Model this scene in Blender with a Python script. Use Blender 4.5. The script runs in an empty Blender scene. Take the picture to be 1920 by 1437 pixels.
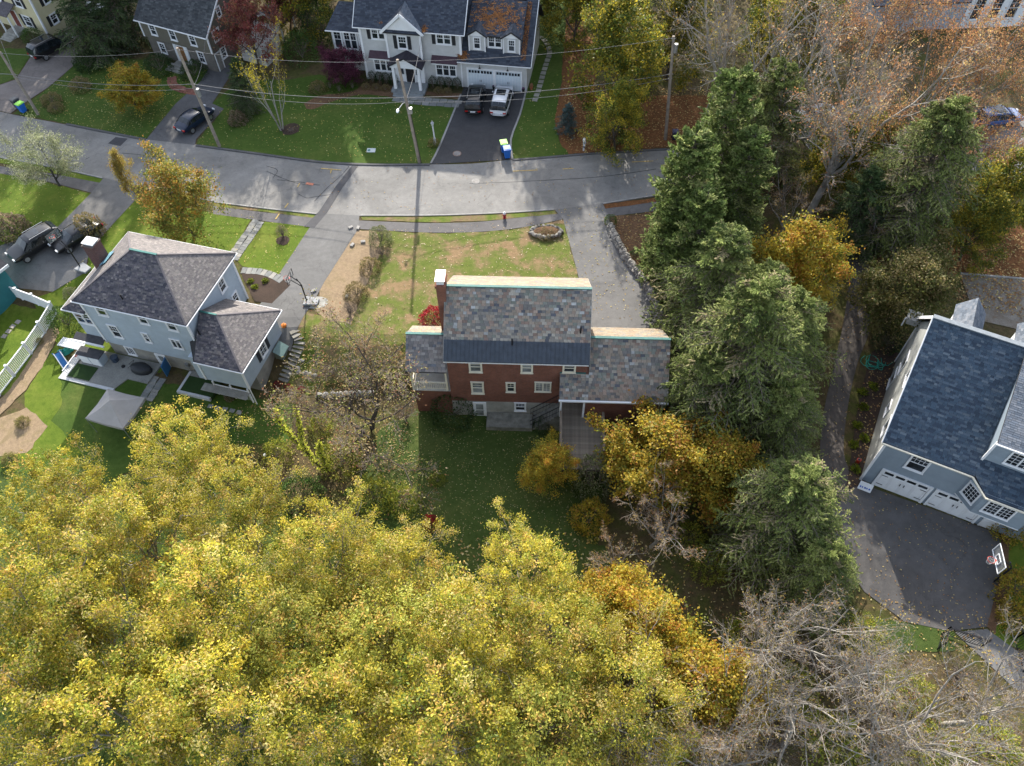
import bpy, math, random
import numpy as np
from mathutils import Matrix, Vector
random.seed(7); RNG = np.random.default_rng(7)
SC = bpy.context.scene
COL = SC.collection
R_ = math.radians

# ---------------------------------------------------------------- camera
F, CX, CY, NX, NY, CAMH = 1450., 960., 718.5, 985., 1770., 48.
dn = np.array([NX - CX, NY - CY, F]); dn /= np.linalg.norm(dn)
UP = -dn; fy = np.array([0, 0, 1.]); fy = fy - fy.dot(UP) * UP; fy /= np.linalg.norm(fy)
RM = np.array([np.cross(fy, UP), fy, UP])
cam = bpy.data.cameras.new('camera'); cam.sensor_width = 36; cam.lens = F / 1920 * 36
cam.clip_start = .5; cam.clip_end = 6000
co = bpy.data.objects.new('camera', cam); COL.objects.link(co)
m = Matrix.Identity(4)
for i, v in enumerate(([1, 0, 0], [0, -1, 0], [0, 0, -1])):
    w = RM @ np.array(v, float)
    for k in range(3): m[k][i] = w[k]
m[0][3], m[1][3], m[2][3] = 0, 0, CAMH
co.matrix_world = m; SC.camera = co

# ---------------------------------------------------------------- sky, sun, exposure
SUN_EL, SUN_AZ = 29., -3.            # azimuth from +Y, towards +X positive
world = bpy.data.worlds.new('World'); SC.world = world; world.use_nodes = True
wn = world.node_tree; bg = wn.nodes['Background']
sky = wn.nodes.new('ShaderNodeTexSky'); sky.sky_type = 'NISHITA'; sky.sun_disc = False
sky.sun_elevation = R_(SUN_EL); sky.sun_rotation = R_(SUN_AZ)
sky.dust_density = 2.0; sky.ozone_density = 1.0
hs = wn.nodes.new('ShaderNodeHueSaturation'); hs.inputs['Saturation'].default_value = .62
wn.links.new(sky.outputs[0], hs.inputs['Color']); wn.links.new(hs.outputs[0], bg.inputs[0]); bg.inputs[1].default_value = 0.15
sl = bpy.data.lights.new('sun', 'SUN'); sl.energy = 3.6; sl.angle = R_(.6); sl.color = (1, .93, .82)
so = bpy.data.objects.new('sun', sl); COL.objects.link(so)
sd = Vector((math.sin(R_(SUN_AZ)) * math.cos(R_(SUN_EL)), math.cos(R_(SUN_AZ)) * math.cos(R_(SUN_EL)), math.sin(R_(SUN_EL))))
so.rotation_euler = sd.to_track_quat('Z', 'Y').to_euler(); so.location = (0, 60, 60)
SC.view_settings.view_transform = 'Standard'; SC.view_settings.look = 'None'
SC.view_settings.exposure = 1.6; SC.view_settings.gamma = 1
SC.view_settings.use_curve_mapping = False
SC.render.engine = 'CYCLES'
SC.cycles.max_bounces = 6; SC.cycles.transparent_max_bounces = 4; SC.cycles.diffuse_bounces = 3

# ---------------------------------------------------------------- terrain and placing
def sstep(t): t = np.clip(t, 0, 1); return t * t * (3 - 2 * t)
_BX = [-200, -60, -33, -24, -19, -10, 5, 14, 24, 34, 200]; _BY = [54, 52, 45, 42, 39, 37, 37.2, 37, 36, 34, 30]
def gz(x, y):
    """ground height"""
    yb = np.interp(x, _BX, _BY)
    dep = np.interp(x, [-200, -40, -30, -14, 14, 19, 30, 60], [-1.6, -1.7, -1.85, -2.35, -2.35, -1.2, -1., -1.])
    a = sstep((yb + 3 - y) / 6.) * dep
    b = np.clip((24 - y) / 24., 0, 2) * -1.6 * np.interp(x, [-20, 18, 24], [1, 1, .0])
    return a + b
def ray(px, py):
    return RM @ np.array([px - CX, py - CY, F])
def at(px, py, h=0.):
    v = ray(px, py); t = (h - CAMH) / v[2]; return (float(v[0] * t), float(v[1] * t), float(h))
def gp(px, py, off=0.):
    h = 0.
    for _ in range(6):
        p = at(px, py, h); h = float(gz(p[0], p[1]))
    return (p[0], p[1], h + off)
def G(x, y): return float(gz(x, y))

# ---------------------------------------------------------------- materials
MATS = {}
def nodes(m):
    m.use_nodes = True; nt = m.node_tree; return nt, nt.nodes['Principled BSDF']
def mixc(nt, a, b, fac, mode='MIX'):
    n = nt.nodes.new('ShaderNodeMix'); n.data_type = 'RGBA'; n.blend_type = mode
    for s, v in ((n.inputs[0], fac), (n.inputs[6], a), (n.inputs[7], b)):
        if isinstance(v, bpy.types.NodeSocket): nt.links.new(v, s)
        elif isinstance(v, (int, float)): s.default_value = v
        else: s.default_value = (*v, 1) if len(v) == 3 else v
    return n.outputs[2]
def noise(nt, scale, detail=4, rough=.6, coord='Object', sc=(1, 1, 1), out=0, dist=0.):
    tc = nt.nodes.new('ShaderNodeTexCoord'); mp = nt.nodes.new('ShaderNodeMapping'); mp.inputs['Scale'].default_value = sc
    n = nt.nodes.new('ShaderNodeTexNoise'); n.inputs['Scale'].default_value = scale; n.inputs['Detail'].default_value = detail
    n.inputs['Roughness'].default_value = rough; n.inputs['Distortion'].default_value = dist
    nt.links.new(tc.outputs[coord], mp.inputs[0]); nt.links.new(mp.outputs[0], n.inputs['Vector']); return n.outputs[out]
def ramp(nt, fac, stops):
    r = nt.nodes.new('ShaderNodeValToRGB'); nt.links.new(fac, r.inputs[0]); e = r.color_ramp.elements
    while len(e) < len(stops): e.new(.5)
    for k, (p, c) in enumerate(stops):
        e[k].position = p; e[k].color = (*c, 1) if not isinstance(c, (int, float)) else (c, c, c, 1)
    return r.outputs[0]
def bump(nt, bs, h, strength=.4, dist=.02):
    b = nt.nodes.new('ShaderNodeBump'); b.inputs['Strength'].default_value = strength; b.inputs['Distance'].default_value = dist
    nt.links.new(h, b.inputs['Height']); nt.links.new(b.outputs[0], bs.inputs['Normal'])
def plain(name, col, rough=.7, var=.18, scale=3., metal=0., bmp=.25, bscale=40., spec=.3):
    """paint, timber, plastic ...: base colour with soft wear and fine relief"""
    if name in MATS: return MATS[name]
    m = bpy.data.materials.new(name); nt, bs = nodes(m)
    n1 = noise(nt, scale, 5, .65)
    lo = tuple(c * (1 - var) for c in col); hi = tuple(min(1, c * (1 + var)) for c in col)
    c = ramp(nt, n1, [(.3, lo), (.7, hi)])
    nt.links.new(c, bs.inputs['Base Color']); bs.inputs['Roughness'].default_value = rough; bs.inputs['Metallic'].default_value = metal
    bs.inputs['Specular IOR Level'].default_value = spec
    if bmp: bump(nt, bs, noise(nt, bscale, 3), bmp, .01)
    MATS[name] = m; return m
def tinted(name, rough=.8, var=.25, scale=9., spec=.25, translucent=0., bmp=.4, bscale=60., objrand=0.):
    """colour comes from each piece's own 'tint'"""
    if name in MATS: return MATS[name]
    m = bpy.data.materials.new(name); nt, bs = nodes(m)
    a = nt.nodes.new('ShaderNodeAttribute'); a.attribute_name = 'tint'; c = a.outputs['Color']
    if var:
        v = ramp(nt, noise(nt, scale, 4, .65), [(.3, 1 - var), (.7, 1.)]); c = mixc(nt, c, v, 1., 'MULTIPLY')
    if objrand:
        oi = nt.nodes.new('ShaderNodeObjectInfo'); r = ramp(nt, oi.outputs['Random'], [(0., 1 - objrand), (1., 1.)]); c = mixc(nt, c, r, 1., 'MULTIPLY')
    nt.links.new(c, bs.inputs['Base Color']); bs.inputs['Roughness'].default_value = rough; bs.inputs['Specular IOR Level'].default_value = spec
    if bmp: bump(nt, bs, noise(nt, bscale, 3), bmp, .01)
    if translucent:
        t = nt.nodes.new('ShaderNodeBsdfTranslucent'); nt.links.new(c, t.inputs[0]); mx = nt.nodes.new('ShaderNodeMixShader'); mx.inputs[0].default_value = translucent
        nt.links.new(bs.outputs[0], mx.inputs[1]); nt.links.new(t.outputs[0], mx.inputs[2]); nt.links.new(mx.outputs[0], nt.nodes['Material Output'].inputs[0])
    MATS[name] = m; return m
def ground_mat(name, stops, big=.25, small=6., fine=45., bmp=.5, stops2=None, warp=.6, rough=.95, speck=None):
    """ground cover: large patches x medium clumps x fine grain"""
    if name in MATS: return MATS[name]
    m = bpy.data.materials.new(name); nt, bs = nodes(m)
    a = noise(nt, big, 6, .68, dist=warp); c = ramp(nt, a, stops)
    if stops2:
        b = noise(nt, small, 5, .7); c2 = ramp(nt, b, stops2); c = mixc(nt, c, c2, 1., 'MULTIPLY')
    f_ = ramp(nt, noise(nt, fine, 3, .7), [(.25, .55), (.75, 1.25)]); c = mixc(nt, c, f_, 1., 'MULTIPLY')
    if speck:
        s = ramp(nt, noise(nt, speck[0], 2, .5), [(speck[1], 0.), (speck[1] + .03, 1.)]); c = mixc(nt, c, speck[2], s)
    nt.links.new(c, bs.inputs['Base Color']); bs.inputs['Roughness'].default_value = rough; bs.inputs['Specular IOR Level'].default_value = .15
    bump(nt, bs, noise(nt, fine, 4, .7), bmp, .04)
    MATS[name] = m; return m
def siding(name, col, pitch=.14, axis=2, rough=.6):
    """painted lap boards: relief every pitch metres up the wall"""
    if name in MATS: return MATS[name]
    m = bpy.data.materials.new(name); nt, bs = nodes(m)
    tc = nt.nodes.new('ShaderNodeTexCoord'); sp = nt.nodes.new('ShaderNodeSeparateXYZ'); nt.links.new(tc.outputs['Object'], sp.inputs[0])
    md = nt.nodes.new('ShaderNodeMath'); md.operation = 'DIVIDE'; nt.links.new(sp.outputs[axis], md.inputs[0]); md.inputs[1].default_value = pitch
    fr = nt.nodes.new('ShaderNodeMath'); fr.operation = 'FRACT'; nt.links.new(md.outputs[0], fr.inputs[0])
    n1 = ramp(nt, noise(nt, 1.3, 5, .65), [(.3, .88), (.7, 1.05)])
    c = mixc(nt, col, n1, 1., 'MULTIPLY')
    n2 = ramp(nt, noise(nt, 5., 4, .6, sc=(.4, .4, 6)), [(.3, .93), (.7, 1.03)]); c = mixc(nt, c, n2, 1., 'MULTIPLY')
    nt.links.new(c, bs.inputs['Base Color']); bs.inputs['Roughness'].default_value = rough; bs.inputs['Specular IOR Level'].default_value = .25
    bump(nt, bs, fr.outputs[0], .35, .02)
    MATS[name] = m; return m
def brickmat(name, c1, c2, mortar, rough=.85):
    if name in MATS: return MATS[name]
    m = bpy.data.materials.new(name); nt, bs = nodes(m)
    tc = nt.nodes.new('ShaderNodeTexCoord'); sp = nt.nodes.new('ShaderNodeSeparateXYZ'); nt.links.new(tc.outputs['Object'], sp.inputs[0])
    ad = nt.nodes.new('ShaderNodeMath'); nt.links.new(sp.outputs[0], ad.inputs[0]); nt.links.new(sp.outputs[1], ad.inputs[1])
    cb = nt.nodes.new('ShaderNodeCombineXYZ'); nt.links.new(ad.outputs[0], cb.inputs[0]); nt.links.new(sp.outputs[2], cb.inputs[1])
    b = nt.nodes.new('ShaderNodeTexBrick'); nt.links.new(cb.outputs[0], b.inputs[0])
    for k, v in (('Color1', c1), ('Color2', c2), ('Mortar', mortar)): b.inputs[k].default_value = (*v, 1)
    b.inputs['Scale'].default_value = 1; b.inputs['Mortar Size'].default_value = .008; b.inputs['Brick Width'].default_value = .21; b.inputs['Row Height'].default_value = .075
    n1 = ramp(nt, noise(nt, 1.1, 5, .65), [(.3, .75), (.7, 1.15)]); c = mixc(nt, b.outputs['Color'], n1, 1., 'MULTIPLY')
    nt.links.new(c, bs.inputs['Base Color']); bs.inputs['Roughness'].default_value = rough; bs.inputs['Specular IOR Level'].default_value = .2
    bump(nt, bs, b.outputs['Fac'], -.3, .01)
    MATS[name] = m; return m
def glassmat(name, col=(.02, .025, .03), rough=.06):
    if name in MATS: return MATS[name]
    m = bpy.data.materials.new(name); nt, bs = nodes(m)
    c = ramp(nt, noise(nt, .9, 3), [(.35, tuple(x * .5 for x in col)), (.65, tuple(x * 1.8 for x in col))])
    nt.links.new(c, bs.inputs['Base Color']); bs.inputs['Roughness'].default_value = rough; bs.inputs['Specular IOR Level'].default_value = .6
    MATS[name] = m; return m

WHITE = plain('white_trim', (.66, .67, .68), .5, .06, 2.)
CREAM = plain('cream_trim', (.62, .58, .47), .55, .08, 2.)
GLASS = glassmat('window_glass')
BLIND = glassmat('blind_glass', (.16, .17, .17), .12)
BLACKM = plain('black_metal', (.015, .015, .017), .45, .2, 3., bmp=.1)
STEEL = plain('grey_steel', (.35, .36, .37), .4, .15, 3., metal=.7)
COPPER = plain('green_copper', (.03, .125, .115), .6, .25, 1.5)
CONC = plain('weathered_concrete', (.26, .255, .23), .9, .3, 1.2, bmp=.5)
STONEC = plain('garden_stone', (.27, .26, .24), .9, .35, 4., bmp=.6)
ASPH = None
TINT = tinted('mixed_stone')
SLATE = tinted('roof_slate', .6, .3, 7., .35)
SHINGLE = tinted('asphalt_shingle', .85, .22, 25., .2)
BARK = plain('bark', (.07, .058, .048), .95, .4, 5., bmp=.8, bscale=25.)
PALEBARK = plain('pale_bark', (.25, .235, .21), .9, .35, 3., bmp=.6, bscale=25.)
TWIGB = plain('twig_bark', (.17, .14, .115), .9, .35, 2., bmp=.3, bscale=25.)
LEAF = tinted('leaf', .55, 0, 1., .25, translucent=.5, bmp=0, objrand=.3)
NEEDLE = tinted('needle', .7, 0, 1., .15, translucent=.25, bmp=0, objrand=.12)

# ---------------------------------------------------------------- objects
def tag(o, label=None, cat=None, group=None, kind=None):
    if label: o['label'] = label
    if cat: o['category'] = cat
    if group: o['group'] = group
    if kind: o['kind'] = kind
    return o
def thing(name, label, cat, loc=(0, 0, 0), rz=0., group=None):
    o = bpy.data.objects.new(name, None); COL.objects.link(o); o.location = loc; o.rotation_euler = (0, 0, rz)
    o.empty_display_size = .3
    return tag(o, label, cat, group)
def link(name, me, parent=None):
    o = bpy.data.objects.new(name, me); COL.objects.link(o)
    if parent is not None: o.parent = parent
    return o
def clone(o, parent=None):
    c = o.copy(); COL.objects.link(c)
    if parent is not None: c.parent = parent
    for ch in o.children: clone(ch, c)
    return c
def npmesh(name, V, Fc, mats, tint=None, mi=None, smooth=False):
    """V (n,3), Fc (m,k) all the same k; tint per face"""
    V = np.asarray(V, np.float32); Fc = np.asarray(Fc, np.int32)
    me = bpy.data.meshes.new(name); m_, k = Fc.shape
    me.vertices.add(len(V)); me.vertices.foreach_set('co', V.ravel())
    me.loops.add(m_ * k); me.loops.foreach_set('vertex_index', Fc.ravel())
    me.polygons.add(m_); me.polygons.foreach_set('loop_start', np.arange(0, m_ * k, k, dtype=np.int32))
    if mi is not None: me.polygons.foreach_set('material_index', np.asarray(mi, np.int32))
    me.polygons.foreach_set('use_smooth', np.full(m_, smooth))
    for mm in (mats if isinstance(mats, (list, tuple)) else [mats]): me.materials.append(mm)
    if tint is not None:
        a = me.attributes.new('tint', 'FLOAT_COLOR', 'FACE'); t = np.ones((m_, 4), np.float32); t[:, :3] = tint; a.data.foreach_set('color', t.ravel())
    me.update(calc_edges=True); return me
class MB:
    """collects shapes, then builds ONE mesh"""
    def __init__(s): s.v = []; s.f = []; s.t = []; s.cur = (1, 1, 1)
    def add(s, vs, fs, tint=None):
        b = len(s.v); s.v += [tuple(map(float, p)) for p in vs]
        for f in fs: s.f.append([i + b for i in f]); s.t.append(tint or s.cur)
        return s
    def box(s, x0, x1, y0, y1, z0, z1, tint=None):
        return s.add([(x0, y0, z0), (x1, y0, z0), (x1, y1, z0), (x0, y1, z0), (x0, y0, z1), (x1, y0, z1), (x1, y1, z1), (x0, y1, z1)],
                     [(0, 3, 2, 1), (4, 5, 6, 7), (0, 1, 5, 4), (1, 2, 6, 5), (2, 3, 7, 6), (3, 0, 4, 7)], tint)
    def bar(s, a, b, w, h=None, tint=None, up=(0, 0, 1)):
        a = Vector(a); b = Vector(b); h = h or w; d = (b - a).normalized(); u = Vector(up)
        if abs(d.dot(u)) > .97: u = Vector((0, 1, 0))
        sx = d.cross(u).normalized() * w / 2; sy = sx.cross(d).normalized() * h / 2
        vs = [a - sx - sy, a + sx - sy, a + sx + sy, a - sx + sy, b - sx - sy, b + sx - sy, b + sx + sy, b - sx + sy]
        return s.add(vs, [(3, 2, 1, 0), (4, 5, 6, 7), (0, 1, 5, 4), (1, 2, 6, 5), (2, 3, 7, 6), (3, 0, 4, 7)], tint)
    def tube(s, pts, rad, n=8, caps=True, tint=None):
        pts = [Vector(p) for p in pts]; rad = rad if isinstance(rad, (list, tuple)) else [rad] * len(pts); b = []; vs = []
        for i, p in enumerate(pts):
            d = (pts[min(i + 1, len(pts) - 1)] - pts[max(i - 1, 0)]).normalized(); u = Vector((0, 0, 1)) if abs(d.z) < .95 else Vector((1, 0, 0))
            x = d.cross(u).normalized(); y = x.cross(d)
            for k in range(n):
                a = 2 * math.pi * k / n; vs.append(p + (x * math.cos(a) + y * math.sin(a)) * rad[i])
        fs = [(i * n + k, i * n + (k + 1) % n, (i + 1) * n + (k + 1) % n, (i + 1) * n + k) for i in range(len(pts) - 1) for k in range(n)]
        if caps: fs += [tuple(range(n))[::-1], tuple((len(pts) - 1) * n + k for k in range(n))]
        return s.add(vs, fs, tint)
    def prism(s, poly, z0, z1, tint=None):
        n = len(poly); z0 = z0 if isinstance(z0, (list, tuple)) else [z0] * n; z1 = z1 if isinstance(z1, (list, tuple)) else [z1] * n
        vs = [(p[0], p[1], z0[i]) for i, p in enumerate(poly)] + [(p[0], p[1], z1[i]) for i, p in enumerate(poly)]
        return s.add(vs, [tuple(range(n))[::-1], tuple(range(n, 2 * n))] + [(i, (i + 1) % n, n + (i + 1) % n, n + i) for i in range(n)], tint)
    def slab(s, pts, th, tint=None):
        """3-D planar polygon given a thickness th downwards"""
        n = len(pts); vs = list(pts) + [(p[0], p[1], p[2] - th) for p in pts]
        return s.add(vs, [tuple(range(n)), tuple(range(n, 2 * n))[::-1]] + [(i, n + i, n + (i + 1) % n, (i + 1) % n) for i in range(n)], tint)
    def extr(s, pts, d, tint=None):
        n = len(pts); d = Vector(d); vs = [Vector(p) for p in pts]; vs += [p + d for p in vs]
        return s.add(vs, [tuple(range(n))[::-1], tuple(range(n, 2 * n))] + [(i, (i + 1) % n, n + (i + 1) % n, n + i) for i in range(n)], tint)
    def sphere(s, c, r, n=10, m_=6, tint=None, noise_=0.):
        r = r if isinstance(r, (list, tuple)) else (r, r, r); vs = []; 
        for i in range(m_ + 1):
            th = math.pi * i / m_
            for k in range(n):
                a = 2 * math.pi * k / n; q = 1 + noise_ * (random.random() - .5)
                vs.append((c[0] + r[0] * math.sin(th) * math.cos(a) * q, c[1] + r[1] * math.sin(th) * math.sin(a) * q, c[2] + r[2] * math.cos(th) * q))
        return s.add(vs, [(i * n + k, (i + 1) * n + k, (i + 1) * n + (k + 1) % n, i * n + (k + 1) % n) for i in range(m_) for k in range(n)], tint)
    def mesh(s, name, mat, smooth=False):
        me = bpy.data.meshes.new(name); me.from_pydata(s.v, [], s.f)
        for mm in (mat if isinstance(mat, (list, tuple)) else [mat]): me.materials.append(mm)
        a = me.attributes.new('tint', 'FLOAT_COLOR', 'FACE'); a.data.foreach_set('color', np.array([(*t, 1) for t in s.t], np.float32).ravel())
        if smooth: me.polygons.foreach_set('use_smooth', [True] * len(me.polygons))
        me.update(); return me
    def obj(s, name, mat, parent=None, smooth=False, bevel=0.):
        o = link(name, s.mesh(name, mat, smooth), parent)
        if bevel:
            b = o.modifiers.new('b', 'BEVEL'); b.width = bevel; b.segments = 2; b.limit_method = 'ANGLE'
        return o
def clip(poly, a, b, c):
    """keep the side a*x+b*y<=c of a 2-D polygon"""
    out = []; n = len(poly)
    for i in range(n):
        p, q = poly[i], poly[(i + 1) % n]; dp = a * p[0] + b * p[1] - c; dq = a * q[0] + b * q[1] - c
        if dp <= 0: out.append(p)
        if (dp < 0 < dq) or (dq < 0 < dp):
            t = dp / (dp - dq); out.append((p[0] + (q[0] - p[0]) * t, p[1] + (q[1] - p[1]) * t))
    return out
def parea(p):
    return sum(p[i][0] * p[(i + 1) % len(p)][1] - p[(i + 1) % len(p)][0] * p[i][1] for i in range(len(p))) / 2

# ---------------------------------------------------------------- walls, windows, roofs
class Wall:
    """vertical wall face: start point, direction along it, outward normal (house-local)"""
    def __init__(s, p0, p1):
        s.p = np.array(p0, float); d = np.array(p1, float) - s.p; s.L = float(np.hypot(*d)); s.d = d / s.L; s.n = np.array([s.d[1], -s.d[0]])
    def __call__(s, a, o, h): q = s.p + s.d * a + s.n * o; return (q[0], q[1], h)
def wbox(mb, W, a0, a1, o0, o1, h0, h1, tint=None):
    P = [W(a0, o0, h0), W(a1, o0, h0), W(a1, o1, h0), W(a0, o1, h0), W(a0, o0, h1), W(a1, o0, h1), W(a1, o1, h1), W(a0, o1, h1)]
    return mb.add(P, [(0, 1, 2, 3), (7, 6, 5, 4), (4, 5, 1, 0), (5, 6, 2, 1), (6, 7, 3, 2), (7, 4, 0, 3)], tint)
def window(par, W, a0, a1, h0, h1, trim=None, fw=.1, cols=2, rows=2, sash=True, glass=None, shut=None, double=1, name='window'):
    """casing with a deep reveal, sill, panes, meeting rail and muntins"""
    trim = trim or WHITE; glass = glass or GLASS; mb = MB()
    for b in ((a0, a0 + fw, h0, h1), (a1 - fw, a1, h0, h1), (a0 + fw, a1 - fw, h1 - fw, h1), (a0 + fw, a1 - fw, h0, h0 + fw * .8)): wbox(mb, W, b[0], b[1], .003, .07, b[2], b[3])
    wbox(mb, W, a0 - .03, a1 + .03, .003, .11, h0 - .05, h0 - .002); wbox(mb, W, a0 - .02, a1 + .02, .003, .09, h1 + .002, h1 + .04)
    wi = (a1 - a0 - 2 * fw); 
    for k in range(1, double): x = a0 + fw + wi * k / double; wbox(mb, W, x - .045, x + .045, .003, .066, h0 + fw, h1 - fw)
    f = mb.obj(name, trim, par)
    for k in range(double):
        x0 = a0 + fw + wi * k / double + (.045 if k else 0); x1 = a0 + fw + wi * (k + 1) / double - (.045 if k < double - 1 else 0); y0 = h0 + fw * .8; y1 = h1 - fw
        wbox(MB(), W, x0, x1, .004, .012, y0, y1).obj('pane', glass, f)
        q = MB(); ym = (y0 + y1) / 2
        if sash:
            wbox(q, W, x0, x1, .012, .045, ym - .028, ym + .028)
            for xx in (x0, x1 - .035): wbox(q, W, xx, xx + .035, .012, .04, y0, y1)
            wbox(q, W, x0, x1, .012, .038, y0, y0 + .035)
        yb = ym if (sash and rows == 1) else y0
        for c in range(1, cols): x = x0 + (x1 - x0) * c / cols; wbox(q, W, x - .011, x + .011, .012, .03, yb, y1)
        for r in range(1, 2 * rows if rows > 1 else 2):
            y = (ym + (y1 - ym) / 2) if rows == 1 else y0 + (y1 - y0) * r / (2 * rows)
            wbox(q, W, x0, x1, .012, .029, y - .011, y + .011)
        q.obj('muntin', trim, f)
    if shut:
        for s0 in (a0 - .06 - .36, a1 + .06):
            q = MB(); wbox(q, W, s0, s0 + .36, .003, .05, h0, h1)
            for k in range(9): y = h0 + .08 + (h1 - h0 - .16) * k / 9; wbox(q, W, s0 + .05, s0 + .31, .05, .062, y, y + (h1 - h0) * .06)
            q.obj('shutter', shut, par)
    return f
def door(par, W, a0, a1, h0, h1, col, glassy=False, name='door', trim=None):
    trim = trim or WHITE; mb = MB()
    wbox(mb, W, a0, a1, .003, .05, h0, h1); o = mb.obj(name, col, par); q = MB()
    for b in ((a0 - .1, a0 - .002, h0, h1 + .1), (a1 + .002, a1 + .1, h0, h1 + .1), (a0 - .002, a1 + .002, h1 + .002, h1 + .1)): wbox(q, W, b[0], b[1], .003, .08, b[2], b[3])
    q.obj('frame', trim, o)
    if glassy:
        for y0, y1 in ((.52, .93), (.1, .47)): wbox(MB(), W, a0 + .13, a1 - .13, .05, .056, h0 + (h1 - h0) * y0, h0 + (h1 - h0) * y1).obj('pane', BLIND, o)
    else:
        for y0, y1 in ((.55, .9), (.08, .48)):
            for x0, x1 in ((a0 + .1, (a0 + a1) / 2 - .04), ((a0 + a1) / 2 + .04, a1 - .1)): wbox(MB(), W, x0, x1, .05, .065, h0 + (h1 - h0) * y0, h0 + (h1 - h0) * y1).obj('panel', col, o)
    k = MB(); p = W(a1 - .09, .09, h0 + (h1 - h0) * .48); k.sphere(p, .035, 8, 5); k.obj('handle', STEEL, o)
    return o
def tri_n(P):
    P = [Vector(p) for p in P]; n = Vector((0, 0, 0))
    for i in range(len(P)): n += P[i].cross(P[(i + 1) % len(P)])
    n.normalize(); return n if n.z > 0 else -n
def rnd_pal(pal):
    c = random.choices([p[0] for p in pal], [p[1] for p in pal])[0]; k = random.uniform(.82, 1.15); return tuple(x * k for x in c)
def roof(par, pts, pal, course=.14, wid=(.26, .32, .38), th=.018, mat=None, deck=None, pieces=0, name='roof', tname='shingles', gap=.012, thick=.12, pname='slate', ntint=14, skip=None):
    """one roof slope: a solid deck, then every shingle laid in courses on it. pts: eave start, eave end, rest; house-local.
    pieces > 0: that many full shingles nearest to the eave are objects of their own."""
    P = [Vector(p) for p in pts]; n = tri_n(P); s = (P[1] - P[0]).normalized(); t = n.cross(s)
    if t.z < 0: t = -t
    deckm = deck or plain('roof_underlay', (.03, .03, .032), .9, .2)
    mb = MB(); q = [p - n * .03 for p in P]
    if (q[1] - q[0]).cross(q[2] - q[0]).z < 0: q = q[::-1]
    mb.slab([tuple(p) for p in q], thick); ro = mb.obj(name, deckm, par)
    poly = [((p - P[0]).dot(s), (p - P[0]).dot(t)) for p in P]
    if parea(poly) < 0: poly = poly[::-1]
    xs = [p[0] for p in poly]; ys = [p[1] for p in poly]; V = []; Q = []; T = []; full = []
    nr = int(math.ceil((max(ys)) / course)); flip = s.cross(t).z < 0
    wmax = max(wid); ww = sum(wid) / len(wid)
    def put(pp, y0, y1, col):
        b = len(V); L = [th + (.003 - th) * (p[1] - y0) / (y1 - y0) for p in pp]
        for p, l in zip(pp, L): V.append(P[0] + s * p[0] + t * p[1] + n * l)
        ids = list(range(b, b + len(pp))); Q.append(ids[::-1] if flip else ids); T.append(col)
        low = [i for i, p in enumerate(pp) if abs(p[1] - y0) < 1e-4]
        if len(low) >= 2:
            i0 = min(low, key=lambda i: pp[i][0]); i1 = max(low, key=lambda i: pp[i][0]); c = len(V)
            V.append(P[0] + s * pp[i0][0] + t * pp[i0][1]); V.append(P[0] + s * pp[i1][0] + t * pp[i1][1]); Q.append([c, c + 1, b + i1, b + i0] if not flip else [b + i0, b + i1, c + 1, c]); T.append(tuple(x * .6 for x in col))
    for r in range(nr):
        y0 = r * course; y1 = y0 + course; x = min(xs) - random.uniform(0, wmax)
        while x < max(xs):
            w = random.choice(wid); x0, x1 = x + gap / 2, x + w - gap / 2; x += w; 
            if skip and skip((x0 + x1) / 2, (y0 + y1) / 2): continue
            c = clip(poly, -1, 0, -x0); c = clip(c, 1, 0, x1) if len(c) > 2 else c
            c = clip(c, 0, -1, -y0) if len(c) > 2 else c; c = clip(c, 0, 1, y1) if len(c) > 2 else c
            if len(c) < 3: continue
            A = abs(parea(c)); 
            if A < 2e-4: continue
            if pieces and A > (x1 - x0) * course * .995: full.append((y0, x0, w, r))
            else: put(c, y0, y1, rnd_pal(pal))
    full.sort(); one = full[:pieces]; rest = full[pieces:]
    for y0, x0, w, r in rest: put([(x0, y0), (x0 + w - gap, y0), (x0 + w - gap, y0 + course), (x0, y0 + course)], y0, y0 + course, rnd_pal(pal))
    if one:
        store = {}
        M0 = Matrix.Identity(4)
        for k, vv in enumerate((s, t, n)):
            for j in range(3): M0[j][k] = vv[j]
        for y0, x0, w, r in one:
            k = (w, random.randrange(ntint))
            if k not in store:
                a = w - gap; col = rnd_pal(pal); g = MB()
                g.add([(0, 0, 0), (a, 0, 0), (a, course, 0), (0, course, 0), (0, 0, th), (a, 0, th), (a, course, .003), (0, course, .003)],
                      [(0, 1, 5, 4), (1, 2, 6, 5), (2, 3, 7, 6), (3, 0, 4, 7), (4, 5, 6, 7)], col); store[k] = g.mesh(pname, mat or SLATE)
            o = link(pname, store[k], ro); p = P[0] + s * x0 + t * y0; M = M0.copy()
            for j in range(3): M[j][3] = p[j]
            o.matrix_local = M
    if V:
        me = bpy.data.meshes.new(tname); me.from_pydata([tuple(v) for v in V], [], Q); me.materials.append(mat or SHINGLE)
        a = me.attributes.new('tint', 'FLOAT_COLOR', 'FACE'); a.data.foreach_set('color', np.array([(*c, 1) for c in T], np.float32).ravel())
        me.update(); o = link(tname, me, ro); o['kind'] = 'stuff'
    return ro
def gutter(par, pts, r=.042, mat=None, name='gutter'):
    for a, b in zip(pts[:-1], pts[1:]): 
        MB().bar(a, b, r * 2, r * 1.8).obj(name, mat or WHITE, par)

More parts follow.
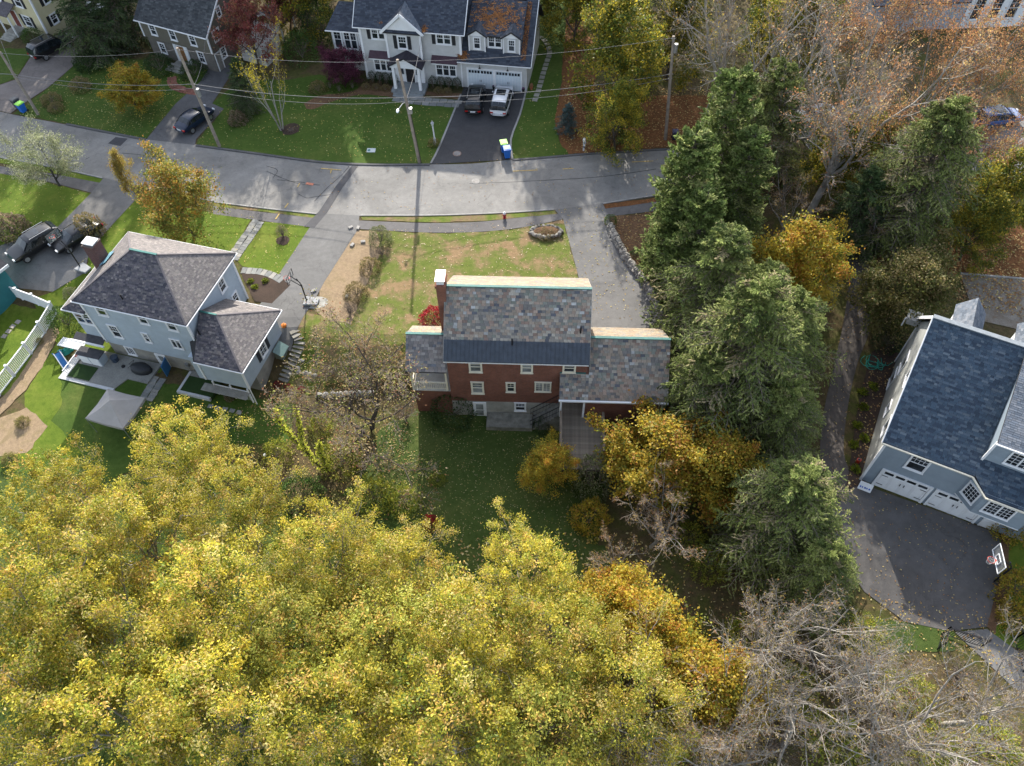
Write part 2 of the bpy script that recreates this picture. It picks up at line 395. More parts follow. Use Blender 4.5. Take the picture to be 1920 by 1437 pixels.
# ================================================================ BRICK HOUSE
SP = [((.27, .22, .17), 3), ((.225, .205, .175), 3), ((.16, .15, .14), 3), ((.30, .225, .175), 2.2), ((.32, .29, .24), 1.4), ((.09, .095, .11), 1.1), ((.21, .145, .115), 1.2), ((.36, .36, .345), .6), ((.18, .19, .16), 1.8)]
SP_LIT = [((.25, .19, .12), 3), ((.22, .155, .105), 2), ((.19, .17, .14), 2), ((.26, .22, .155), 2), ((.15, .15, .15), 1)]  # front slopes: same slate, with the tan of sunlight put into the colour
BRICK = brickmat('red_brick', (.19, .072, .045), (.14, .052, .035), (.16, .11, .09))
H1 = thing('brick_house', 'red brick house with mottled slate roofs, teal ridge caps and a timber deck', 'house', (-4.7234, 33.3462, 0), math.atan2(-.06245794, .9980476))
def gable_block(par, u0, u1, v0, v1, z0, h, vr, hr, mat, name='wall'):
    mb = MB(); mb.prism([(u0, v0), (u1, v0), (u1, v1), (u0, v1)], z0, h)
    for u in ((u0, u0 + .15), (u1 - .15, u1)): mb.extr([(u[0], v0, h - .01), (u[0], v1, h - .01), (u[0], vr, hr)], (u[1] - u[0], 0, 0))
    return mb.obj(name, mat, par)
gable_block(H1, .1, 10.05, .25, 7.95, -.37, 4.95, 4.1, 8.0, BRICK)
MB().prism([(.12, .27), (10.03, .27), (10.03, 7.93), (.12, 7.93)], -3.0, -.372).obj('foundation', CONC, H1)
roof(H1, [(-.08, 1.15, 5.85), (10.2, 1.15, 5.85), (10.2, 4.1, 8.2), (-.08, 4.1, 8.2)], SP, .2, (.26, .31, .36), .022, SLATE, pieces=170, tname='slates')
r_ = roof(H1, [(-.08, -.02, 4.92), (10.2, -.02, 4.92), (10.2, 1.15, 5.85), (-.08, 1.15, 5.85)], SP, 5, (20,), skip=lambda x, y: True)
SEAM = plain('dark_standing_seam', (.028, .037, .05), .42, .35, 2.5, spec=.5)
for k in range(34):
    u = -.07 + k * .302; q = MB(); c = [(u, -.06, 4.885), (u + .29, -.06, 4.885), (u + .29, 1.17, 5.865), (u, 1.17, 5.865)]
    q.slab([(a, b, c_ + .025) for a, b, c_ in c], .02); q.bar((u + .29, -.06, 4.92), (u + .29, 1.17, 5.90), .025, .05)
    q.obj('metal_panel', SEAM, r_)
roof(H1, [(10.2, 8.22, 4.92), (-.08, 8.22, 4.92), (-.08, 4.1, 8.2), (10.2, 4.1, 8.2)], SP_LIT, .2, (.26, .31, .36), .02, SLATE, tname='slates')
MB().bar((-.1, 4.1, 8.235), (10.22, 4.1, 8.235), .2, .07).obj('ridge_cap', COPPER, H1)
for u in (-.08, 10.2):
    for a, b in (((u, -.02, 4.85), (u, 4.08, 8.12)), ((u, 8.22, 4.85), (u, 4.12, 8.12))): MB().bar(a, b, .05, .1).obj('rake_board', STONEC, H1)
MB().box(-.1, 10.15, .0, .1, 4.66, 4.86).obj('fascia', WHITE, H1)
WR = Wall((0, .25), (10.1, .25))
for a in ((1.65, 2.61, 3.35, 4.64), (5.36, 6.24, 3.42, 4.64), (8.34, 9.29, 3.6, 4.64)): window(H1, WR, *a, trim=CREAM, cols=1, rows=1, glass=BLIND if a[0] < 8 else GLASS)
window(H1, WR, 1.67, 2.63, .68, 2.13, trim=CREAM, cols=1, rows=1, glass=BLIND); window(H1, WR, 4.25, 4.98, .99, 2.17, trim=CREAM, cols=2, rows=1)
window(H1, WR, 6.38, 7.6, 1.15, 2.33, trim=CREAM, cols=2, rows=2, double=2, sash=False, glass=BLIND)
WF = Wall((0, .27), (10.1, .27))
window(H1, WF, 4.85, 5.76, -1.5, -.42, cols=3, rows=1); door(H1, WF, 1.78, 2.6, -2.4, -.62, WHITE, True)
# chimney
mb = MB(); mb.box(-.55, .05, 3.2, 4.3, -2.2, 8.9); mb.box(-.62, .12, 3.13, 4.37, 8.9, 9.12); ch = mb.obj('chimney', BRICK, H1)
mb = MB(); mb.box(-.5, 0, 3.3, 4.2, 9.12, 9.5); mb.box(-.58, .08, 3.2, 4.3, 9.5, 9.56); mb.obj('chimney_cap', plain('bright_metal', (.75, .78, .8), .35, .05, 2., metal=.3), ch)
for u, v, h in ((4.75, .95, 5.7), (9.5, 1.7, 6.3)):
    mb = MB(); mb.tube([(u, v, h - .2), (u, v, h + .62)], .06, 10); mb.tube([(u, v, h + .62), (u, v, h + .66)], [.075, .03], 10); mb.obj('vent_pipe', BLACKM, H1)
# porch wing (left)
PF = plain('porch_floor', (.42, .41, .38), .8, .12, 1.5)
mb = MB(); mb.box(-2.7, .09, .5, 4.0, -2.6, .62); mb.obj('porch_base', BRICK, H1); MB().box(-2.78, .09, .38, 4.1, .62, .72).obj('porch_floor', PF, H1)
roof(H1, [(-2.95, .0, 3.5), (-.02, .0, 3.5), (-.02, 2.15, 5.2), (-2.95, 2.15, 5.2)], [((.22, .195, .18), 4), ((.17, .16, .155), 3), ((.28, .26, .24), 2), ((.13, .14, .16), 1)], .2, (.26, .31, .36), .022, SLATE, pieces=40, tname='slates')
roof(H1, [(-.02, 4.3, 3.5), (-2.95, 4.3, 3.5), (-2.95, 2.15, 5.2), (-.02, 2.15, 5.2)], SP_LIT, .2, (.26, .31, .36), .02, SLATE, tname='slates')
MB().bar((-2.97, 2.15, 5.235), (-.02, 2.15, 5.235), .2, .07).obj('ridge_cap', COPPER, H1)
mb = MB(); mb.box(-2.8, -.0, .25, .37, 3.22, 3.44); mb.box(-2.8, -2.68, .37, 4.0, 3.22, 3.44); mb.obj('porch_beam', WHITE, H1)
MB().box(-2.7, -.1, 3.85, 3.95, .72, 3.3).obj('porch_sun_blocker', CREAM, H1)  # added panel: keeps sun from passing under the porch roof onto the lawn
for u, v in ((-2.7, .45), (-.15, .45), (-2.7, 3.9)): MB().box(u - .07, u + .07, v - .07, v + .07, .72, 3.22).obj('porch_post', CREAM, H1)
rl = MB(); rl.box(-2.6, -.2, .4, .5, 1.58, 1.66); rl.box(-2.6, -.2, .42, .48, .82, .88); rl.box(-2.75, -2.65, .55, 3.85, 1.58, 1.66); rl = rl.obj('railing', CREAM, H1)
for k in range(17): MB().box(-2.52 + k * .145, -2.48 + k * .145, .43, .47, .88, 1.58).obj('baluster', CREAM, rl)
for k in range(20): MB().box(-2.72, -2.68, .7 + k * .16, .74 + k * .16, .84, 1.58).obj('baluster', CREAM, rl)
# garage wing (right)
gable_block(H1, 10.07, 15.7, -.95, 5.35, -2.9, 2.45, 2.2, 5.0, BRICK)
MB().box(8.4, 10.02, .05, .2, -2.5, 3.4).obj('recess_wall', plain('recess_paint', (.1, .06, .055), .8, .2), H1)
roof(H1, [(10.25, -1.22, 2.28), (15.95, -1.22, 2.28), (15.95, 2.2, 5.2), (10.25, 2.2, 5.2)], SP, .2, (.26, .31, .36), .022, SLATE, pieces=80, tname='slates')
roof(H1, [(8.18, -1.22, 2.28), (10.25, -1.22, 2.28), (10.25, .2, 3.5), (8.18, .2, 3.5)], SP, .2, (.26, .31, .36), .022, SLATE, pieces=10, tname='slates')
roof(H1, [(15.95, 5.62, 2.28), (10.1, 5.62, 2.28), (10.1, 2.2, 5.2), (15.95, 2.2, 5.2)], SP_LIT, .2, (.26, .31, .36), .02, SLATE, tname='slates')
MB().bar((10.27, 2.2, 5.235), (15.97, 2.2, 5.235), .2, .07).obj('ridge_cap', COPPER, H1); MB().box(8.18, 10.02, .2, .245, 3.45, 3.62).obj('flashing', COPPER, H1)
gutter(H1, [(8.15, -1.3, 2.2), (15.98, -1.3, 2.2)], .07)
for u in (8.32, 10.0): MB().box(u - .07, u + .07, -1.2, -1.06, -.02, 2.15).obj('post', WHITE, H1)
MB().tube([(15.6, -1.1, 2.2), (15.62, -1.05, -2.3)], .045, 8).obj('downspout', WHITE, H1)
# deck
DK = tinted('deck_board', .85, .35, 6.); dk = MB(); 
for u in (8.5, 9.5, 10.5, 11.3): dk.box(u - .04, u + .04, -5.55, -1.25, -.33, -.075, (.12, .1, .08))
for u in (8.45, 11.35):
    for v in (-5.4, -3.3): dk.box(u - .07, u + .07, v - .07, v + .07, -4., -.33, (.13, .11, .09))
dk.box(8.36, 11.45, -5.62, -5.56, -.35, -.075, (.10, .085, .07)); dk = dk.obj('deck', DK, H1)
bm_ = []
for k in range(6): c = random.choice([(.19, .16, .125), (.16, .13, .10), (.21, .18, .14)]); kk = random.uniform(.94, 1.07); bm_.append(MB().box(8.38, 11.42, 0, .1385, -.07, -.035, tuple(x * kk for x in c)).mesh('board', DK))
for k in range(43):
    o = link('board', random.choice(bm_), dk); v = -5.6 + k * .14; o.location = (0, v, 0)
    if v > -1.1: o.location.x = -.01; o.scale = (1, 1, 1)
RT = plain('railing_timber', (.17, .135, .1), .85, .3, 2.)
for u, v0 in ((8.36, -4.3), (11.43, -4.6)):
    rr = MB(); rr.box(u - .09, u + .09, v0, -1.3, .9, .95)
    for v in (v0 + .1, (v0 - 1.3) / 2, -1.42): rr.box(u - .05, u + .05, v - .05, v + .05, -.02, .9)
    rr = rr.obj('deck_railing', RT, H1)
    for k in range(int((-1.45 - v0) / .15)): MB().box(u - .02, u + .02, v0 + .2 + k * .15, v0 + .24 + k * .15, .06, .9).obj('baluster', RT, rr)
lt = MB()
for k in range(22): lt.bar((8.5 + k * .14, -5.66, -1.0), (8.5 + k * .14 + .35, -5.66, -.4), .03, .012); lt.bar((8.5 + k * .14 + .35, -5.68, -1.0), (8.5 + k * .14, -5.68, -.4), .03, .012)
lt.obj('lattice', plain('dark_lattice', (.08, .07, .06), .9), H1)
# basement stoop, retaining block, steps up to the deck with an iron railing
STN = plain('stained_concrete', (.17, .165, .14), .95, .45, 1.6, bmp=.6)
MB().box(1.45, 2.7, -1.2, .24, -2.6, -2.38).obj('stoop', STN, H1); MB().box(2.74, 6.25, -1.1, .24, -2.7, -1.85).obj('terrace', STN, H1)
for k in range(9): MB().box(6.28 + k * .23, 6.51 + k * .23, -.95, .2, -2.5, -2.1 + k * .235).obj('step', STN, H1)
ir = MB()
for v in (-.97, .1):
    ir.bar((6.1, v, -1.05), (8.3, v, 1.0), .04); ir.bar((6.1, v, -1.6), (8.3, v, .4), .025)
    for k in range(10): x = 6.1 + k * .24; ir.bar((x, v, -2.0 + k * .22), (x, v, -1.05 + k * .225), .018)
ir.obj('iron_railing', BLACKM, H1)

# ================================================================ GREY HOUSE (left)
BLUEG = siding('pale_blue_siding', (.36, .42, .48)); GFND = plain('rendered_foundation', (.22, .21, .185), .9, .25, 1.)
H2 = thing('grey_house', 'pale blue-grey two-storey house with a dark hipped shingle roof left of the brick house', 'house', (-33.0, 39.84, 0), R_(-16.42))
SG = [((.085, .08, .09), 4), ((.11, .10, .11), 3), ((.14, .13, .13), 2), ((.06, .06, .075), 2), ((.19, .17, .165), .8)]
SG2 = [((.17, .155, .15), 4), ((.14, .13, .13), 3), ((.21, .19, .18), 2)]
MB().prism([(.2, .35), (9.3, .35), (9.3, 7.35), (.2, 7.35)], -.32, 4.95).obj('wall', BLUEG, H2)
MB().prism([(.24, .4), (9.26, .4), (9.26, 7.3), (.24, 7.3)], -2.9, -.322).obj('foundation', GFND, H2)
e = 5.0; r0, r1 = (3.9, 3.85, 7.6), (6.0, 3.85, 7.6); c = [(-.02, 0, e), (9.62, 0, e), (9.7, 7.7, e), (.1, 7.7, e)]
kw = dict(course=.13, wid=(.17, .24, .3), th=.016)
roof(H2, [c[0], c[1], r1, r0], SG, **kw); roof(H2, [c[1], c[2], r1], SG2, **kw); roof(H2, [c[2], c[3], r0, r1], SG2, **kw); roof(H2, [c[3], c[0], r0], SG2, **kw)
MB().bar((3.8, 3.85, 7.63), (6.1, 3.85, 7.63), .16, .06).obj('ridge_cap', COPPER, H2)
cap = plain('hip_cap', (.12, .11, .115), .9)
for a, b in ((c[0], r0), (c[1], r1), (c[2], r1), (c[3], r0)): MB().bar(tuple(Vector(a) + Vector((0, 0, .03))), tuple(Vector(b) + Vector((0, 0, .03))), .14, .03).obj('hip_ridge', cap, H2)
gutter(H2, [(-.08, -.06, 4.9), (9.68, -.06, 4.9), (9.76, 7.76, 4.9), (.04, 7.76, 4.9), (-.08, -.06, 4.9)])
MB().prism([(.0, .02), (9.6, .02), (9.68, 7.68), (.1, 7.68)], 4.80, 4.84).obj('soffit', WHITE, H2)
W1 = Wall((0, .35), (9.3, .35)); W1f = Wall((0, .4), (9.3, .4))
for a in ((1.35, 2.28, 3.42, 4.7), (5.0, 5.85, 3.5, 4.7), (7.4, 8.28, 3.45, 4.7)): window(H2, W1, *a, cols=2, rows=1)
window(H2, W1, 1.42, 2.32, .8, 2.3, cols=3, rows=1); window(H2, W1, 4.38, 4.98, 1.05, 2.2, cols=2, rows=1); window(H2, W1, 6.88, 7.8, 1.15, 2.25, cols=1, rows=1, double=2, sash=False)
window(H2, W1f, 1.65, 2.48, -1.4, -.4, cols=3, rows=2, sash=False); door(H2, W1f, 4.5, 5.25, -2.3, -.55, WHITE, True)
# the door stands open: blue inner leaf
MB().bar((5.35, .3, -1.45), (5.55, -.65, -1.45), .05, 1.75).obj('open_door', plain('blue_door', (.03, .13, .30), .4, .1), H2)
W2 = Wall((9.3, .35), (9.3, 7.35)); window(H2, W2, 4.5, 5.4, 3.1, 4.3, cols=2, rows=1); window(H2, W2, 5.3, 6.1, .75, 1.95, cols=2, rows=1)
for u, v in ((9.3, .35), (9.3, 7.35), (.2, .35)): MB().box(u - .08, u + .08, v - .08, v + .08, -.3, 4.8).obj('corner_board', WHITE, H2)
mb = MB(); mb.box(-.55, .35, 3.75, 4.75, -.2, 6.85); mb.box(-.6, .4, 3.7, 4.8, 6.85, 6.98); ch = mb.obj('chimney', brickmat('old_brick', (.12, .055, .05), (.09, .045, .045), (.12, .1, .09)), H2)
mb = MB(); mb.box(-.5, .3, 3.9, 4.6, 6.98, 7.12); mb.box(-.6, .4, 3.85, 4.65, 7.12, 7.16); mb.obj('chimney_cap', WHITE, ch)
mb = MB(); mb.slab([(.3, 3.5, 5.35), (.95, 3.6, 5.75), (.95, 4.9, 5.75), (.3, 5.0, 5.35)], .04); mb.obj('chimney_flashing', plain('blue_flashing', (.13, .26, .33), .5, .4, 4.), ch)
for u, v, h in ((4.15, .75, 5.4), (9.9, .5, 3.4)): mb = MB(); mb.tube([(u, v, h), (u, v, h + .55)], .055, 10); mb.tube([(u, v, h + .55), (u, v, h + .6)], .062, 10, tint=(1, 1, 1)); mb.obj('vent_pipe', BLACKM, H2)
# garage wing
ge = 2.4; gc = [(10.0, -1.3, ge), (13.95, -1.3, ge), (14.1, 5.05, ge), (9.35, 5.05, ge)]; g0, g1 = (9.35, 2.0, 4.25), (10.75, 2.0, 4.25)
MB().prism([(9.32, -1.0), (13.6, -1.0), (13.6, 4.75), (9.32, 4.75)], -.25, 2.38).obj('wall', BLUEG, H2)
MB().prism([(9.34, .2), (13.55, .2), (13.55, 4.7), (9.34, 4.7)], -2.9, -.252).obj('foundation', GFND, H2)
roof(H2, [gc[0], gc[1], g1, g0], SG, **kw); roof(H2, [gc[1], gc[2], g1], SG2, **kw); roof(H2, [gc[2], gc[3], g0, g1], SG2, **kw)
roof(H2, [(8.6, .5, ge + .05), (10.0, .5, ge + 1.0), (10.0, -1.3, ge), (9.9, -1.3, ge - .02)], SG, **kw)
MB().bar((9.33, 2.0, 4.28), (10.8, 2.0, 4.28), .14, .05).obj('ridge_cap', COPPER, H2)
for a, b in ((gc[1], g1), (gc[2], g1)): MB().bar(a, b, .14, .05).obj('hip_ridge', cap, H2)
gutter(H2, [(9.95, -1.36, 2.31), (14.02, -1.36, 2.31), (14.17, 5.1, 2.31), (9.4, 5.1, 2.31)])
W3 = Wall((13.6, -1.0), (13.6, 4.75)); window(H2, W3, 2.55, 3.5, .35, 1.6, cols=2, rows=2, shut=plain('charcoal_shutter', (.03, .033, .04), .6)); W4 = Wall((9.32, -1.), (13.6, -1.))
for p in ((13.6, -1.0), (9.9, -1.0)): MB().box(p[0] - .07, p[0] + .07, p[1] - .07, p[1] + .07, -.24, 2.3).obj('corner_board', WHITE, H2)
mb = MB(); mb.tube([(13.7, -1.1, 2.3), (13.7, -1.1, -2.2), (13.75, -1.5, -2.3)], .05, 6); mb.obj('downspout', WHITE, H2)
lt = MB(); lt.box(10.4, 13.4, -1.05, -1.0, -.75, -.68)
for k in range(24): 
    x = 10.4 + k * .125; lt.bar((x, -1.03, -1.9), (min(x + .5, 13.4), -1.03, -.75), .03, .014); lt.bar((x + .1, -1.05, -.75), (max(x - .4, 10.4), -1.05, -1.9), .03, .014)
for x in (10.4, 11.9, 13.38): lt.box(x - .05, x + .05, -1.09, -.99, -2.4, -.28)
lt.obj('lattice_skirt', WHITE, H2)
mb = MB(); mb.box(9.6, 13.5, -1.75, -1.05, -.8, -.76)
for k in range(26): mb.box(9.9 + k * .14, 9.93 + k * .14, -1.75, -1.05, -.76, -.73)
mb.obj('slatted_shelf', CONC, H2)
# sun room wing (left end)
MB().prism([(-1.55, .45), (.18, .45), (.18, 4.7), (-1.55, 4.7)], -.1, 3.4).obj('wall', BLUEG, H2)
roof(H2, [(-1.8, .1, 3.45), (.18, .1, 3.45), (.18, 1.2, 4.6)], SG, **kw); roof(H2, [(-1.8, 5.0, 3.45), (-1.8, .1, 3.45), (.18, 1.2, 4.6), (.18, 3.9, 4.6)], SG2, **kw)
gutter(H2, [(-1.86, 5.0, 3.36), (-1.86, .05, 3.36), (.15, .05, 3.36)])
W5 = Wall((-1.55, .45), (.18, .45)); window(H2, W5, .1, 1.65, 1.6, 3.0, cols=1, rows=1, double=2)
for a, b in (((-2.6, .02), (.2, .02)),): MB().slab([(-2.5, -.25, -.1), (.22, -.25, -.1), (.22, .42, .12), (-2.5, .42, .12)], .06).obj('lean_to_roof', plain('dark_roofing', (.05, .05, .055), .9, .3), H2)
gutter(H2, [(-2.65, -.3, -.12), (.4, -.3, -.12)], .07)
MB().box(-1.9, .1, -1.15, -.35, -2.4, -.75).obj('shed', BLUEG, H2); MB().box(-1.98, .18, -1.2, -.3, -.75, -.68).obj('shed_roof', plain('dark_roofing', (.05, .05, .055), .9, .3), H2)
W6 = Wall((-1.9, -1.15), (.1, -1.15))
for a in (.1, 1.05): wbox(MB(), W6, a, a + .85, .003, .04, -2.2, -.85).obj('shed_door', WHITE, H2)
# white slatted steps beside the shed
q = MB(); q.box(-4.3, -2.0, -.55, -.5, -1.1, -1.05); q.box(-4.3, -2.0, .25, .3, -1.1, -1.05); q = q.obj('steps', WHITE, H2)
for k in range(15): MB().box(-4.25 + k * .15, -4.15 + k * .15, -.55, .3, -1.04, -1.0).obj('slat', WHITE, q)
lt = MB()
for k in range(14): x = k * .16; lt.bar((-2.2, -.5 - x, -1.95), (-2.2, -.5 - x - .1, -1.0), .03, .014); lt.bar((-2.22, -.6 - x, -1.0), (-2.22, -.4 - x, -1.95), .03, .014)
lt.box(-2.25, -2.17, -2.8, -.4, -1.0, -.95); lt.obj('lattice_panel', WHITE, H2)

# ================================================================ RIGHT HOUSE (slate-blue roof, garages)
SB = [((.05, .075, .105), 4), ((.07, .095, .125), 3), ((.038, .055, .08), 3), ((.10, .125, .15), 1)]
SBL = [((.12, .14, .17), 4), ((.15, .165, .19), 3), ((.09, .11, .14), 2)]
SAGE = siding('grey_blue_siding', (.235, .285, .33)); SIDEL = siding('pale_side_siding', (.40, .41, .39))
kb = dict(course=.15, wid=(.2, .3, .42), th=.016)
H3 = thing('garage_house', 'grey-blue house with a big slate-blue roof and two garage doors facing the dark driveway', 'house', (24.707, 26.381, -1.0), math.atan2(-.47246851, .88134755))
# local heights above the garage floor: +1 compared with the road
mb = MB(); mb.prism([(0, 0), (9.1, 0), (15, 0), (15, 11.4), (0, 11.4)], -.4, 5.25); mb.extr([(0.01, 0, 5.24), (0.01, 11.4, 5.24), (0.01, 7.2, 9.7)], (.2, 0, 0)); mb.obj('wall', SAGE, H3)
mb = MB(); mb.extr([(-.012, .02, -.4), (-.012, 11.38, -.4), (-.012, 11.38, 5.2), (-.012, 7.2, 9.66), (-.012, .02, 5.2)], (.01, 0, 0)); mb.obj('side_wall', SIDEL, H3)
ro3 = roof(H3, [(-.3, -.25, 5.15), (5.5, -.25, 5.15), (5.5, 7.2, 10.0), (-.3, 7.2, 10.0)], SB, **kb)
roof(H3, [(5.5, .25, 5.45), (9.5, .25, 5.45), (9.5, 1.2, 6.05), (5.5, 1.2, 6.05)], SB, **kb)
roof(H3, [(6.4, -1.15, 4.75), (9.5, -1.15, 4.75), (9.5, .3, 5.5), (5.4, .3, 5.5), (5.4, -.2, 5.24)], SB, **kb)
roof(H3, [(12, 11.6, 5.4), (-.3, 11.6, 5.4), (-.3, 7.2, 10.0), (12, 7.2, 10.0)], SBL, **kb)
MB().bar((-.32, 7.2, 10.04), (12, 7.2, 10.04), .34, .07).obj('ridge_cap', plain('ridge_shingle', (.17, .19, .21), .9), H3)
# long shed dormer to the right
mb = MB(); mb.extr([(5.55, .8, 5.6), (5.55, 7.0, 9.8), (5.55, .8, 7.9)], (6, 0, 0)); mb.obj('dormer_wall', SAGE, H3)
roof(H3, [(5.42, .55, 7.95), (12, .55, 7.95), (12, 7.2, 10.12), (5.42, 7.2, 10.12)], SBL, **kb)  # lighter palette paints in the brighter look of this flatter slope
MB().bar((5.45, .74, 5.7), (5.45, .74, 7.85), .14, .1).obj('corner_board', WHITE, H3); gutter(H3, [(5.35, .5, 7.9), (12, .5, 7.9)], .05)
WD = Wall((5.55, .8), (11.5, .8)); window(H3, WD, .95, 2.5, 6.15, 7.55, cols=2, rows=2, double=2, sash=False)
# bay
bay = [(5.35, 0), (6.45, -1.0), (9.4, -1.0), (9.4, 0)]
mb = MB(); mb.prism(bay, 2.45, 5.2 - .35); mb.obj('bay', SAGE, H3); mb = MB(); mb.prism([(p[0], p[1] - .02) for p in bay], 2.38, 2.448); mb.obj('bay_skirt', WHITE, H3)
gutter(H3, [(-.32, -.33, 5.08), (5.35, -.33, 5.08), (6.4, -1.25, 4.7), (9.5, -1.25, 4.7)], .05, CREAM)
WA = Wall((0, 0), (9.1, 0)); WB = Wall((5.35, 0), (6.45, -1.0)); WC = Wall((6.45, -1.0), (9.4, -1.0))
window(H3, WA, 1.72, 3.0, 3.15, 4.85, cols=4, rows=1); window(H3, WB, .2, 1.28, 3.0, 4.45, cols=4, rows=2, sash=False); window(H3, WC, .35, 2.05, 3.0, 4.4, cols=3, rows=2, double=2, sash=False)
for a0, a1 in ((.92, 3.98), (4.47, 7.45)):
    q = MB(); wbox(q, WA, a0, a1, .003, .035, -.1, 2.0); d = q.obj('garage_door', WHITE, H3); q = MB()
    for b in ((a0 - .16, a0 - .003, -.1, 2.15), (a1 + .003, a1 + .16, -.1, 2.15), (a0 - .003, a1 + .003, 2.003, 2.15)): wbox(q, WA, b[0], b[1], .003, .09, b[2], b[3])
    q.obj('frame', WHITE, d)
    for k in range(4):
        x = a0 + .06 + k * (a1 - a0 - .09) / 4; q = MB(); w = (a1 - a0 - .3) / 4
        for b in ((x, x + .07, .0, 1.5), (x + w - .07, x + w, .0, 1.5), (x, x + w, 1.5, 1.6)): wbox(q, WA, b[0], b[1], .035, .055, b[2], b[3])
        q.obj('panel_frame', WHITE, d); wbox(MB(), WA, x + .05, x + w - .05, .036, .045, 1.66, 1.92).obj('pane', GLASS, d)
    for x in ((a0 + a1) / 2 - .16, (a0 + a1) / 2 + .1): wbox(MB(), WA, x, x + .05, .06, .09, .95, 1.2).obj('handle', BLACKM, d)
    for x, sgn in ((a0 + .04, 1), (a1 - .04, -1)):
        for h in (.3, 1.4): wbox(MB(), WA, min(x, x + .42 * sgn), max(x, x + .42 * sgn), .057, .07, h, h + .05).obj('hinge_strap', BLACKM, d)
door(H3, WA, 7.95, 8.75, -.1, 1.9, WHITE)
MB().box(-.09, .07, -.09, .07, -.3, 5.0).obj('corner_board', WHITE, H3)
WL = Wall((0, 11.4), (0, 0))
for v0, v1, h0, h1 in ((7.8, 9.0, 3.0, 4.6), (4.4, 5.6, 5.6, 7.0), (1.7, 2.8, 3.0, 4.4), (8.2, 9.4, .6, 2.1), (4.2, 5.2, 2.2, 3.2)): window(H3, WL, 11.4 - v1, 11.4 - v0, h0, h1, cols=1, rows=1, fw=.07, sash=False)
mb = MB(); mb.box(-.9, -.02, 11.0, 11.9, 5.0, 5.45); mb.box(-1.0, .0, 10.95, 12.0, 5.45, 5.55); mb.obj('cornice_return', plain('cornice', (.3, .3, .29), .6), H3)
mb = MB(); mb.tube([(-1.05, 11.1, 5.5), (-1.05, 11.1, 4.6)], .05, 6); mb.tube([(-.1, 11.0, 4.9), (-.1, 11.0, 0)], .045, 6); mb.obj('downspout', WHITE, H3)
for a, b in (((-.33, -.25, 5.08), (-.33, 7.2, 9.93)), ((-.33, 11.6, 5.33), (-.33, 7.2, 9.93))): MB().bar(a, b, .05, .22).obj('rake_board', WHITE, H3)
# front dormers
for u in (2.3, 6.3):
    mb = MB(); mb.box(u - .8, u + .8, 7.9, 10.9, 6.6, 8.2); mb.obj('dormer_wall', WHITE, H3)
    roof(H3, [(u - .98, 11.1, 8.1), (u - .98, 7.5, 8.1), (u, 7.5, 9.25), (u, 11.1, 9.25)], SBL, **kb); roof(H3, [(u + .98, 7.5, 8.1), (u + .98, 11.1, 8.1), (u, 11.1, 9.25), (u, 7.5, 9.25)], SBL, **kb)

# ================================================================ WHITE COLONIAL (top)
WG = siding('light_grey_siding', (.47, .475, .47), .12); SHUT = plain('black_shutter', (.02, .021, .024), .6)
SC_ = [((.05, .06, .08), 4), ((.065, .075, .095), 3), ((.04, .048, .065), 3)]; kc = dict(course=.17, wid=(.25, .35, .45), th=.015)
MAR = plain('maroon_metal_roof', (.06, .035, .045), .5, .2)
H4 = thing('colonial_house', 'large pale grey colonial house with a blue-grey roof, portico and two white garage doors', 'house', (-3.95, 73.75, 0), R_(-10.41))
MB().prism([(-10.95, .1), (-.5, .1), (-.5, 9.3), (-10.95, 9.3)], -.2, 6.0).obj('wall', WG, H4)
roof(H4, [(-11.45, -.35, 6.05), (.05, -.35, 6.05), (.05, 4.9, 10.8), (-11.45, 4.9, 10.8)], SC_, **kc)
roof(H4, [(.05, 9.8, 6.05), (-11.45, 9.8, 6.05), (-11.45, 4.9, 10.8), (.05, 4.9, 10.8)], SC_, **kc)
mb = MB()
for u in (-10.94, -.7): mb.extr([(u, .12, 5.99), (u, 9.28, 5.99), (u, 4.9, 10.5)], (.15, 0, 0))
mb.obj('gable_wall', WG, H4)
gutter(H4, [(-11.5, -.42, 5.98), (-8.5, -.42, 5.98)]); gutter(H4, [(-4.1, -.42, 5.98), (.1, -.42, 5.98)])
for u in (-11.48, .08): MB().bar((u, -.35, 5.98), (u, 4.9, 10.72), .06, .2).obj('rake_board', WHITE, H4)
# centre bay with gable
MB().prism([(-8.05, -.45), (-4.5, -.45), (-4.5, .099), (-8.05, .099)], 2.4, 6.0).obj('centre_bay', WG, H4)
mb = MB(); mb.extr([(-8.05, -.5, 6.0), (-4.5, -.5, 6.0), (-6.28, -.5, 7.5)], (0, .15, 0)); mb.obj('pediment', WHITE, H4)
roof(H4, [(-8.5, 3.2, 5.95), (-8.5, -.75, 5.95), (-6.28, -.75, 7.95), (-6.28, 3.2, 7.95)], SC_, **kc); roof(H4, [(-4.06, -.75, 5.95), (-4.06, 3.2, 5.95), (-6.28, 3.2, 7.95), (-6.28, -.75, 7.95)], SBL, **kc)
roof(H4, [(-8.4, -.75, 5.95), (-4.15, -.75, 5.95), (-4.35, -.4, 6.15), (-8.2, -.4, 6.15)], SC_, **kc)
for a, b in (((-8.5, -.79, 5.85), (-6.28, -.79, 7.85)), ((-4.06, -.79, 5.85), (-6.28, -.79, 7.85))): MB().bar(a, b, .1, .26).obj('rake_board', WHITE, H4)
for u in (-8.05, -4.5): MB().box(u - .1, u + .1, -.53, -.38, 2.4, 5.9).obj('corner_board', WHITE, H4)
for u, v in ((-10.95, .1), (-.5, .1)): MB().box(u - .12, u + .12, v - .08, v + .05, -.1, 5.9).obj('corner_board', WHITE, H4)
WM = Wall((-10.95, .1), (-.5, .1)); WN = Wall((-8.05, -.45), (-4.5, -.45))
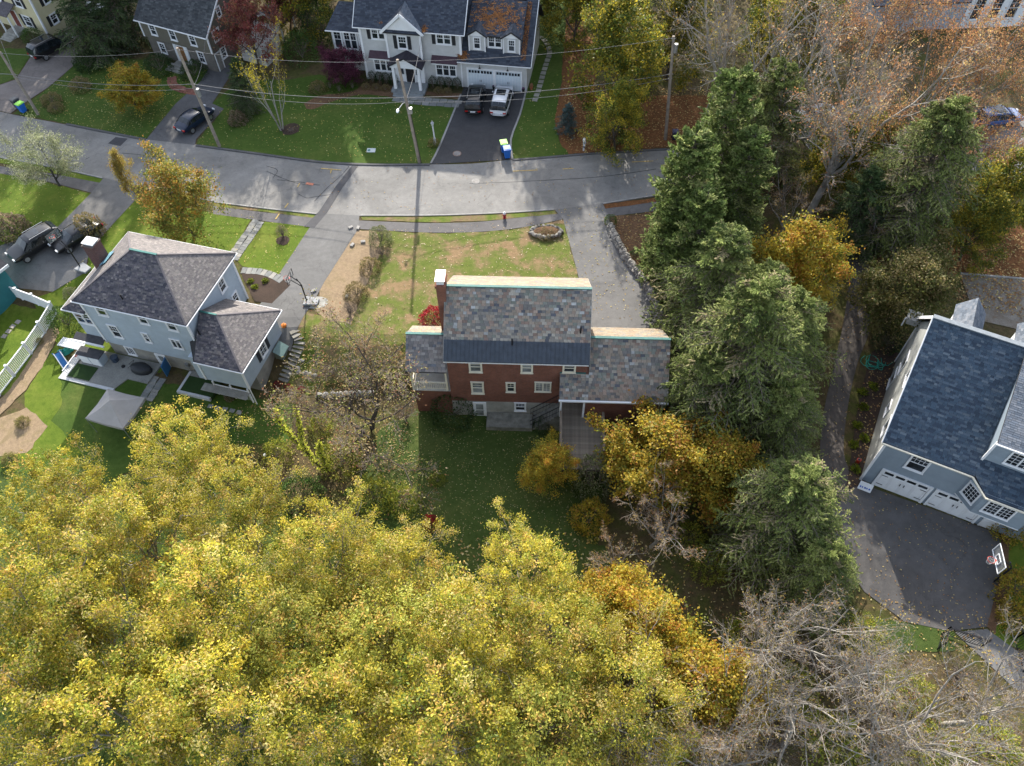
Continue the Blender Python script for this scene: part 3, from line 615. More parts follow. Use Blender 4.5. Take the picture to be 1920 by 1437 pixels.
window(H4, WM, 1.15, 2.65, 4.6, 5.95, cols=3, rows=1, double=2, shut=SHUT); window(H4, WM, 7.95, 9.55, 4.6, 5.95, cols=3, rows=1, double=2, shut=SHUT)
window(H4, WN, 1.15, 2.15, 4.1, 5.5, cols=3, rows=1, shut=SHUT); window(H4, WM, .9, 3.0, 1.05, 2.75, cols=3, rows=1, double=3); window(H4, WM, 7.6, 9.85, 1.05, 2.75, cols=3, rows=1, double=3)
for u0, u1 in ((-10.25, -7.75), (-3.6, -.8)):
    MB().slab([(u0, -.65, 2.95), (u1, -.65, 2.95), (u1, .09, 3.35), (u0, .09, 3.35)], .08).obj('awning_roof', MAR, H4); MB().box(u0 + .05, u1 - .05, -.6, .08, 2.72, 2.86).obj('awning_trim', WHITE, H4)
# portico
for u in (-7.4, -4.7):
    MB().box(u - .14, u + .14, -1.75, -1.47, .3, 2.75).obj('column', WHITE, H4)
mb = MB(); mb.box(-7.7, -4.4, -1.8, -.46, 2.75, 3.0); mb.extr([(-7.7, -1.8, 3.0), (-4.4, -1.8, 3.0), (-6.05, -1.8, 3.9)], (0, .1, 0)); mb.obj('portico_beam', WHITE, H4)
roof(H4, [(-7.9, -.4, 2.95), (-7.9, -2.0, 2.95), (-6.05, -2.0, 4.0), (-6.05, -.4, 4.0)], [((.045, .04, .05), 1)], **kc); roof(H4, [(-4.2, -2.0, 2.95), (-4.2, -.4, 2.95), (-6.05, -.4, 4.0), (-6.05, -2.0, 4.0)], [((.045, .04, .05), 1)], **kc)
MB().prism([(-8.05, .1), (-4.5, .1), (-4.5, -.3), (-8.05, -.3)][::-1], -.1, 2.39).obj('entry_wall', WHITE, H4)
WE = Wall((-8.05, -.3), (-4.5, -.3)); door(H4, WE, 1.55, 2.45, .3, 2.4, plain('black_door', (.02, .018, .02), .4)); window(H4, WE, .95, 1.4, 1.1, 2.3, cols=1, rows=1, sash=False, fw=.06); window(H4, WE, 2.6, 3.05, 1.1, 2.3, cols=1, rows=1, sash=False, fw=.06)
BLUEST = plain('bluestone', (.20, .215, .22), .85, .25, 1.5)
MB().box(-7.8, -4.2, -2.1, -.31, -.1, .3).obj('landing', BLUEST, H4)
for k in range(2): MB().box(-7.5 + 0, -4.3, -2.1 - .35 * (k + 1), -2.1 - .35 * k - .003, -.1, .2 - .1 * k).obj('step', BLUEST, H4)
# garage block
MB().prism([(-.48, 0), (6.35, 0), (6.35, 9.3), (-.48, 9.3)], -.2, 3.25).obj('wall', WG, H4)
gs = .80
def gh(v): return 3.2 + gs * (v + .45)
roof(H4, [(-.85, -.45, 3.2), (6.8, -.45, 3.2), (6.8, .95, gh(.95)), (-.85, .95, gh(.95))], SC_, **kc)
roof(H4, [(-.85, .95, gh(.95)), (.25, .95, gh(.95)), (.25, 4.9, gh(4.9)), (-.85, 4.9, gh(4.9))], SC_, **kc); roof(H4, [(5.6, .95, gh(.95)), (6.8, .95, gh(.95)), (6.8, 4.9, gh(4.9)), (5.6, 4.9, gh(4.9))], SC_, **kc)
roof(H4, [(6.8, 9.7, 3.2), (-.4, 9.7, 3.2), (-.4, 4.9, gh(4.9)), (6.8, 4.9, gh(4.9))], SC_, **kc)
mb = MB(); mb.extr([(6.2, .02, 3.24), (6.2, 9.28, 3.24), (6.2, 4.9, gh(4.9) - .2)], (.12, 0, 0)); mb.obj('gable_wall', siding('beige_side', (.42, .41, .36), .12), H4)
gutter(H4, [(-.85, -.52, 3.13), (6.85, -.52, 3.13)]); MB().bar((6.85, -.45, 3.1), (6.85, 4.9, gh(4.9) - .1), .06, .2).obj('rake_board', WHITE, H4)
MB().prism([(.3, .85), (5.55, .85), (5.55, 3.2), (.3, 3.2)], 3.9, 5.6).obj('dormer_wall', WG, H4)
roof(H4, [(.1, .55, 5.62), (5.75, .55, 5.62), (5.75, 4.6, 7.3), (.1, 4.6, 7.3)], SC_ + [((.22, .12, .06), 1.2)], **kc)
for u in (1.15, 4.7):
    MB().prism([(u - .85, .5), (u + .85, .5), (u + .85, .849), (u - .85, .849)], 3.9, 5.6).obj('dormer_bay', WG, H4)
    mb = MB(); mb.extr([(u - 1.0, .4, 5.6), (u + 1.0, .4, 5.6), (u, .4, 6.15)], (0, .1, 0)); mb.obj('pediment', WHITE, H4)
    roof(H4, [(u - 1.1, 2., 5.62), (u - 1.1, .25, 5.62), (u, .25, 6.35), (u, 2., 6.35)], SC_, **kc); roof(H4, [(u + 1.1, .25, 5.62), (u + 1.1, 2., 5.62), (u, 2., 6.35), (u, .25, 6.35)], SC_, **kc)
    window(H4, Wall((u - .85, .5), (u + .85, .5)), .45, 1.25, 4.15, 5.45, cols=3, rows=1)
    for x in (u - .82, u + .82): MB().box(x - .06, x + .06, .44, .52, 3.9, 5.55).obj('corner_board', WHITE, H4)
window(H4, Wall((.3, .85), (5.55, .85)), 1.88, 3.38, 4.25, 5.5, cols=3, rows=1, double=2)
W7 = Wall((-.48, 0), (6.35, 0)); GD = plain('pale_garage_door', (.52, .58, .62), .55, .04)
for a0 in (.62, 3.55):
    a1 = a0 + 2.65; q = MB(); wbox(q, W7, a0, a1, .003, .03, 0, 2.2); d = q.obj('garage_door', GD, H4); q = MB()
    for b in ((a0 - .14, a0 - .003, 0, 2.35), (a1 + .003, a1 + .14, 0, 2.35), (a0 - .003, a1 + .003, 2.203, 2.35)): wbox(q, W7, b[0], b[1], .003, .08, b[2], b[3])
    q.obj('frame', WHITE, d)
    for k in range(10): x = a0 + k * (a1 - a0) / 9 - .015; wbox(MB(), W7, max(x, a0), min(x + .03, a1), .03, .042, .05, 1.65).obj('batten', WHITE, d)
    for k in range(8): x = a0 + .1 + k * (a1 - a0 - .2) / 8 + (.05 if k > 3 else -.02); wbox(MB(), W7, x, x + .24, .03, .036, 1.78, 2.08).obj('pane', GLASS, d)
    for x in (-.1, .05): wbox(MB(), W7, (a0 + a1) / 2 + x, (a0 + a1) / 2 + x + .04, .042, .06, .8, 1.05).obj('handle', BLACKM, d)
    q = MB(); u = -.48 + (a0 + a1) / 2; q.tube([(u, -.05, 2.75), (u, -.2, 2.95), (u, -.35, 2.9), (u, -.38, 2.7)], .02, 6); q.tube([(u, -.38, 2.7), (u, -.38, 2.55)], [.04, .13], 10); q.obj('wall_lamp', BLACKM, H4)
# sun room
MB().prism([(-14.7, 1.5), (-10.96, 1.5), (-10.96, 6.5), (-14.7, 6.5)], -.1, 4.6).obj('wall', WG, H4)
roof(H4, [(-15.1, 1.1, 4.6), (-11.3, 1.1, 4.6), (-11.3, 4., 6.2), (-14.2, 4., 6.2)], SC_, **kc); roof(H4, [(-15.1, 6.9, 4.6), (-15.1, 1.1, 4.6), (-14.2, 4., 6.2)], SC_, **kc); roof(H4, [(-11.3, 6.9, 4.6), (-15.1, 6.9, 4.6), (-14.2, 4., 6.2), (-11.3, 4., 6.2)], SC_, **kc)
gutter(H4, [(-15.15, 1.05, 4.53), (-11.3, 1.05, 4.53)], .05); WS = Wall((-14.7, 1.5), (-10.96, 1.5))
window(H4, WS, .15, 1.1, 2.4, 4.5, cols=2, rows=1); window(H4, WS, 1.25, 2.75, 2.4, 4.5, cols=2, rows=1, double=2); window(H4, WS, 2.9, 3.7, 2.4, 4.5, cols=2, rows=1)
# leaf litter in the roof valleys
LITT = tinted('dry_leaf', .8, 0, 1., .2, translucent=.15, bmp=0)
def litter(name, pts, par=None, size=(.07, .14), pal=None, parent=None):
    """loose leaves lying at the given points [(x,y,z)]"""
    n = len(pts); P = np.array(pts, float); a = RNG.uniform(0, 6.28, n); sz = RNG.uniform(*size, n); t = RNG.normal(0, .25, (n, 2))
    d1 = np.stack([np.cos(a), np.sin(a), t[:, 0]], 1) * sz[:, None]; d2 = np.stack([-np.sin(a), np.cos(a), t[:, 1]], 1) * (sz * RNG.uniform(.5, .9, n))[:, None]
    V = np.stack([P - d1, P - d2 * .8, P + d1, P + d2 * .8], 1).reshape(-1, 3); Q = np.arange(4 * n).reshape(n, 4)
    pal = pal or [(.32, .14, .04), (.25, .10, .035), (.38, .2, .07), (.2, .12, .06)]; T = np.array(pal)[RNG.integers(0, len(pal), n)] * RNG.uniform(.7, 1.25, (n, 1))
    o = link(name, npmesh(name, V, Q, LITT, T), parent); o['kind'] = 'stuff'; return o
pts = []
for _ in range(5200):
    z = random.random()
    if z < .55: u = random.gauss(2.9, 1.3); v = random.gauss(2.6, .8); h = 5.62 + (v - .55) * .415 + .03
    elif z < .7: u = random.uniform(5.7, 6.2); v = random.uniform(0, 4.6); h = gh(v) + .04
    elif z < .78: u = random.gauss(-.3, .28); v = random.uniform(-.45, .1) + random.random() * .4; h = gh(v) + .05
    elif z < .9: v = random.uniform(-.6, 2.5); u = -4.06 + random.gauss(.05, .1) - v * 0.; u = -4.0 + random.gauss(0, .12); h = 6.1 + max(v, -.35) * .676 + .29
    else: v = random.uniform(.0, 2.5); u = -8.55 + random.gauss(0, .1); h = 6.1 + v * .676 + .29
    if z < .55 and not (.1 < u < 5.7 and .6 < v < 4.5): continue
    if z < .55 and (math.sin(u * 4 + v * 3) + math.sin(v * 7 - u * 2)) < -.3 and random.random() < .8: continue
    pts.append((u, v, h))
litter('fallen_leaves', pts, parent=H4, size=(.05, .1), pal=[(.42, .2, .07), (.36, .15, .05), (.3, .13, .05)])

# ================================================================ BROWN HOUSE (top left)
OLV = siding('olive_grey_siding', (.135, .125, .10), .13); TAU = brickmat('painted_brick', (.15, .135, .12), (.13, .12, .105), (.12, .11, .1))
H5 = thing('olive_house', 'olive-grey two-storey house with a dark asphalt roof behind the golden shrub', 'house', (-39.25, 81.33, 0), R_(-25.4))
MB().prism([(.1, .1), (8.9, .1), (8.9, 7.0), (.1, 7.0)], -.2, 2.25).obj('wall', TAU, H5)
mb = MB(); mb.prism([(-.05, -.05), (9.05, -.05), (9.05, 7.1), (-.05, 7.1)], 2.253, 4.35)
for u in (-.05, 8.9): mb.extr([(u, -.05, 4.34), (u, 7.1, 4.34), (u, 3.5, 7.2)], (.15, 0, 0))
mb.obj('upper_wall', OLV, H5)
SD = [((.055, .06, .065), 4), ((.075, .08, .085), 3), ((.04, .045, .05), 2)]
roof(H5, [(-.3, -.4, 4.3), (9.3, -.4, 4.3), (9.3, 3.5, 7.5), (-.3, 3.5, 7.5)], SD, **kc); roof(H5, [(9.3, 7.5, 4.3), (-.3, 7.5, 4.3), (-.3, 3.5, 7.5), (9.3, 3.5, 7.5)], SD, **kc)
gutter(H5, [(-.3, -.46, 4.23), (9.3, -.46, 4.23)], .05); MB().bar((9.33, -.4, 4.2), (9.33, 3.5, 7.4), .05, .18).obj('rake_board', WHITE, H5)
for u in (-.05, 9.05): MB().box(u - .08, u + .08, -.11, .02, 2.3, 4.2).obj('corner_board', WHITE, H5)
WU = Wall((-.05, -.05), (9.05, -.05)); WV = Wall((.1, .1), (8.9, .1)); WX = Wall((9.05, -.05), (9.05, 7.1)); WY = Wall((8.9, .1), (8.9, 7.0))
for a in (1.2, 3.85, 6.5): window(H5, WU, a, a + .9, 2.75, 4.0, cols=2, rows=1)
window(H5, WV, 1.25, 2.15, .6, 1.85, cols=2, rows=1); window(H5, WV, 6.6, 7.5, .75, 2.05, cols=2, rows=1); door(H5, WV, 4.0, 4.85, .2, 2.05, plain('wooden_door', (.2, .1, .04), .5))
wbox(MB(), WV, 3.5, 3.85, .003, .1, .2, 2.2).obj('sidelight', WHITE, H5); wbox(MB(), WV, 5.0, 5.35, .003, .1, .2, 2.2).obj('sidelight', WHITE, H5)
window(H5, WX, .85, 2.0, 3.1, 4.3, cols=2, rows=2); window(H5, WX, 2.4, 3.1, 5.0, 6.1, cols=2, rows=1); window(H5, WY, 1.15, 2.0, .9, 2.1, cols=2, rows=1); door(H5, WY, .25, 1.0, 0, 1.95, plain('grey_door', (.2, .19, .17), .5))
for k in range(4): MB().box(3.4 - .1 * k, 5.3 + .1 * k, -.9 - .32 * (k + 1) + (0 if k else .0), -.9 - .32 * k - .003, -.1, .6 - .15 * (k + 1)).obj('step', CONC, H5)
MB().box(3.4, 5.3, -.897, .09, -.1, .6 - .4).obj('stoop', CONC, H5)

# ================================================================ YELLOW HOUSE (top left corner)
YEL = siding('cream_yellow_siding', (.52, .47, .30), .12)
H6 = thing('yellow_house', 'cream yellow house with black shutters in the top left corner', 'house', (-52.23, 85.38, 0), R_(62.02))
MB().prism([(0, 0), (7.5, 0), (7.5, 10), (0, 10)], -.2, 5.4).obj('wall', YEL, H6)
roof(H6, [(-.4, -.4, 5.4), (8, -.4, 5.4), (8, 5, 8.6), (-.4, 5, 8.6)], SD, **kc); roof(H6, [(8, 10.4, 5.4), (-.4, 10.4, 5.4), (-.4, 5, 8.6), (8, 5, 8.6)], SD, **kc)
WZ = Wall((0, 0), (7.5, 0)); WQ = Wall((0, 10), (0, 0))
window(H6, WZ, 1.2, 2.1, .95, 2.1, cols=2, rows=1, shut=SHUT); window(H6, WZ, 1.4, 2.3, 3.2, 4.5, cols=2, rows=1, shut=SHUT)
window(H6, WQ, 6.95, 8.2, .8, 2.1, cols=2, rows=1, shut=SHUT); window(H6, WQ, 7.0, 8.2, 3.1, 4.5, cols=2, rows=1, shut=SHUT); window(H6, WQ, 3.5, 4.7, 3.1, 4.5, cols=2, rows=1, shut=SHUT)
door(H6, WQ, 5.1, 6.0, .4, 2.3, plain('red_brown_door', (.16, .05, .04), .5)); MB().box(-.1, .08, -.1, .08, -.1, 5.3).obj('corner_board', WHITE, H6)
MB().slab([(-1.6, 3.4, 2.5), (-1.6, 5.3, 2.5), (-.01, 5.3, 3.2), (-.01, 3.4, 3.2)][::-1], .1).obj('porch_roof', plain('slate_porch', (.1, .09, .10), .8, .3, 4.), H6)
for v in (3.5, 5.2): MB().box(-1.5, -1.36, v - .07, v + .07, 0, 2.4).obj('porch_post', WHITE, H6)
for k in range(4): MB().box(-1.3 - .33 * (k + 1), -1.3 - .33 * k - .003, 3.5, 5.2, -.1, .45 - .11 * (k + 1)).obj('step', CONC, H6)
MB().box(-1.297, -.01, 3.5, 5.2, -.1, .38).obj('stoop', CONC, H6)
H7 = thing('garage', 'white garage behind the black van and the dark pine', 'garage', (-49.2, 90.2, 0), R_(-28)); MB().box(0, 4.5, 0, 4, -.1, 2.6).obj('wall', YEL, H7)
wbox(MB(), Wall((0, 0), (4.5, 0)), .4, 3.8, .003, .04, 0, 2.2).obj('garage_door', WHITE, H7); MB().extr([(0 - .3, -.4, 2.6), (4.8, -.4, 2.6), (4.8, 2, 4.), (-.3, 2, 4.)], (0, 0, .1)).obj('roof', MATS['dark_roofing'], H7)

# ================================================================ TEAL HOUSE (left edge) / TOP RIGHT HOUSE / pavilion
TEAL = siding('teal_siding', (.03, .15, .17), .12)
p = gp(38, 549); q = gp(0, 592); H8 = thing('teal_house', 'teal clapboard house corner at the left edge beside the white fence', 'house', p, math.atan2(q[1] - p[1], q[0] - p[0]))
MB().box(-.1, 6, -8, 0.0, -2.5, 3.1).obj('wall', TEAL, H8); MB().extr([(-.5, .3, 3.1), (6.3, .3, 3.1), (6.3, -4, 5.6), (-.5, -4, 5.6)], (0, 0, .12)).obj('roof', MATS['dark_roofing'], H8); MB().box(-.5, 6.3, .3, .38, 2.95, 3.2).obj('gutter', WHITE, H8)
p = at(1640, 12, 3.); H9 = thing('grey_cape_house', 'grey house mostly hidden behind autumn trees at the top right edge', 'house', (p[0], p[1], 0), R_(2))
GR9 = siding('grey_siding', (.34, .37, .42)); MB().box(0, 18, 0, 9, -.1, 3.3).obj('wall', GR9, H9)
roof(H9, [(-.4, -.5, 3.3), (10.5, -.5, 3.3), (10.5, 4.5, 6.6), (-.4, 4.5, 6.6)], SBL, **kc); roof(H9, [(10.5, 0 - .1, 4.2), (18.4, -.1, 4.2), (18.4, 4.5, 6.6), (10.5, 4.5, 6.6)], SB, **kc)
MB().box(10.6, 18, -.08, -.003, 0, 4.1).obj('porch_wall', WHITE, H9)
for a in (11.2, 13.2, 15.2): window(H9, Wall((10.6, -.08), (18, -.08)), a - 10.6, a - 9.3, 1.0, 3.4, cols=2, rows=1)
p = gp(455, 118); HA = thing('shed', 'small grey shed partly hidden by the red maple', 'shed', (p[0], p[1] + .5, 0), R_(-25)); MB().box(0, 3.2, 0, 3, -.1, 2.2).obj('wall', plain('shed_paint', (.4, .4, .38), .7), HA)
MB().slab([(-.3, -.3, 2.2), (3.5, -.3, 2.2), (3.5, 3.3, 2.9), (-.3, 3.3, 2.9)], .1).obj('roof', plain('pale_shed_roof', (.42, .41, .38), .8, .2), HA)
p = gp(530, 75); HB = thing('pergola', 'small open pavilion with a grey gabled roof beside the red maple', 'pavilion', (p[0] - 2.5, p[1] + .5, 0), R_(-25))
for x in (0, 3.2):
    for y in (0, 2.4): MB().box(x - .07, x + .07, y - .07, y + .07, 0, 2.4).obj('post', WHITE, HB)
roof(HB, [(-.4, 2.8, 2.4), (-.4, -.4, 2.4), (1.6, -.4, 3.4), (1.6, 2.8, 3.4)], SBL, **kc); roof(HB, [(3.6, -.4, 2.4), (3.6, 2.8, 2.4), (1.6, 2.8, 3.4), (1.6, -.4, 3.4)], SC_, **kc)
mb = MB(); mb.bar((-.4, -.42, 2.35), (1.6, -.42, 3.35), .06, .16); mb.bar((3.6, -.42, 2.35), (1.6, -.42, 3.35), .06, .16); mb.obj('rake_board', WHITE, HB)

# ================================================================ GROUND
_gc = {}
def gb(x, y):
    """height of the 1 m terrain grid at x, y"""
    i, j = math.floor(x), math.floor(y); fx_, fy_ = x - i, y - j
    def g(a, b):
        if (a, b) not in _gc: _gc[(a, b)] = float(gz(a, b))
        return _gc[(a, b)]
    return (g(i, j) * (1 - fx_) + g(i + 1, j) * fx_) * (1 - fy_) + (g(i, j + 1) * (1 - fx_) + g(i + 1, j + 1) * fx_) * fy_
xs = np.concatenate([[-2500, -900, -350, -160, -110], np.arange(-85, 86), [110, 160, 350, 900, 2500]]).astype(float)
ys = np.concatenate([[-2500, -900, -300, -100, -40, -20], np.arange(-10, 126), [150, 220, 400, 1000, 3500]]).astype(float)
XX, YY = np.meshgrid(xs, ys); ZZ = gz(XX, YY); n_, m_ = XX.shape
ii = np.arange(n_ * m_).reshape(n_, m_); Q = np.stack([ii[:-1, :-1], ii[:-1, 1:], ii[1:, 1:], ii[1:, :-1]], -1).reshape(-1, 4)
GROUND = ground_mat('woodland_floor', [(.3, (.06, .065, .02)), (.45, (.10, .075, .04)), (.6, (.075, .085, .022)), (.75, (.13, .085, .045))], .35, 3., 22., .8, [(.3, (.6, .6, .6)), (.7, (1.2, 1.15, 1.1))])
o = link('ground', npmesh('ground', np.stack([XX, YY, ZZ], -1).reshape(-1, 3), Q, GROUND)); o['kind'] = 'structure'
def px_poly(pts, jit=0., step=.5):
    W = [gp(*p)[:2] for p in pts]; out = []
    for i, a in enumerate(W):
        b = W[(i + 1) % len(W)]; L = math.dist(a, b); n = max(1, int(L / step)) if jit else 1
        for k in range(n):
            t = k / n; out.append((a[0] + (b[0] - a[0]) * t + (random.gauss(0, jit) if k else 0), a[1] + (b[1] - a[1]) * t + (random.gauss(0, jit) if k else 0)))
    return out
def sheet(name, poly, mat, off=.02, parent=None, kind='structure'):
    """a ground cover laid over the terrain, cut to its outline"""
    if parea(poly) < 0: poly = poly[::-1]
    V = []; Fc = []; key = {}
    x0, x1 = min(p[0] for p in poly), max(p[0] for p in poly); y0, y1 = min(p[1] for p in poly), max(p[1] for p in poly)
    def vid(p):
        k = (round(p[0], 4), round(p[1], 4))
        if k not in key: key[k] = len(V); V.append((k[0], k[1], gb(*k) + off))
        return key[k]
    for i in range(math.floor(x0), math.ceil(x1)):
        c0 = clip(clip(poly, -1, 0, -i), 1, 0, i + 1)
        if len(c0) < 3: continue
        for j in range(math.floor(y0), math.ceil(y1)):
            c = clip(c0, 0, -1, -j); c = clip(c, 0, 1, j + 1) if len(c) > 2 else c
            if len(c) < 3 or parea(c) < 1e-4: continue
            f = []
            for p in c:
                q = vid(p)
                if not f or f[-1] != q: f.append(q)
            if len(f) > 2 and f[0] == f[-1]: f.pop()
            if len(set(f)) > 2: Fc.append(f)
    me = bpy.data.meshes.new(name); me.from_pydata(V, [], Fc); me.materials.append(mat); me.update()
    o = link(name, me, parent)
    if kind: o['kind'] = kind
    return o
def smooth(pts, k=4):
    """Catmull-Rom through pixel points"""
    P = [np.array(p, float) for p in pts]; P = [2 * P[0] - P[1]] + P + [2 * P[-1] - P[-2]]; out = []
    for i in range(1, len(P) - 2):
        for j in range(k):
            t = j / k; a, b, c, d = P[i - 1], P[i], P[i + 1], P[i + 2]
            out.append(tuple(.5 * (2 * b + (c - a) * t + (2 * a - 5 * b + 4 * c - d) * t * t + (3 * b - a - 3 * c + d) * t ** 3)))
    out.append(tuple(P[-2])); return out
def asphalt(name, col, var=.35, speck=None):
    if name in MATS: return MATS[name]
    m = bpy.data.materials.new(name); nt, bs = nodes(m)
    a = ramp(nt, noise(nt, .22, 6, .7, dist=.8), [(.3, 1 - var), (.7, 1 + var * .35)]); b = ramp(nt, noise(nt, 2.2, 6, .75), [(.3, .86), (.7, 1.1)])
    c = mixc(nt, col, a, 1., 'MULTIPLY'); c = mixc(nt, c, b, 1., 'MULTIPLY')
    d = ramp(nt, noise(nt, 60., 3, .8), [(.3, .78), (.7, 1.22)]); c = mixc(nt, c, d, 1., 'MULTIPLY')
    vo = nt.nodes.new('ShaderNodeTexVoronoi'); vo.feature = 'DISTANCE_TO_EDGE'; vo.inputs['Scale'].default_value = .28
    tc = nt.nodes.new('ShaderNodeTexCoord'); nz = noise(nt, .9, 4, out=1); ad = nt.nodes.new('ShaderNodeVectorMath'); ad.operation = 'MULTIPLY_ADD'
    nt.links.new(nz, ad.inputs[0]); ad.inputs[1].default_value = (1.6, 1.6, 0); nt.links.new(tc.outputs['Object'], ad.inputs[2]); nt.links.new(ad.outputs[0], vo.inputs['Vector'])
    cr = ramp(nt, vo.outputs['Distance'], [(.0, .62), (.006, 1.)]); c = mixc(nt, c, cr, .8, 'MULTIPLY')
    nt.links.new(c, bs.inputs['Base Color']); bs.inputs['Roughness'].default_value = .88; bs.inputs['Specular IOR Level'].default_value = .25
    bump(nt, bs, noise(nt, 70., 3, .8), .5, .01); MATS[name] = m; return m
ROADM = asphalt('road_asphalt', (.20, .195, .185)); DRV = asphalt('driveway_asphalt', (.14, .138, .135), .3); NEWD = asphalt('new_asphalt', (.05, .05, .053), .25)
WALKM = asphalt('pavement_asphalt', (.115, .11, .11), .3); DKD = asphalt('dark_driveway_asphalt', (.10, .095, .092), .4); PATHM = asphalt('brown_path_asphalt', (.085, .075, .068), .3)
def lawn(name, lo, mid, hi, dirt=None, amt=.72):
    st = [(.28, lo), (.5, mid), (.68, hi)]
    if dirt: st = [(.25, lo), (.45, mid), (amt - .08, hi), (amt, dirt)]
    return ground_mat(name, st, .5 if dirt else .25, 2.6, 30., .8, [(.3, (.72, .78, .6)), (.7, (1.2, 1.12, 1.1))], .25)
L1 = lawn('bright_lawn', (.07, .12, .012), (.10, .15, .017), (.145, .175, .03)); L2 = lawn('front_lawn', (.042, .082, .013), (.058, .10, .018), (.09, .118, .028))
L3 = lawn('patchy_lawn', (.085, .125, .02), (.12, .145, .035), (.155, .145, .06), (.24, .165, .10), .6); L4 = lawn('shade_toned_lawn', (.038, .068, .016), (.054, .084, .021), (.085, .105, .032))  # L4: shade is put into the colour as a darker green
L5 = lawn('worn_lawn', (.07, .12, .02), (.12, .15, .03), (.16, .15, .06), (.20, .14, .09), .6)
DIRT = ground_mat('bare_soil', [(.3, (.22, .16, .105)), (.5, (.27, .20, .13)), (.7, (.20, .155, .085))], .5, 4., 25., .6, [(.3, (.8, .8, .8)), (.7, (1.15, 1.15, 1.1))], 1.5)
MULCH = ground_mat('leaf_mulch', [(.3, (.10, .06, .035)), (.5, (.14, .085, .05)), (.7, (.17, .11, .065))], .5, 5., 18., .9, [(.3, (.7, .7, .7)), (.7, (1.25, 1.2, 1.15))])
DMULCH = ground_mat('dark_mulch', [(.3, (.04, .03, .024)), (.6, (.065, .045, .035))], .6, 6., 22., .9)
RUST = ground_mat('rusty_leaf_ground', [(.3, (.11, .055, .025)), (.55, (.18, .085, .035)), (.75, (.09, .06, .03))], .5, 5., 16., .9, [(.3, (.6, .6, .6)), (.7, (1.3, 1.2, 1.15))])
def pxs(name, pts, mat, off=.02, jit=0.): return sheet(name, px_poly(pts, jit), mat, off)

far = [(-160, 160), (-60, 190), (0, 210), (90, 228), (180, 245), (275, 262), (366, 272), (480, 287), (600, 303), (700, 308), (787, 309), (880, 308), (960, 300), (1030, 294), (1100, 288), (1250, 280), (1420, 268)]
near = [(-160, 262), (0, 295), (100, 313), (195, 335), (300, 360), (420, 382), (500, 392), (595, 402), (660, 406), (700, 405), (800, 405), (900, 402), (980, 398), (1040, 394), (1125, 383), (1235, 367), (1420, 346)]
pxs('road', smooth(far) + smooth(near)[::-1], ROADM, .035)
pxs('sidewalk', smooth([(-160, 275), (0, 312), (100, 327), (195, 345)]) + [(172, 362), (85, 340), (0, 326), (-160, 292)], WALKM, .03)
pxs('sidewalk', smooth([(400, 387), (480, 397), (560, 406), (592, 410)]) + [(580, 426), (500, 416), (400, 402)], WALKM, .03)
pxs('sidewalk', smooth([(672, 414), (740, 417), (820, 419), (905, 416), (980, 408), (1048, 401)]) + smooth([(1055, 412), (980, 427), (905, 435), (820, 437), (740, 434), (672, 430)]), WALKM, .03)
pxs('sidewalk', [(1130, 393), (1240, 375), (1420, 352), (1420, 372), (1240, 395), (1140, 407)], WALKM, .03)
pxs('driveway', [(195, 334), (240, 346), (258, 372), (213, 420), (170, 468), (160, 512), (100, 548), (20, 540), (-20, 500), (-20, 470), (60, 440), (105, 430), (172, 362)], DRV, .045)
pxs('driveway', [(595, 401), (674, 405), (672, 430), (640, 480), (608, 530), (592, 560), (572, 590), (545, 660), (500, 640), (470, 612), (520, 520), (583, 424)], DRV, .045)
pxs('driveway', [(1040, 394), (1130, 382), (1142, 407), (1150, 440), (1195, 505), (1232, 560), (1250, 605), (1250, 640), (1095, 640), (1105, 570), (1086, 525), (1056, 412)], DRV, .045)
pxs('driveway', smooth([(808, 309), (822, 280), (845, 225), (866, 175), (870, 162)]) + [(988, 172), (975, 215), (958, 262), (961, 300)], NEWD, .045)
pxs('driveway', [(275, 262), (366, 273), (368, 262), (420, 205), (398, 195), (447, 120), (420, 108), (395, 125), (375, 155), (330, 195)], asphalt('mid_driveway_asphalt', (.10, .10, .103), .3), .045)
pxs('driveway', [(-60, 192), (20, 214), (45, 195), (90, 165), (120, 140), (165, 100), (150, 65), (120, 60), (68, 92), (30, 150), (-60, 180)], asphalt('old_driveway_asphalt', (.17, .15, .14), .3), .045)
pxs('driveway', [(1606, 905), (1760, 960), (1872, 1002), (1880, 1060), (1850, 1176), (1780, 1184), (1695, 1166), (1620, 1110), (1560, 1020), (1560, 960)], DKD, .045)
pxs('path', smooth([(1575, 440), (1590, 520), (1582, 600), (1560, 700), (1540, 800), (1540, 900), (1570, 1000)]) + smooth([(1640, 1000), (1604, 905), (1582, 850), (1590, 760), (1608, 680), (1632, 610), (1625, 520), (1650, 440)]), PATHM, .04)
pxs('driveway', [(1800, 515), (2000, 530), (2000, 640), (1830, 600)], ground_mat('leafy_paving', [(.35, (.24, .22, .19)), (.6, (.17, .14, .11)), (.7, (.24, .12, .06))], 1.2, 5., 30., .4), .045)
pxs('road', [(1470, 195), (1600, 200), (1700, 240), (2100, 205), (2100, 320), (1860, 330), (1700, 290), (1560, 330), (1500, 260)], asphalt('far_street_asphalt', (.18, .175, .17), .25), .03)
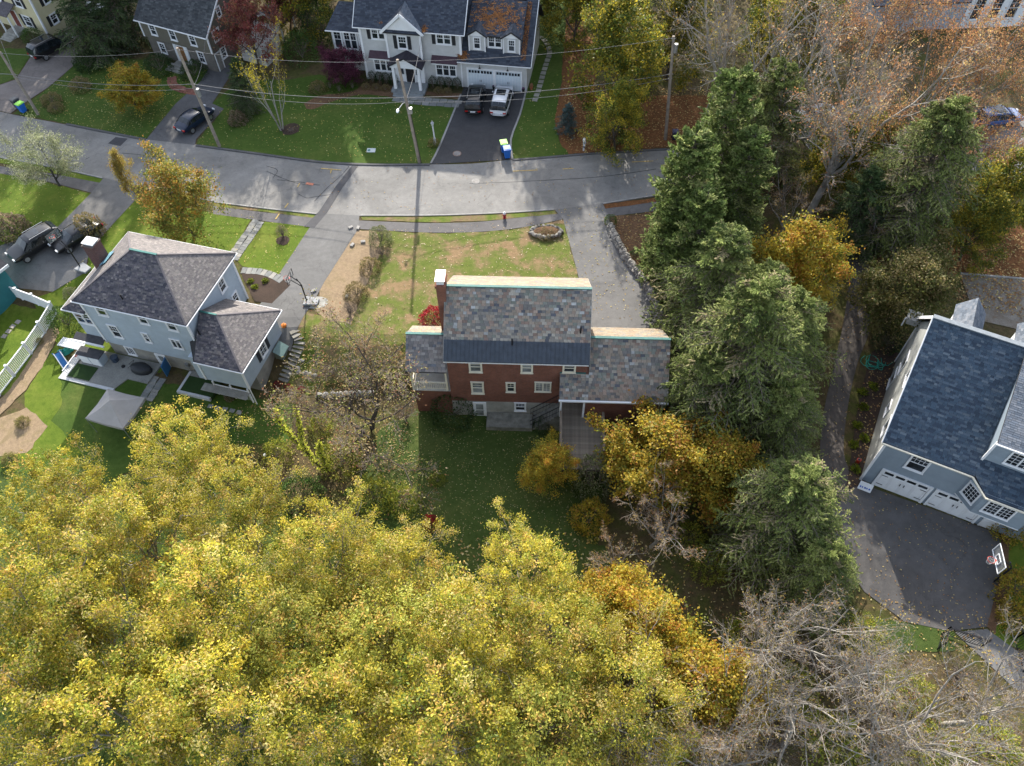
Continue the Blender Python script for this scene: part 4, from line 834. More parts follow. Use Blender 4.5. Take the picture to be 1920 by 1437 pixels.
# lawns
pxs('lawn', [(-120, 300), (85, 342), (172, 364), (105, 430), (60, 440), (-20, 470), (-160, 470)], L1, .025, .05)
pxs('verge', [(-160, 263), (0, 296), (195, 336), (190, 346), (100, 326), (-160, 274)], L1, .028, .03)
pxs('verge', [(402, 380), (595, 403), (590, 411), (500, 398), (402, 388)], L5, .028, .03); pxs('verge', [(676, 406), (900, 403), (1040, 395), (1044, 402), (905, 415), (820, 418), (680, 413)], L5, .032, .03)
pxs('verge', [(1130, 384), (1420, 348), (1420, 353), (1130, 393)], RUST, .036, .03)
pxs('lawn', [(258, 373), (404, 401), (470, 412), (440, 470), (400, 520), (300, 700), (100, 640), (60, 560), (100, 548), (160, 512), (170, 468), (213, 420)], L1, .025, .04)
pxs('lawn', [(497, 416), (586, 426), (540, 505), (528, 516), (455, 500), (445, 490)], L1, .025, .04)
pxs('lawn', [(-160, 600), (20, 570), (120, 590), (100, 640), (20, 740), (-160, 760)], L1, .025, .05)
pxs('lawn', [(110, 640), (130, 690), (560, 760), (540, 830), (360, 840), (200, 900), (-60, 880), (20, 830), (45, 790), (75, 690)], L2, .028, .06)
pxs('lawn', [(110, 640), (116, 760), (96, 790), (160, 850), (70, 870), (-10, 850), (50, 790), (46, 740), (80, 690)], L1, .04, .05)
pxs('planting_bed', [(-10, 790), (50, 765), (90, 800), (50, 850), (-20, 860)], DIRT, .05, .06)
pxs('planting_bed', [(100, 600), (112, 625), (80, 690), (40, 740), (-10, 790), (-10, 760), (20, 730), (60, 670)], DIRT, .05, .05)
pxs('bare_soil', [(655, 431), (704, 434), (716, 470), (700, 500), (690, 530), (672, 560), (660, 610), (612, 600), (592, 585), (600, 540), (640, 480)], DIRT, .034, .06)
pxs('lawn', [(702, 434), (820, 438), (905, 436), (980, 428), (1056, 413), (1086, 525), (1100, 560), (1100, 660), (760, 700), (620, 720), (560, 700), (552, 640), (575, 590), (612, 600), (660, 600), (690, 530), (705, 490)], L3, .026, .06)
pxs('lawn', [(552, 640), (575, 585), (630, 600), (640, 660), (600, 740), (530, 740)], L5, .032, .05)
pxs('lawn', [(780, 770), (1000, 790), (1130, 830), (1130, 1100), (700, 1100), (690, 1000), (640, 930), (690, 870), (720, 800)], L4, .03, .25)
pxs('planting_bed', [(1142, 408), (1240, 396), (1420, 376), (1400, 600), (1290, 680), (1250, 640), (1250, 605), (1232, 560), (1195, 505), (1150, 440)], MULCH, .03, .05)
pxs('lawn', [(368, 273), (480, 288), (600, 304), (700, 309), (806, 309), (822, 280), (848, 215), (858, 190), (740, 182), (690, 170), (600, 140), (540, 150), (450, 150), (398, 195), (420, 205), (372, 262)], L2, .025, .05)
pxs('lawn', [(961, 300), (1066, 290), (1050, 268), (1040, 225), (1052, 160), (1060, 60), (1070, -40), (1000, -40), (992, 150), (975, 215), (958, 262)], L2, .025, .05)
pxs('planting_bed', [(1066, 290), (1102, 287), (1110, 200), (1130, 60), (1130, -40), (1070, -40), (1060, 60), (1052, 160), (1040, 225), (1050, 268)], RUST, .028, .06)
pxs('leaf_litter', [(1102, 287), (1420, 264), (1420, 180), (1100, 180)], RUST, .03, .08)
pxs('planting_bed', smooth([(570, 195), (600, 180), (660, 172), (700, 150), (755, 172), (745, 184), (680, 178), (620, 192), (590, 205), (575, 205)]), MULCH, .032, .04)
pxs('planting_bed', [(790, 172), (868, 176), (862, 187), (792, 178)], MULCH, .036, .04)
pxs('lawn', [(25, 214), (125, 232), (273, 262), (330, 195), (375, 155), (395, 125), (340, 120), (240, 110), (195, 110), (150, 110), (120, 142), (60, 190)], L2, .025, .05)
pxs('lawn', [(-60, 180), (30, 148), (66, 92), (-60, 90)], L2, .025, .05)
pxs('planting_bed', [(1585, 920), (1596, 850), (1612, 740), (1635, 660), (1690, 640), (1650, 800), (1622, 905)], DMULCH, .05, .04)
pxs('planting_bed', [(450, 503), (528, 520), (545, 535), (510, 570), (478, 566), (460, 530)], DMULCH, .05, .03)
pxs('planting_bed', [(1640, 440), (2000, 420), (2000, 528), (1800, 513), (1640, 520)], RUST, .03, .06)
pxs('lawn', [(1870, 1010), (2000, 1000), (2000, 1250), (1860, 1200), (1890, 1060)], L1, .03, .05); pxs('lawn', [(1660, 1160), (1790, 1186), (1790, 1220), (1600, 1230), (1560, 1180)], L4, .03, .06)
pxs('planting_bed', [(1850, 1176), (1882, 1060), (1872, 1002), (1890, 1010), (1895, 1090), (1866, 1190)], MULCH, .05, .04)
pxs('path', [(1790, 1186), (1850, 1180), (2000, 1290), (2000, 1340), (1900, 1290)], DRV, .04)
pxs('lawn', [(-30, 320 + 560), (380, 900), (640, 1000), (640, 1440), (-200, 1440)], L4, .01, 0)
for cx_, cy_, r in ((545, 243, .95), (531, 452, .6)):
    c = gp(cx_, cy_); sheet('planting_bed', [(c[0] + r * math.cos(a) * random.uniform(.9, 1.1), c[1] + r * math.sin(a) * random.uniform(.9, 1.1)) for a in np.linspace(0, 6.28, 15)[:-1]], DMULCH, .05)
# kerbs
def strip(name, pts, w, h, mat, sm=3):
    P = [np.array(gp(*p)) for p in (smooth(pts, sm) if sm else pts)]; mb = MB()
    for a, b in zip(P[:-1], P[1:]):
        d = (b - a)[:2]; L = np.hypot(*d)
        if L < .01: continue
        n = np.array([-d[1], d[0]]) / L * w / 2; mb.add([(a[0] - n[0], a[1] - n[1], a[2] - .05), (b[0] - n[0], b[1] - n[1], b[2] - .05), (b[0] + n[0], b[1] + n[1], b[2] - .05), (a[0] + n[0], a[1] + n[1], a[2] - .05),
                     (a[0] - n[0] * .8, a[1] - n[1] * .8, a[2] + h), (b[0] - n[0] * .8, b[1] - n[1] * .8, b[2] + h), (b[0] + n[0] * .8, b[1] + n[1] * .8, b[2] + h), (a[0] + n[0] * .8, a[1] + n[1] * .8, a[2] + h)],
                    [(0, 1, 5, 4), (1, 2, 6, 5), (2, 3, 7, 6), (3, 0, 4, 7), (4, 5, 6, 7)])
    o = mb.obj(name, mat); o['kind'] = 'structure'; return o
KERB = asphalt('asphalt_kerb', (.09, .09, .092), .2); GRAN = plain('granite_edging', (.24, .235, .225), .85, .2, 3.)
strip('kerb', [(125, 234), (200, 249), (273, 263)], .3, .12, KERB); strip('kerb', [(368, 274), (480, 289), (600, 305), (700, 310), (806, 310)], .3, .12, KERB); strip('kerb', [(961, 301), (1030, 296), (1100, 290), (1250, 281)], .3, .1, KERB)
strip('kerb', [(0, 296), (100, 314), (193, 335)], .18, .1, GRAN); strip('kerb', [(403, 380), (500, 392), (594, 402)], .18, .1, GRAN); strip('kerb', [(676, 405), (800, 405), (900, 402), (980, 398), (1038, 394)], .18, .1, GRAN); strip('kerb', [(1130, 383), (1235, 367), (1420, 346)], .18, .1, GRAN)
strip('edging', [(808, 307), (822, 280), (845, 225), (864, 178)], .22, .08, GRAN); strip('edging', [(986, 172), (975, 215), (958, 262), (961, 299)], .22, .08, GRAN); strip('kerb', [(1800, 514), (1860, 519), (2000, 531)], .2, .12, GRAN)
# road patches, trench repairs and utility marks
PATCH = asphalt('patch_asphalt', (.055, .055, .06), .2); TRM = asphalt('trench_asphalt', (.07, .07, .075), .2)
def dec(name, pts, mat, off): o = pxs(name, pts, mat, off, 0); return o
dec('road_patch', [(217, 258), (240, 261), (226, 275), (203, 270)], PATCH, .05)
dec('road_patch', [(662, 309), (674, 309), (643, 352), (614, 399), (590, 428), (570, 426), (598, 398), (630, 350)], TRM, .052)
YM = plain('faded_yellow_paint', (.42, .30, .10), .8, .4, 9.); OM = plain('faded_orange_paint', (.42, .16, .10), .8, .4, 9.)
for a, b, m_, w in (((602, 317), (640, 320), YM, .1), ((622, 317), (620, 326), YM, .1), ((524, 402), (517, 412), YM, .12), ((541, 382), (534, 391), YM, .1), ((962, 322), (1008, 320), YM, .1), ((1055, 318), (1075, 317), YM, .1), ((1184, 305), (1225, 303), YM, .1), ((574, 345), (588, 347), OM, .3), ((558, 352), (562, 345), YM, .08)):
    A = gp(*a); B = gp(*b); d = np.array(B[:2]) - A[:2]; n = np.array([-d[1], d[0]]) / np.hypot(*d) * w / 2
    o = sheet('paint_mark', [(A[0] - n[0], A[1] - n[1]), (B[0] - n[0], B[1] - n[1]), (B[0] + n[0], B[1] + n[1]), (A[0] + n[0], A[1] + n[1])], m_, .06)
TARM = plain('tar_seal', (.035, .035, .038), .6, .2)
for pts in ([(500, 322), (530, 335), (560, 345), (600, 348)], [(500, 312), (520, 320), (512, 335)], [(655, 312), (640, 330), (615, 352), (590, 378)], [(520, 338), (548, 341), (572, 343)], [(230, 288), (270, 292), (320, 300), (330, 306)], [(560, 365), (575, 372), (590, 370), (625, 365)], [(880, 345), (960, 342), (1040, 338), (1130, 332), (1230, 318)], [(160, 300), (168, 296)]):
    P = [np.array(gp(*p)) for p in smooth(pts, 5)]; mb = MB()
    for a, b in zip(P[:-1], P[1:]): w = random.uniform(.03, .07); mb.bar(a + np.array([0, 0, .045]), b + np.array([0, 0, .045]), w, .012)
    o = mb.obj('tar_seam', TARM); o['kind'] = 'structure'
# retained patio behind the grey house (frame of that house)
def loc(H, u, v, h): return H.matrix_basis @ Vector((u, v, h))
H2.matrix_basis; bpy.context.view_layer.update()
PAV = ground_mat('small_pavers', [(.3, (.19, .19, .18)), (.6, (.25, .25, .235))], .8, 7., 35., .6, [(.3, (.8, .8, .8)), (.7, (1.15, 1.15, 1.1))]); TURF = ground_mat('artificial_turf', [(.3, (.022, .045, .014)), (.7, (.03, .06, .018))], 1., 8., 40., .5)
EDG = plain('pale_edging', (.40, .41, .42), .85, .12, 2.)
PA = thing('patio', 'small-paver patio with a green turf square and pale edging behind the grey house', 'patio', (-33.0, 39.84, -1.72), R_(-16.42))
MB().prism([(-2.2, -2.9), (2.2, -2.9), (2.7, -1.75), (4.5, -1.75), (4.6, .3), (-2.0, .3)], -.6, .0).obj('paving', PAV, PA)
mb = MB(); mb.box(-2.75, 2.25, -3.15, -2.903, -.6, .06); mb.box(-2.75, -2.203, -2.9, -.2, -.6, .06); mb.obj('edging', EDG, PA)
MB().box(-2.15, -.2, -2.75, -1.4, .004, .03).obj('turf', TURF, PA)
PB = thing('patio', 'small turf plot with pale edging under the corner of the grey house garage', 'patio', (-33.0, 39.84, -1.72), R_(-16.42))
mb = MB(); mb.box(7.2, 10.1, -1.9, -1.7, -.6, .05); mb.box(7.2, 7.4, -1.7, .2, -.6, .05); mb.obj('edging', EDG, PB); MB().box(7.403, 10.2, -1.697, -.2, -.6, .02).obj('turf', TURF, PB); MB().box(7.403, 9.8, -.197, .35, -.6, .03).obj('paving', PAV, PB)
# stepping stones, flag paths
STM = tinted('flagstone', .85, .25, 5.)
def flag(par, name, cx, cy, z, rx, ry, rz, col, th=.05, n=8, irr=.06):
    q = MB(); P = []
    for k in range(n):
        a = 2 * math.pi * k / n + math.pi / 8 * 0; s_ = 1 / max(abs(math.cos(a)), abs(math.sin(a))); r = s_ * (1 + random.uniform(-irr, irr)); x, y = math.cos(a) * r * rx, math.sin(a) * r * ry
        P.append((cx + x * math.cos(rz) - y * math.sin(rz), cy + x * math.sin(rz) + y * math.cos(rz)))
    q.prism(P, z - .04, z + th, col); return q.obj(name, STM, par)
def stonepath(label, segs, w, n, cols, name='path', cat='path', gapf=.93, across=2, z=.055):
    pts = [np.array(gp(*p)) for p in smooth(segs, 6)]; L = [0]
    for a, b in zip(pts[:-1], pts[1:]): L.append(L[-1] + np.linalg.norm(b - a))
    T = thing(name, label, cat, tuple(pts[0])); T['kind'] = 'structure'
    for i in range(n):
        for j in range(across):
            s_ = (i + .5 + (.25 if j % 2 else 0)) / n * L[-1]; k = max(0, min(len(pts) - 2, int(np.searchsorted(L, s_) - 1))); t = (s_ - L[k]) / max(1e-6, L[k + 1] - L[k]); p = pts[k] + (pts[k + 1] - pts[k]) * min(t, 1); d = (pts[k + 1] - pts[k])[:2]; d /= np.hypot(*d); nn = np.array([-d[1], d[0]])
            off = (j + .5 - across / 2) * w / across + random.uniform(-.03, .03); q = p[:2] + nn * off; c = random.choice(cols); kk = random.uniform(.85, 1.15)
            o = flag(T, 'stone', q[0] - pts[0][0], q[1] - pts[0][1], gb(*q) - pts[0][2] + z * .3, L[-1] / n / 2 * gapf, w / across / 2 * gapf, math.atan2(d[1], d[0]), tuple(x * kk for x in c), .05)
    return T
BS = [(.20, .205, .195), (.235, .235, .22), (.17, .175, .17), (.26, .25, .225)]
stonepath('straight flagstone walk from the pavement down to the grey house', [(486, 414), (470, 437), (448, 468), (436, 486)], 1.2, 12, BS)
stonepath('curved walk of square bluestone slabs at the grey house front corner', [(453, 508), (485, 510), (510, 517), (530, 527)], .75, 9, BS, across=1)
stonepath('grey stone garden walk beside the grey house garage', [(552, 618), (562, 640), (548, 680), (530, 716)], .9, 13, [(.2, .19, .165), (.16, .155, .14), (.24, .23, .2)], gapf=1., across=1)
stonepath('stone walk leading from the patio past the grey canopy', [(300, 708), (288, 728), (274, 750)], 1.2, 8, BS)
stonepath('stepping stones in the lawn right of the colonial house', [(1000, 62), (1022, 78), (1030, 100), (1018, 140), (1008, 175), (1002, 192)], .75, 17, [(.30, .29, .25), (.26, .255, .22)], across=1, gapf=.72)
stonepath('irregular stepping stones in the shade below the grey house garage', [(388, 762), (410, 766), (432, 770), (455, 776)], .5, 5, BS, across=1, gapf=.7)
stonepath('stepping stones beside the teal house wall', [(38, 600), (20, 618), (5, 636)], .6, 4, [(.3, .27, .24)], across=1, gapf=.7)
stonepath('bluestone front walk of the colonial house', [(738, 184), (780, 190), (820, 193), (862, 196)], 1.3, 9, BS, across=2)
# brick walk of the olive house
stonepath('curved red brick walk to the steps of the olive house', [(322, 145), (325, 160), (345, 170), (372, 175)], 1.0, 16, [(.22, .09, .065), (.19, .08, .06), (.25, .11, .08)], across=3)
# granite slab and stone steps by the garage wall
ST = thing('stone_steps', 'weathered stone steps going down beside the grey house garage', 'steps', gp(498, 710), R_(-18))
for k in range(6): MB().box(-.6 + random.uniform(-.05, .05), .7, -.4 * k - .38, -.4 * k, -.9, -.05 - .16 * k).obj('step', STONEC, ST)
# low stone kerb pieces, raised beds in the side garden
for lab, pts, h in (('low stone edging of a garden plot beside the big bare apple tree', [(568, 672), (556, 698), (598, 706)], .3), ('long dry stone garden wall under the big bare apple tree', [(590, 745), (640, 742), (700, 740)], .6)):
    P = [np.array(gp(*p)) for p in pts]; T = thing('stone_wall', lab, 'wall', tuple(P[0]))
    for a, b in zip(P[:-1], P[1:]):
        n = int(np.linalg.norm(b - a) / .45)
        for k in range(n):
            for lay in range(max(1, int(h / .28))):
                c = a + (b - a) * (k + .5 + .3 * (lay % 2)) / n - P[0]; q = MB(); q.sphere((c[0], c[1], c[2] + .1 + lay * .24), (.27 * random.uniform(.8, 1.1), .2, .15), 8, 5, (.24, .23, .2), .25); q.obj('stone', STONEC, T)
# driveway retaining wall: two courses of field stone
RW = thing('stone_wall', 'curving dry fieldstone retaining wall along the brick house driveway', 'wall', gp(1150, 432)); W0 = np.array(gp(1150, 432))
KK = [random.uniform(.6, 1.2) for _ in range(12)]
stm = [MB().sphere((0, 0, 0), (.26 * random.uniform(.85, 1.2), .2 * random.uniform(.8, 1.2), .15 * random.uniform(.8, 1.2)), 8, 5, tuple(x * KK[_] for x in (.24, .225, .20)), .35).mesh('stone', TINT) for _ in range(12)]
pp = [np.array(gp(*p)) for p in smooth([(1147, 428), (1160, 455), (1180, 490), (1203, 520), (1225, 555), (1240, 590), (1248, 622)], 8)]
cnt = 0
for a, b in zip(pp[:-1], pp[1:]):
    L = np.linalg.norm(b - a); d = (b - a) / L; n_ = np.array([-d[1], d[0], 0])
    for k in range(max(1, round(L / .38))):
        for lay, o_ in ((0, 0.), (0, .32), (1, .03), (1, .3), (2, .16)):
            c = a + (b - a) * (k + random.random() * .5 + .3 * (lay % 2)) / max(1, round(L / .38)) + n_ * -o_ * 1. - W0; o = link('stone', random.choice(stm), RW); cnt += 1
            o.location = (c[0], c[1], c[2] + .12 + .2 * lay); o.rotation_euler = (random.uniform(-.3, .3), random.uniform(-.3, .3), random.uniform(0, 6)); o.scale = [random.uniform(.8, 1.15)] * 3
RB = thing('planter_ring', 'oval raised bed ringed with dark stones by the pavement', 'planter', gp(1024, 437)); C0 = np.array(gp(1024, 437))
for k in range(22):
    a = 2 * math.pi * k / 22; o = link('stone', random.choice(stm), RB); o.location = (math.cos(a) * 1.35, math.sin(a) * .75, .12 + .1 * (math.sin(a) < 0)); o.rotation_euler = (random.random(), random.random(), random.random() * 6)
mb = MB(); mb.sphere((0, 0, .05), (1.3, .7, .35), 16, 8, (.1, .07, .04), .1); mb.obj('soil', MULCH, RB)

# ================================================================ TREES AND SHRUBS
def unit(v): return v / np.maximum(np.linalg.norm(v, axis=-1, keepdims=True), 1e-9)
def perp(d):
    a = np.where(np.abs(d[:, 2:3]) < .9, np.array([[0, 0, 1.]]), np.array([[1., 0, 0]])); x = unit(np.cross(d, a)); return x, np.cross(d, x)
def polyl(p0, d0, L, K, wob, bend, r0, r1):
    """N wandering branches: bend > 0 turns them up, < 0 lets them droop"""
    N = len(p0); P = [p0]; d = d0.copy(); step = (L / (K - 1))[:, None]
    for k in range(K - 1):
        d = unit(d + RNG.normal(0, wob, (N, 3)) + np.array([0, 0, bend]) / (K - 1)); P.append(P[-1] + d * step)
    t = np.linspace(0, 1, K)[None, :]
    return np.stack(P, 1), r0[:, None] * (1 - t) + r1[:, None] * t, L
def spawn(par, n, t0, t1, ang, angsd, ratio, K, wob, bend, rr=.55, tip=.35, lentaper=.45, planar=0., minr=.006):
    P, Rr, L = par; N, K0, _ = P.shape; idx = np.repeat(np.arange(N), n); M = len(idx)
    base = np.tile(np.linspace(t0, t1, n), N) + RNG.uniform(-.5, .5, M) * (t1 - t0) / max(n, 1); t = np.clip(base, .02, 1); f = t * (K0 - 1); i = np.minimum(f.astype(int), K0 - 2); w = (f - i)[:, None]
    p = P[idx, i] * (1 - w) + P[idx, i + 1] * w; d = unit(P[idx, i + 1] - P[idx, i]); x, y = perp(d)
    az = RNG.uniform(0, 2 * np.pi, M) if not planar else np.where(np.arange(M) % 2 == 0, 0, np.pi) + RNG.normal(0, planar, M)
    a = np.radians(RNG.normal(ang, angsd, M)); nd = unit(d * np.cos(a)[:, None] + (x * np.cos(az)[:, None] + y * np.sin(az)[:, None]) * np.sin(a)[:, None])
    r = np.maximum((Rr[idx, i] * (1 - w[:, 0]) + Rr[idx, i + 1] * w[:, 0]) * rr, minr); l = L[idx] * ratio * (1 - lentaper * t) * RNG.uniform(.7, 1.25, M)
    return polyl(p, nd, l, K, wob, bend, r, np.maximum(r * tip, minr * .6))
def tubes(levels, sides):
    V = []; Q = []; b = 0
    for (P, Rr, L), S in zip(levels, sides):
        N, K, _ = P.shape; T = np.empty_like(P); T[:, 1:-1] = P[:, 2:] - P[:, :-2]; T[:, 0] = P[:, 1] - P[:, 0]; T[:, -1] = P[:, -1] - P[:, -2]; T = unit(T)
        x, y = perp(T.reshape(-1, 3)); x = x.reshape(N, K, 3); y = y.reshape(N, K, 3); a = np.arange(S) * 2 * np.pi / S
        ring = P[:, :, None] + (x[:, :, None] * np.cos(a)[None, None, :, None] + y[:, :, None] * np.sin(a)[None, None, :, None]) * Rr[:, :, None, None]
        ids = np.arange(N * K * S).reshape(N, K, S) + b; n2 = np.roll(ids, -1, 2)
        Q.append(np.stack([ids[:, :-1], n2[:, :-1], n2[:, 1:], ids[:, 1:]], -1).reshape(-1, 4)); V.append(ring.reshape(-1, 3)); b += N * K * S
    return np.concatenate(V), np.concatenate(Q)
def leaves(par, n, size, asp, pal, spread, along=.6, up=.35, drop=0., t0=.15, groups=6, cl=.7, gj=.12, keep=None):
    """leaf blades round the twigs; pal = [(colour, weight)], neighbouring leaves share a hue"""
    P, Rr, L = par; N, K0, _ = P.shape; idx = np.repeat(np.arange(N), n)
    if keep is not None: idx = idx[RNG.random(len(idx)) < keep]
    M = len(idx); t = RNG.uniform(t0, 1.05, M); f = np.clip(t, 0, .999) * (K0 - 1); i = f.astype(int); w = (f - i)[:, None]
    p = P[idx, i] * (1 - w) + P[idx, i + 1] * w + RNG.normal(0, spread, (M, 3)); d = unit(P[idx, i + 1] - P[idx, i])
    a = unit(d * along + RNG.normal(0, .55, (M, 3)) + np.array([0, 0, -drop])); nrm = unit(RNG.normal(0, .6, (M, 3)) + np.array([0, 0, up * 2])); b = unit(np.cross(nrm, a))
    s = size * RNG.uniform(.6, 1.3, M)[:, None]; V = np.stack([p - a * s * .5, p - b * s * asp * .5 + a * s * .05, p + a * s * .55, p + b * s * asp * .5 + a * s * .05], 1).reshape(-1, 3)
    cols = np.array([c for c, w_ in pal]); pw = np.array([w_ for c, w_ in pal], float); pw /= pw.sum(); tw = RNG.choice(len(cols), N, p=pw); own = RNG.choice(len(cols), M, p=pw)
    grp = np.arange(N) // groups; tw = tw[np.minimum(grp * groups, N - 1)]; ci = np.where(RNG.random(M) < cl, tw[idx], own)
    T = cols[ci] * RNG.uniform(.7, 1.25, (M, 1)) * (1 + RNG.normal(0, gj, grp.max() + 1))[grp[idx]][:, None]
    return V, np.arange(4 * M).reshape(M, 4), np.clip(T, .004, .9)
V3 = lambda *a: np.array([a], float)
def broadleaf(H=12, trunk=.25, R=5., limbs=6, n2=6, n3=6, n4=5, ang=38, leafn=7, size=.2, asp=.5, pal=None, spread=.12, bark=None, bend=.5, keep=None, stems=1, wob=.13, drop=.1, limblen=None, twig=None, tr=.022, ups=.35, fine=3, dens_=1.5, dome=0, mr=.006, dz=(.3, 1.), cs=1., ms=110, flat=0.):
    """trunk, limbs, twigs and leaves as mesh parts"""
    if stems == 1: L0 = polyl(V3(0, 0, -.3), V3(RNG.normal(0, .05), RNG.normal(0, .05), 1), np.array([H * trunk * 1.9]), 6, .04, .2, np.array([H * tr]), np.array([H * tr * .4]))
    else:
        a = np.arange(stems) * 6.28 / stems + RNG.uniform(0, .6, stems); L0 = polyl(np.stack([np.cos(a) * .15, np.sin(a) * .15, np.full(stems, -.3)], 1), unit(np.stack([np.cos(a) * .35, np.sin(a) * .35, np.ones(stems)], 1)), np.full(stems, H * trunk * 1.9) * RNG.uniform(.8, 1.15, stems), 6, .07, .1, np.full(stems, H * tr * .8), np.full(stems, H * tr * .35))
    ll = limblen or (H * .62); L0 = (L0[0], L0[1], np.full(len(L0[0]), ll))
    L1 = spawn(L0, max(2, limbs // stems), .45, 1., ang, 9, 1.1, 6, wob, bend, .62, .3, .1); L2 = spawn(L1, n2, .22, 1., 42, 12, .5, 5, wob, bend * .7, .55, .35)
    L3 = spawn(L2, n3, .2, 1., 42, 14, .5, 4, wob * 1.2, bend * .4, .55, .4); L4 = spawn(L3, n4, .2, 1., 45, 15, .55, 3, wob, bend * .2 - drop, .6, .5, minr=mr)
    bark = bark or BARK; out = []
    V, Q = tubes([L0, L1], [9, 7]); out.append(['trunk', V, Q, None, bark, True])
    V, Q = tubes([L2, L3], [5, 4] if fine > 2 else [4, 3]); out.append(['branches', V, Q, None, bark, True])
    V, Q = tubes([L4], [3]); out.append(['twigs', V, Q, None, twig or bark, False])
    if leafn:
        V, Q, T = leaves(L4, leafn, size, asp, pal, spread * dens_, up=ups, drop=drop, keep=keep)
        if keep is None: A = leaves(L3, leafn * 2, size, asp, pal, spread * 1.6 * dens_, up=ups, drop=drop, groups=2); V = np.concatenate([V, A[0]]); Q = np.concatenate([Q, A[1] + len(T) * 4]); T = np.concatenate([T, A[2]])
        out.append(['crown', V, Q, T, LEAF, False])
    # bring the whole crown to the wanted height and radius
    allv = out[2][1]; zt = np.percentile(allv[:, 2], 99.5); rt = np.percentile(np.hypot(allv[:, 0] - allv[:, 0].mean(), allv[:, 1] - allv[:, 1].mean()), 96); sx, sz = R / rt, H / zt; c = allv[:, :2].mean(0)
    for o_ in out:
        v = o_[1]; w = np.clip(v[:, 2:3] / zt / .35, 0, 1); v[:, :2] -= c * w
        v[:, :2] *= sx; v[:, 2] *= sz
    if dome:
        V, Q, T = clumps(dome, R, H, dz, size, asp, pal, up=ups, cs=cs, ms=ms, flat=flat); o_ = out[3]; o_[1] = np.concatenate([o_[1], V]); o_[2] = np.concatenate([o_[2], Q + len(o_[3]) * 4]); o_[3] = np.concatenate([o_[3], T])
    return [(n, npmesh(n, V, Q, m_, T, smooth=s)) for n, V, Q, T, m_, s in out]
def clumps(n, R, H, dz, size, asp, pal, up=.35, cs=1., ms=110, flat=0.):
    """leaf clumps spread through an uneven dome"""
    m = max(40, int(n / ms)); z = RNG.random(m) ** .8; az = RNG.uniform(0, 6.28, m); pr = np.sqrt(np.clip(1 - z ** 2.4, .0, 1)) if flat else np.sin(np.clip(.18 + z * .84, 0, 1) * np.pi) ** .55; ph = RNG.uniform(0, 6, 3)
    rad = R * .93 * pr * (1 + .14 * np.sin(az * 3 + ph[0]) + .1 * np.sin(az * 5 + z * 6 + ph[1])) * np.sqrt(RNG.uniform(.3, 1, m)); C = np.stack([np.cos(az) * rad, np.sin(az) * rad, H * (dz[0] + (dz[1] - dz[0]) * z) - .02 * H * rad], 1)
    sg = R * RNG.uniform(.05, .14, m) * cs; C[:, 2] += RNG.normal(0, .035, m) * H * (flat > 0); idx = np.repeat(np.arange(m), n // m); M = len(idx); p = C[idx] + RNG.normal(0, 1, (M, 3)) * sg[idx][:, None] * np.array([1, 1, .6])
    out_ = unit(C - np.array([0, 0, H * dz[0]]))[idx]; a = unit(out_ * .5 + RNG.normal(0, .6, (M, 3)) + np.array([0, 0, -.2])); b = unit(np.cross(unit(RNG.normal(0, .6, (M, 3)) + np.array([0, 0, up * 2]) + out_ * .5), a)); s = size * RNG.uniform(.6, 1.3, M)[:, None]
    V = np.stack([p - a * s * .5, p - b * s * asp * .5, p + a * s * .5, p + b * s * asp * .5], 1).reshape(-1, 3); cols = np.array([c for c, w in pal]); w = np.array([w for c, w in pal], float); w /= w.sum(); cc = RNG.choice(len(cols), m, p=w); own = RNG.choice(len(cols), M, p=w)
    T = cols[np.where(RNG.random(M) < .55, cc[idx], own)] * RNG.uniform(.7, 1.25, (M, 1)) * (1 + RNG.normal(0, .1, m))[idx][:, None]; return V, np.arange(4 * M).reshape(M, 4), np.clip(T, .004, .9)
def conifer(H=14, R=4., nb=110, n2=12, n3=0, fr=10, size=.32, asp=.35, pal=None, base=.06, power=.75, droop=-.35, rise=70, bare=0., bark=None, dens=1., tip=1.):
    L0 = polyl(V3(0, 0, -.3), V3(0, 0, 1), np.array([H]), 10, .012, .1, np.array([H * .017]), np.array([.02]))
    t = np.sort(base + (1 - base) * RNG.random(nb) ** 1.05 * .985); P = L0[0][0]; f = t * 9; i = np.minimum(f.astype(int), 8); w = (f - i)[:, None]; p = P[i] * (1 - w) + P[i + 1] * w
    az = np.arange(nb) * 2.39996 + RNG.normal(0, .3, nb); el = np.radians(rise - 90 + RNG.normal(0, 8, nb) + 35 * t); lobes = 1 + .22 * np.sin(az * 3 + RNG.uniform(0, 6)) * np.cos(t * 9)
    L = R * ((1 - t) ** power) * RNG.uniform(.72, 1.15, nb) * lobes + .25
    d = np.stack([np.cos(az) * np.cos(el), np.sin(az) * np.cos(el), np.sin(el)], 1); r = .012 * L + .012
    L1 = polyl(p, d, L, 6, .07, droop, r, r * .3); L2 = spawn(L1, n2, .18, 1., 48, 9, .38, 4, .08, droop * .5, .6, .4, .55, planar=.28, minr=.005)
    V, Q = tubes([L0], [8]); out = [('trunk', npmesh('trunk', V, Q, bark or BARK, None, smooth=True))]
    V, Q = tubes([L1, L2], [4, 3]); out.append(('branches', npmesh('branches', V, Q, bark or TWIGB, None, smooth=True)))
    A = leaves(L2, fr, size, asp, pal, .035, along=1.5, up=.55, drop=.12, t0=.05, groups=n2, cl=.8, gj=.16); B = leaves(L1, max(4, int(fr * 1.2)), size * 1.1, asp, pal, .06, along=1.2, up=.6, drop=.1, t0=.35, groups=1, cl=.8)
    V = np.concatenate([A[0], B[0]]); Q = np.concatenate([A[1], B[1] + len(A[0])]); T = np.concatenate([A[2], B[2]]); out.append(('crown', npmesh('crown', V, Q, NEEDLE, T)))
    return out
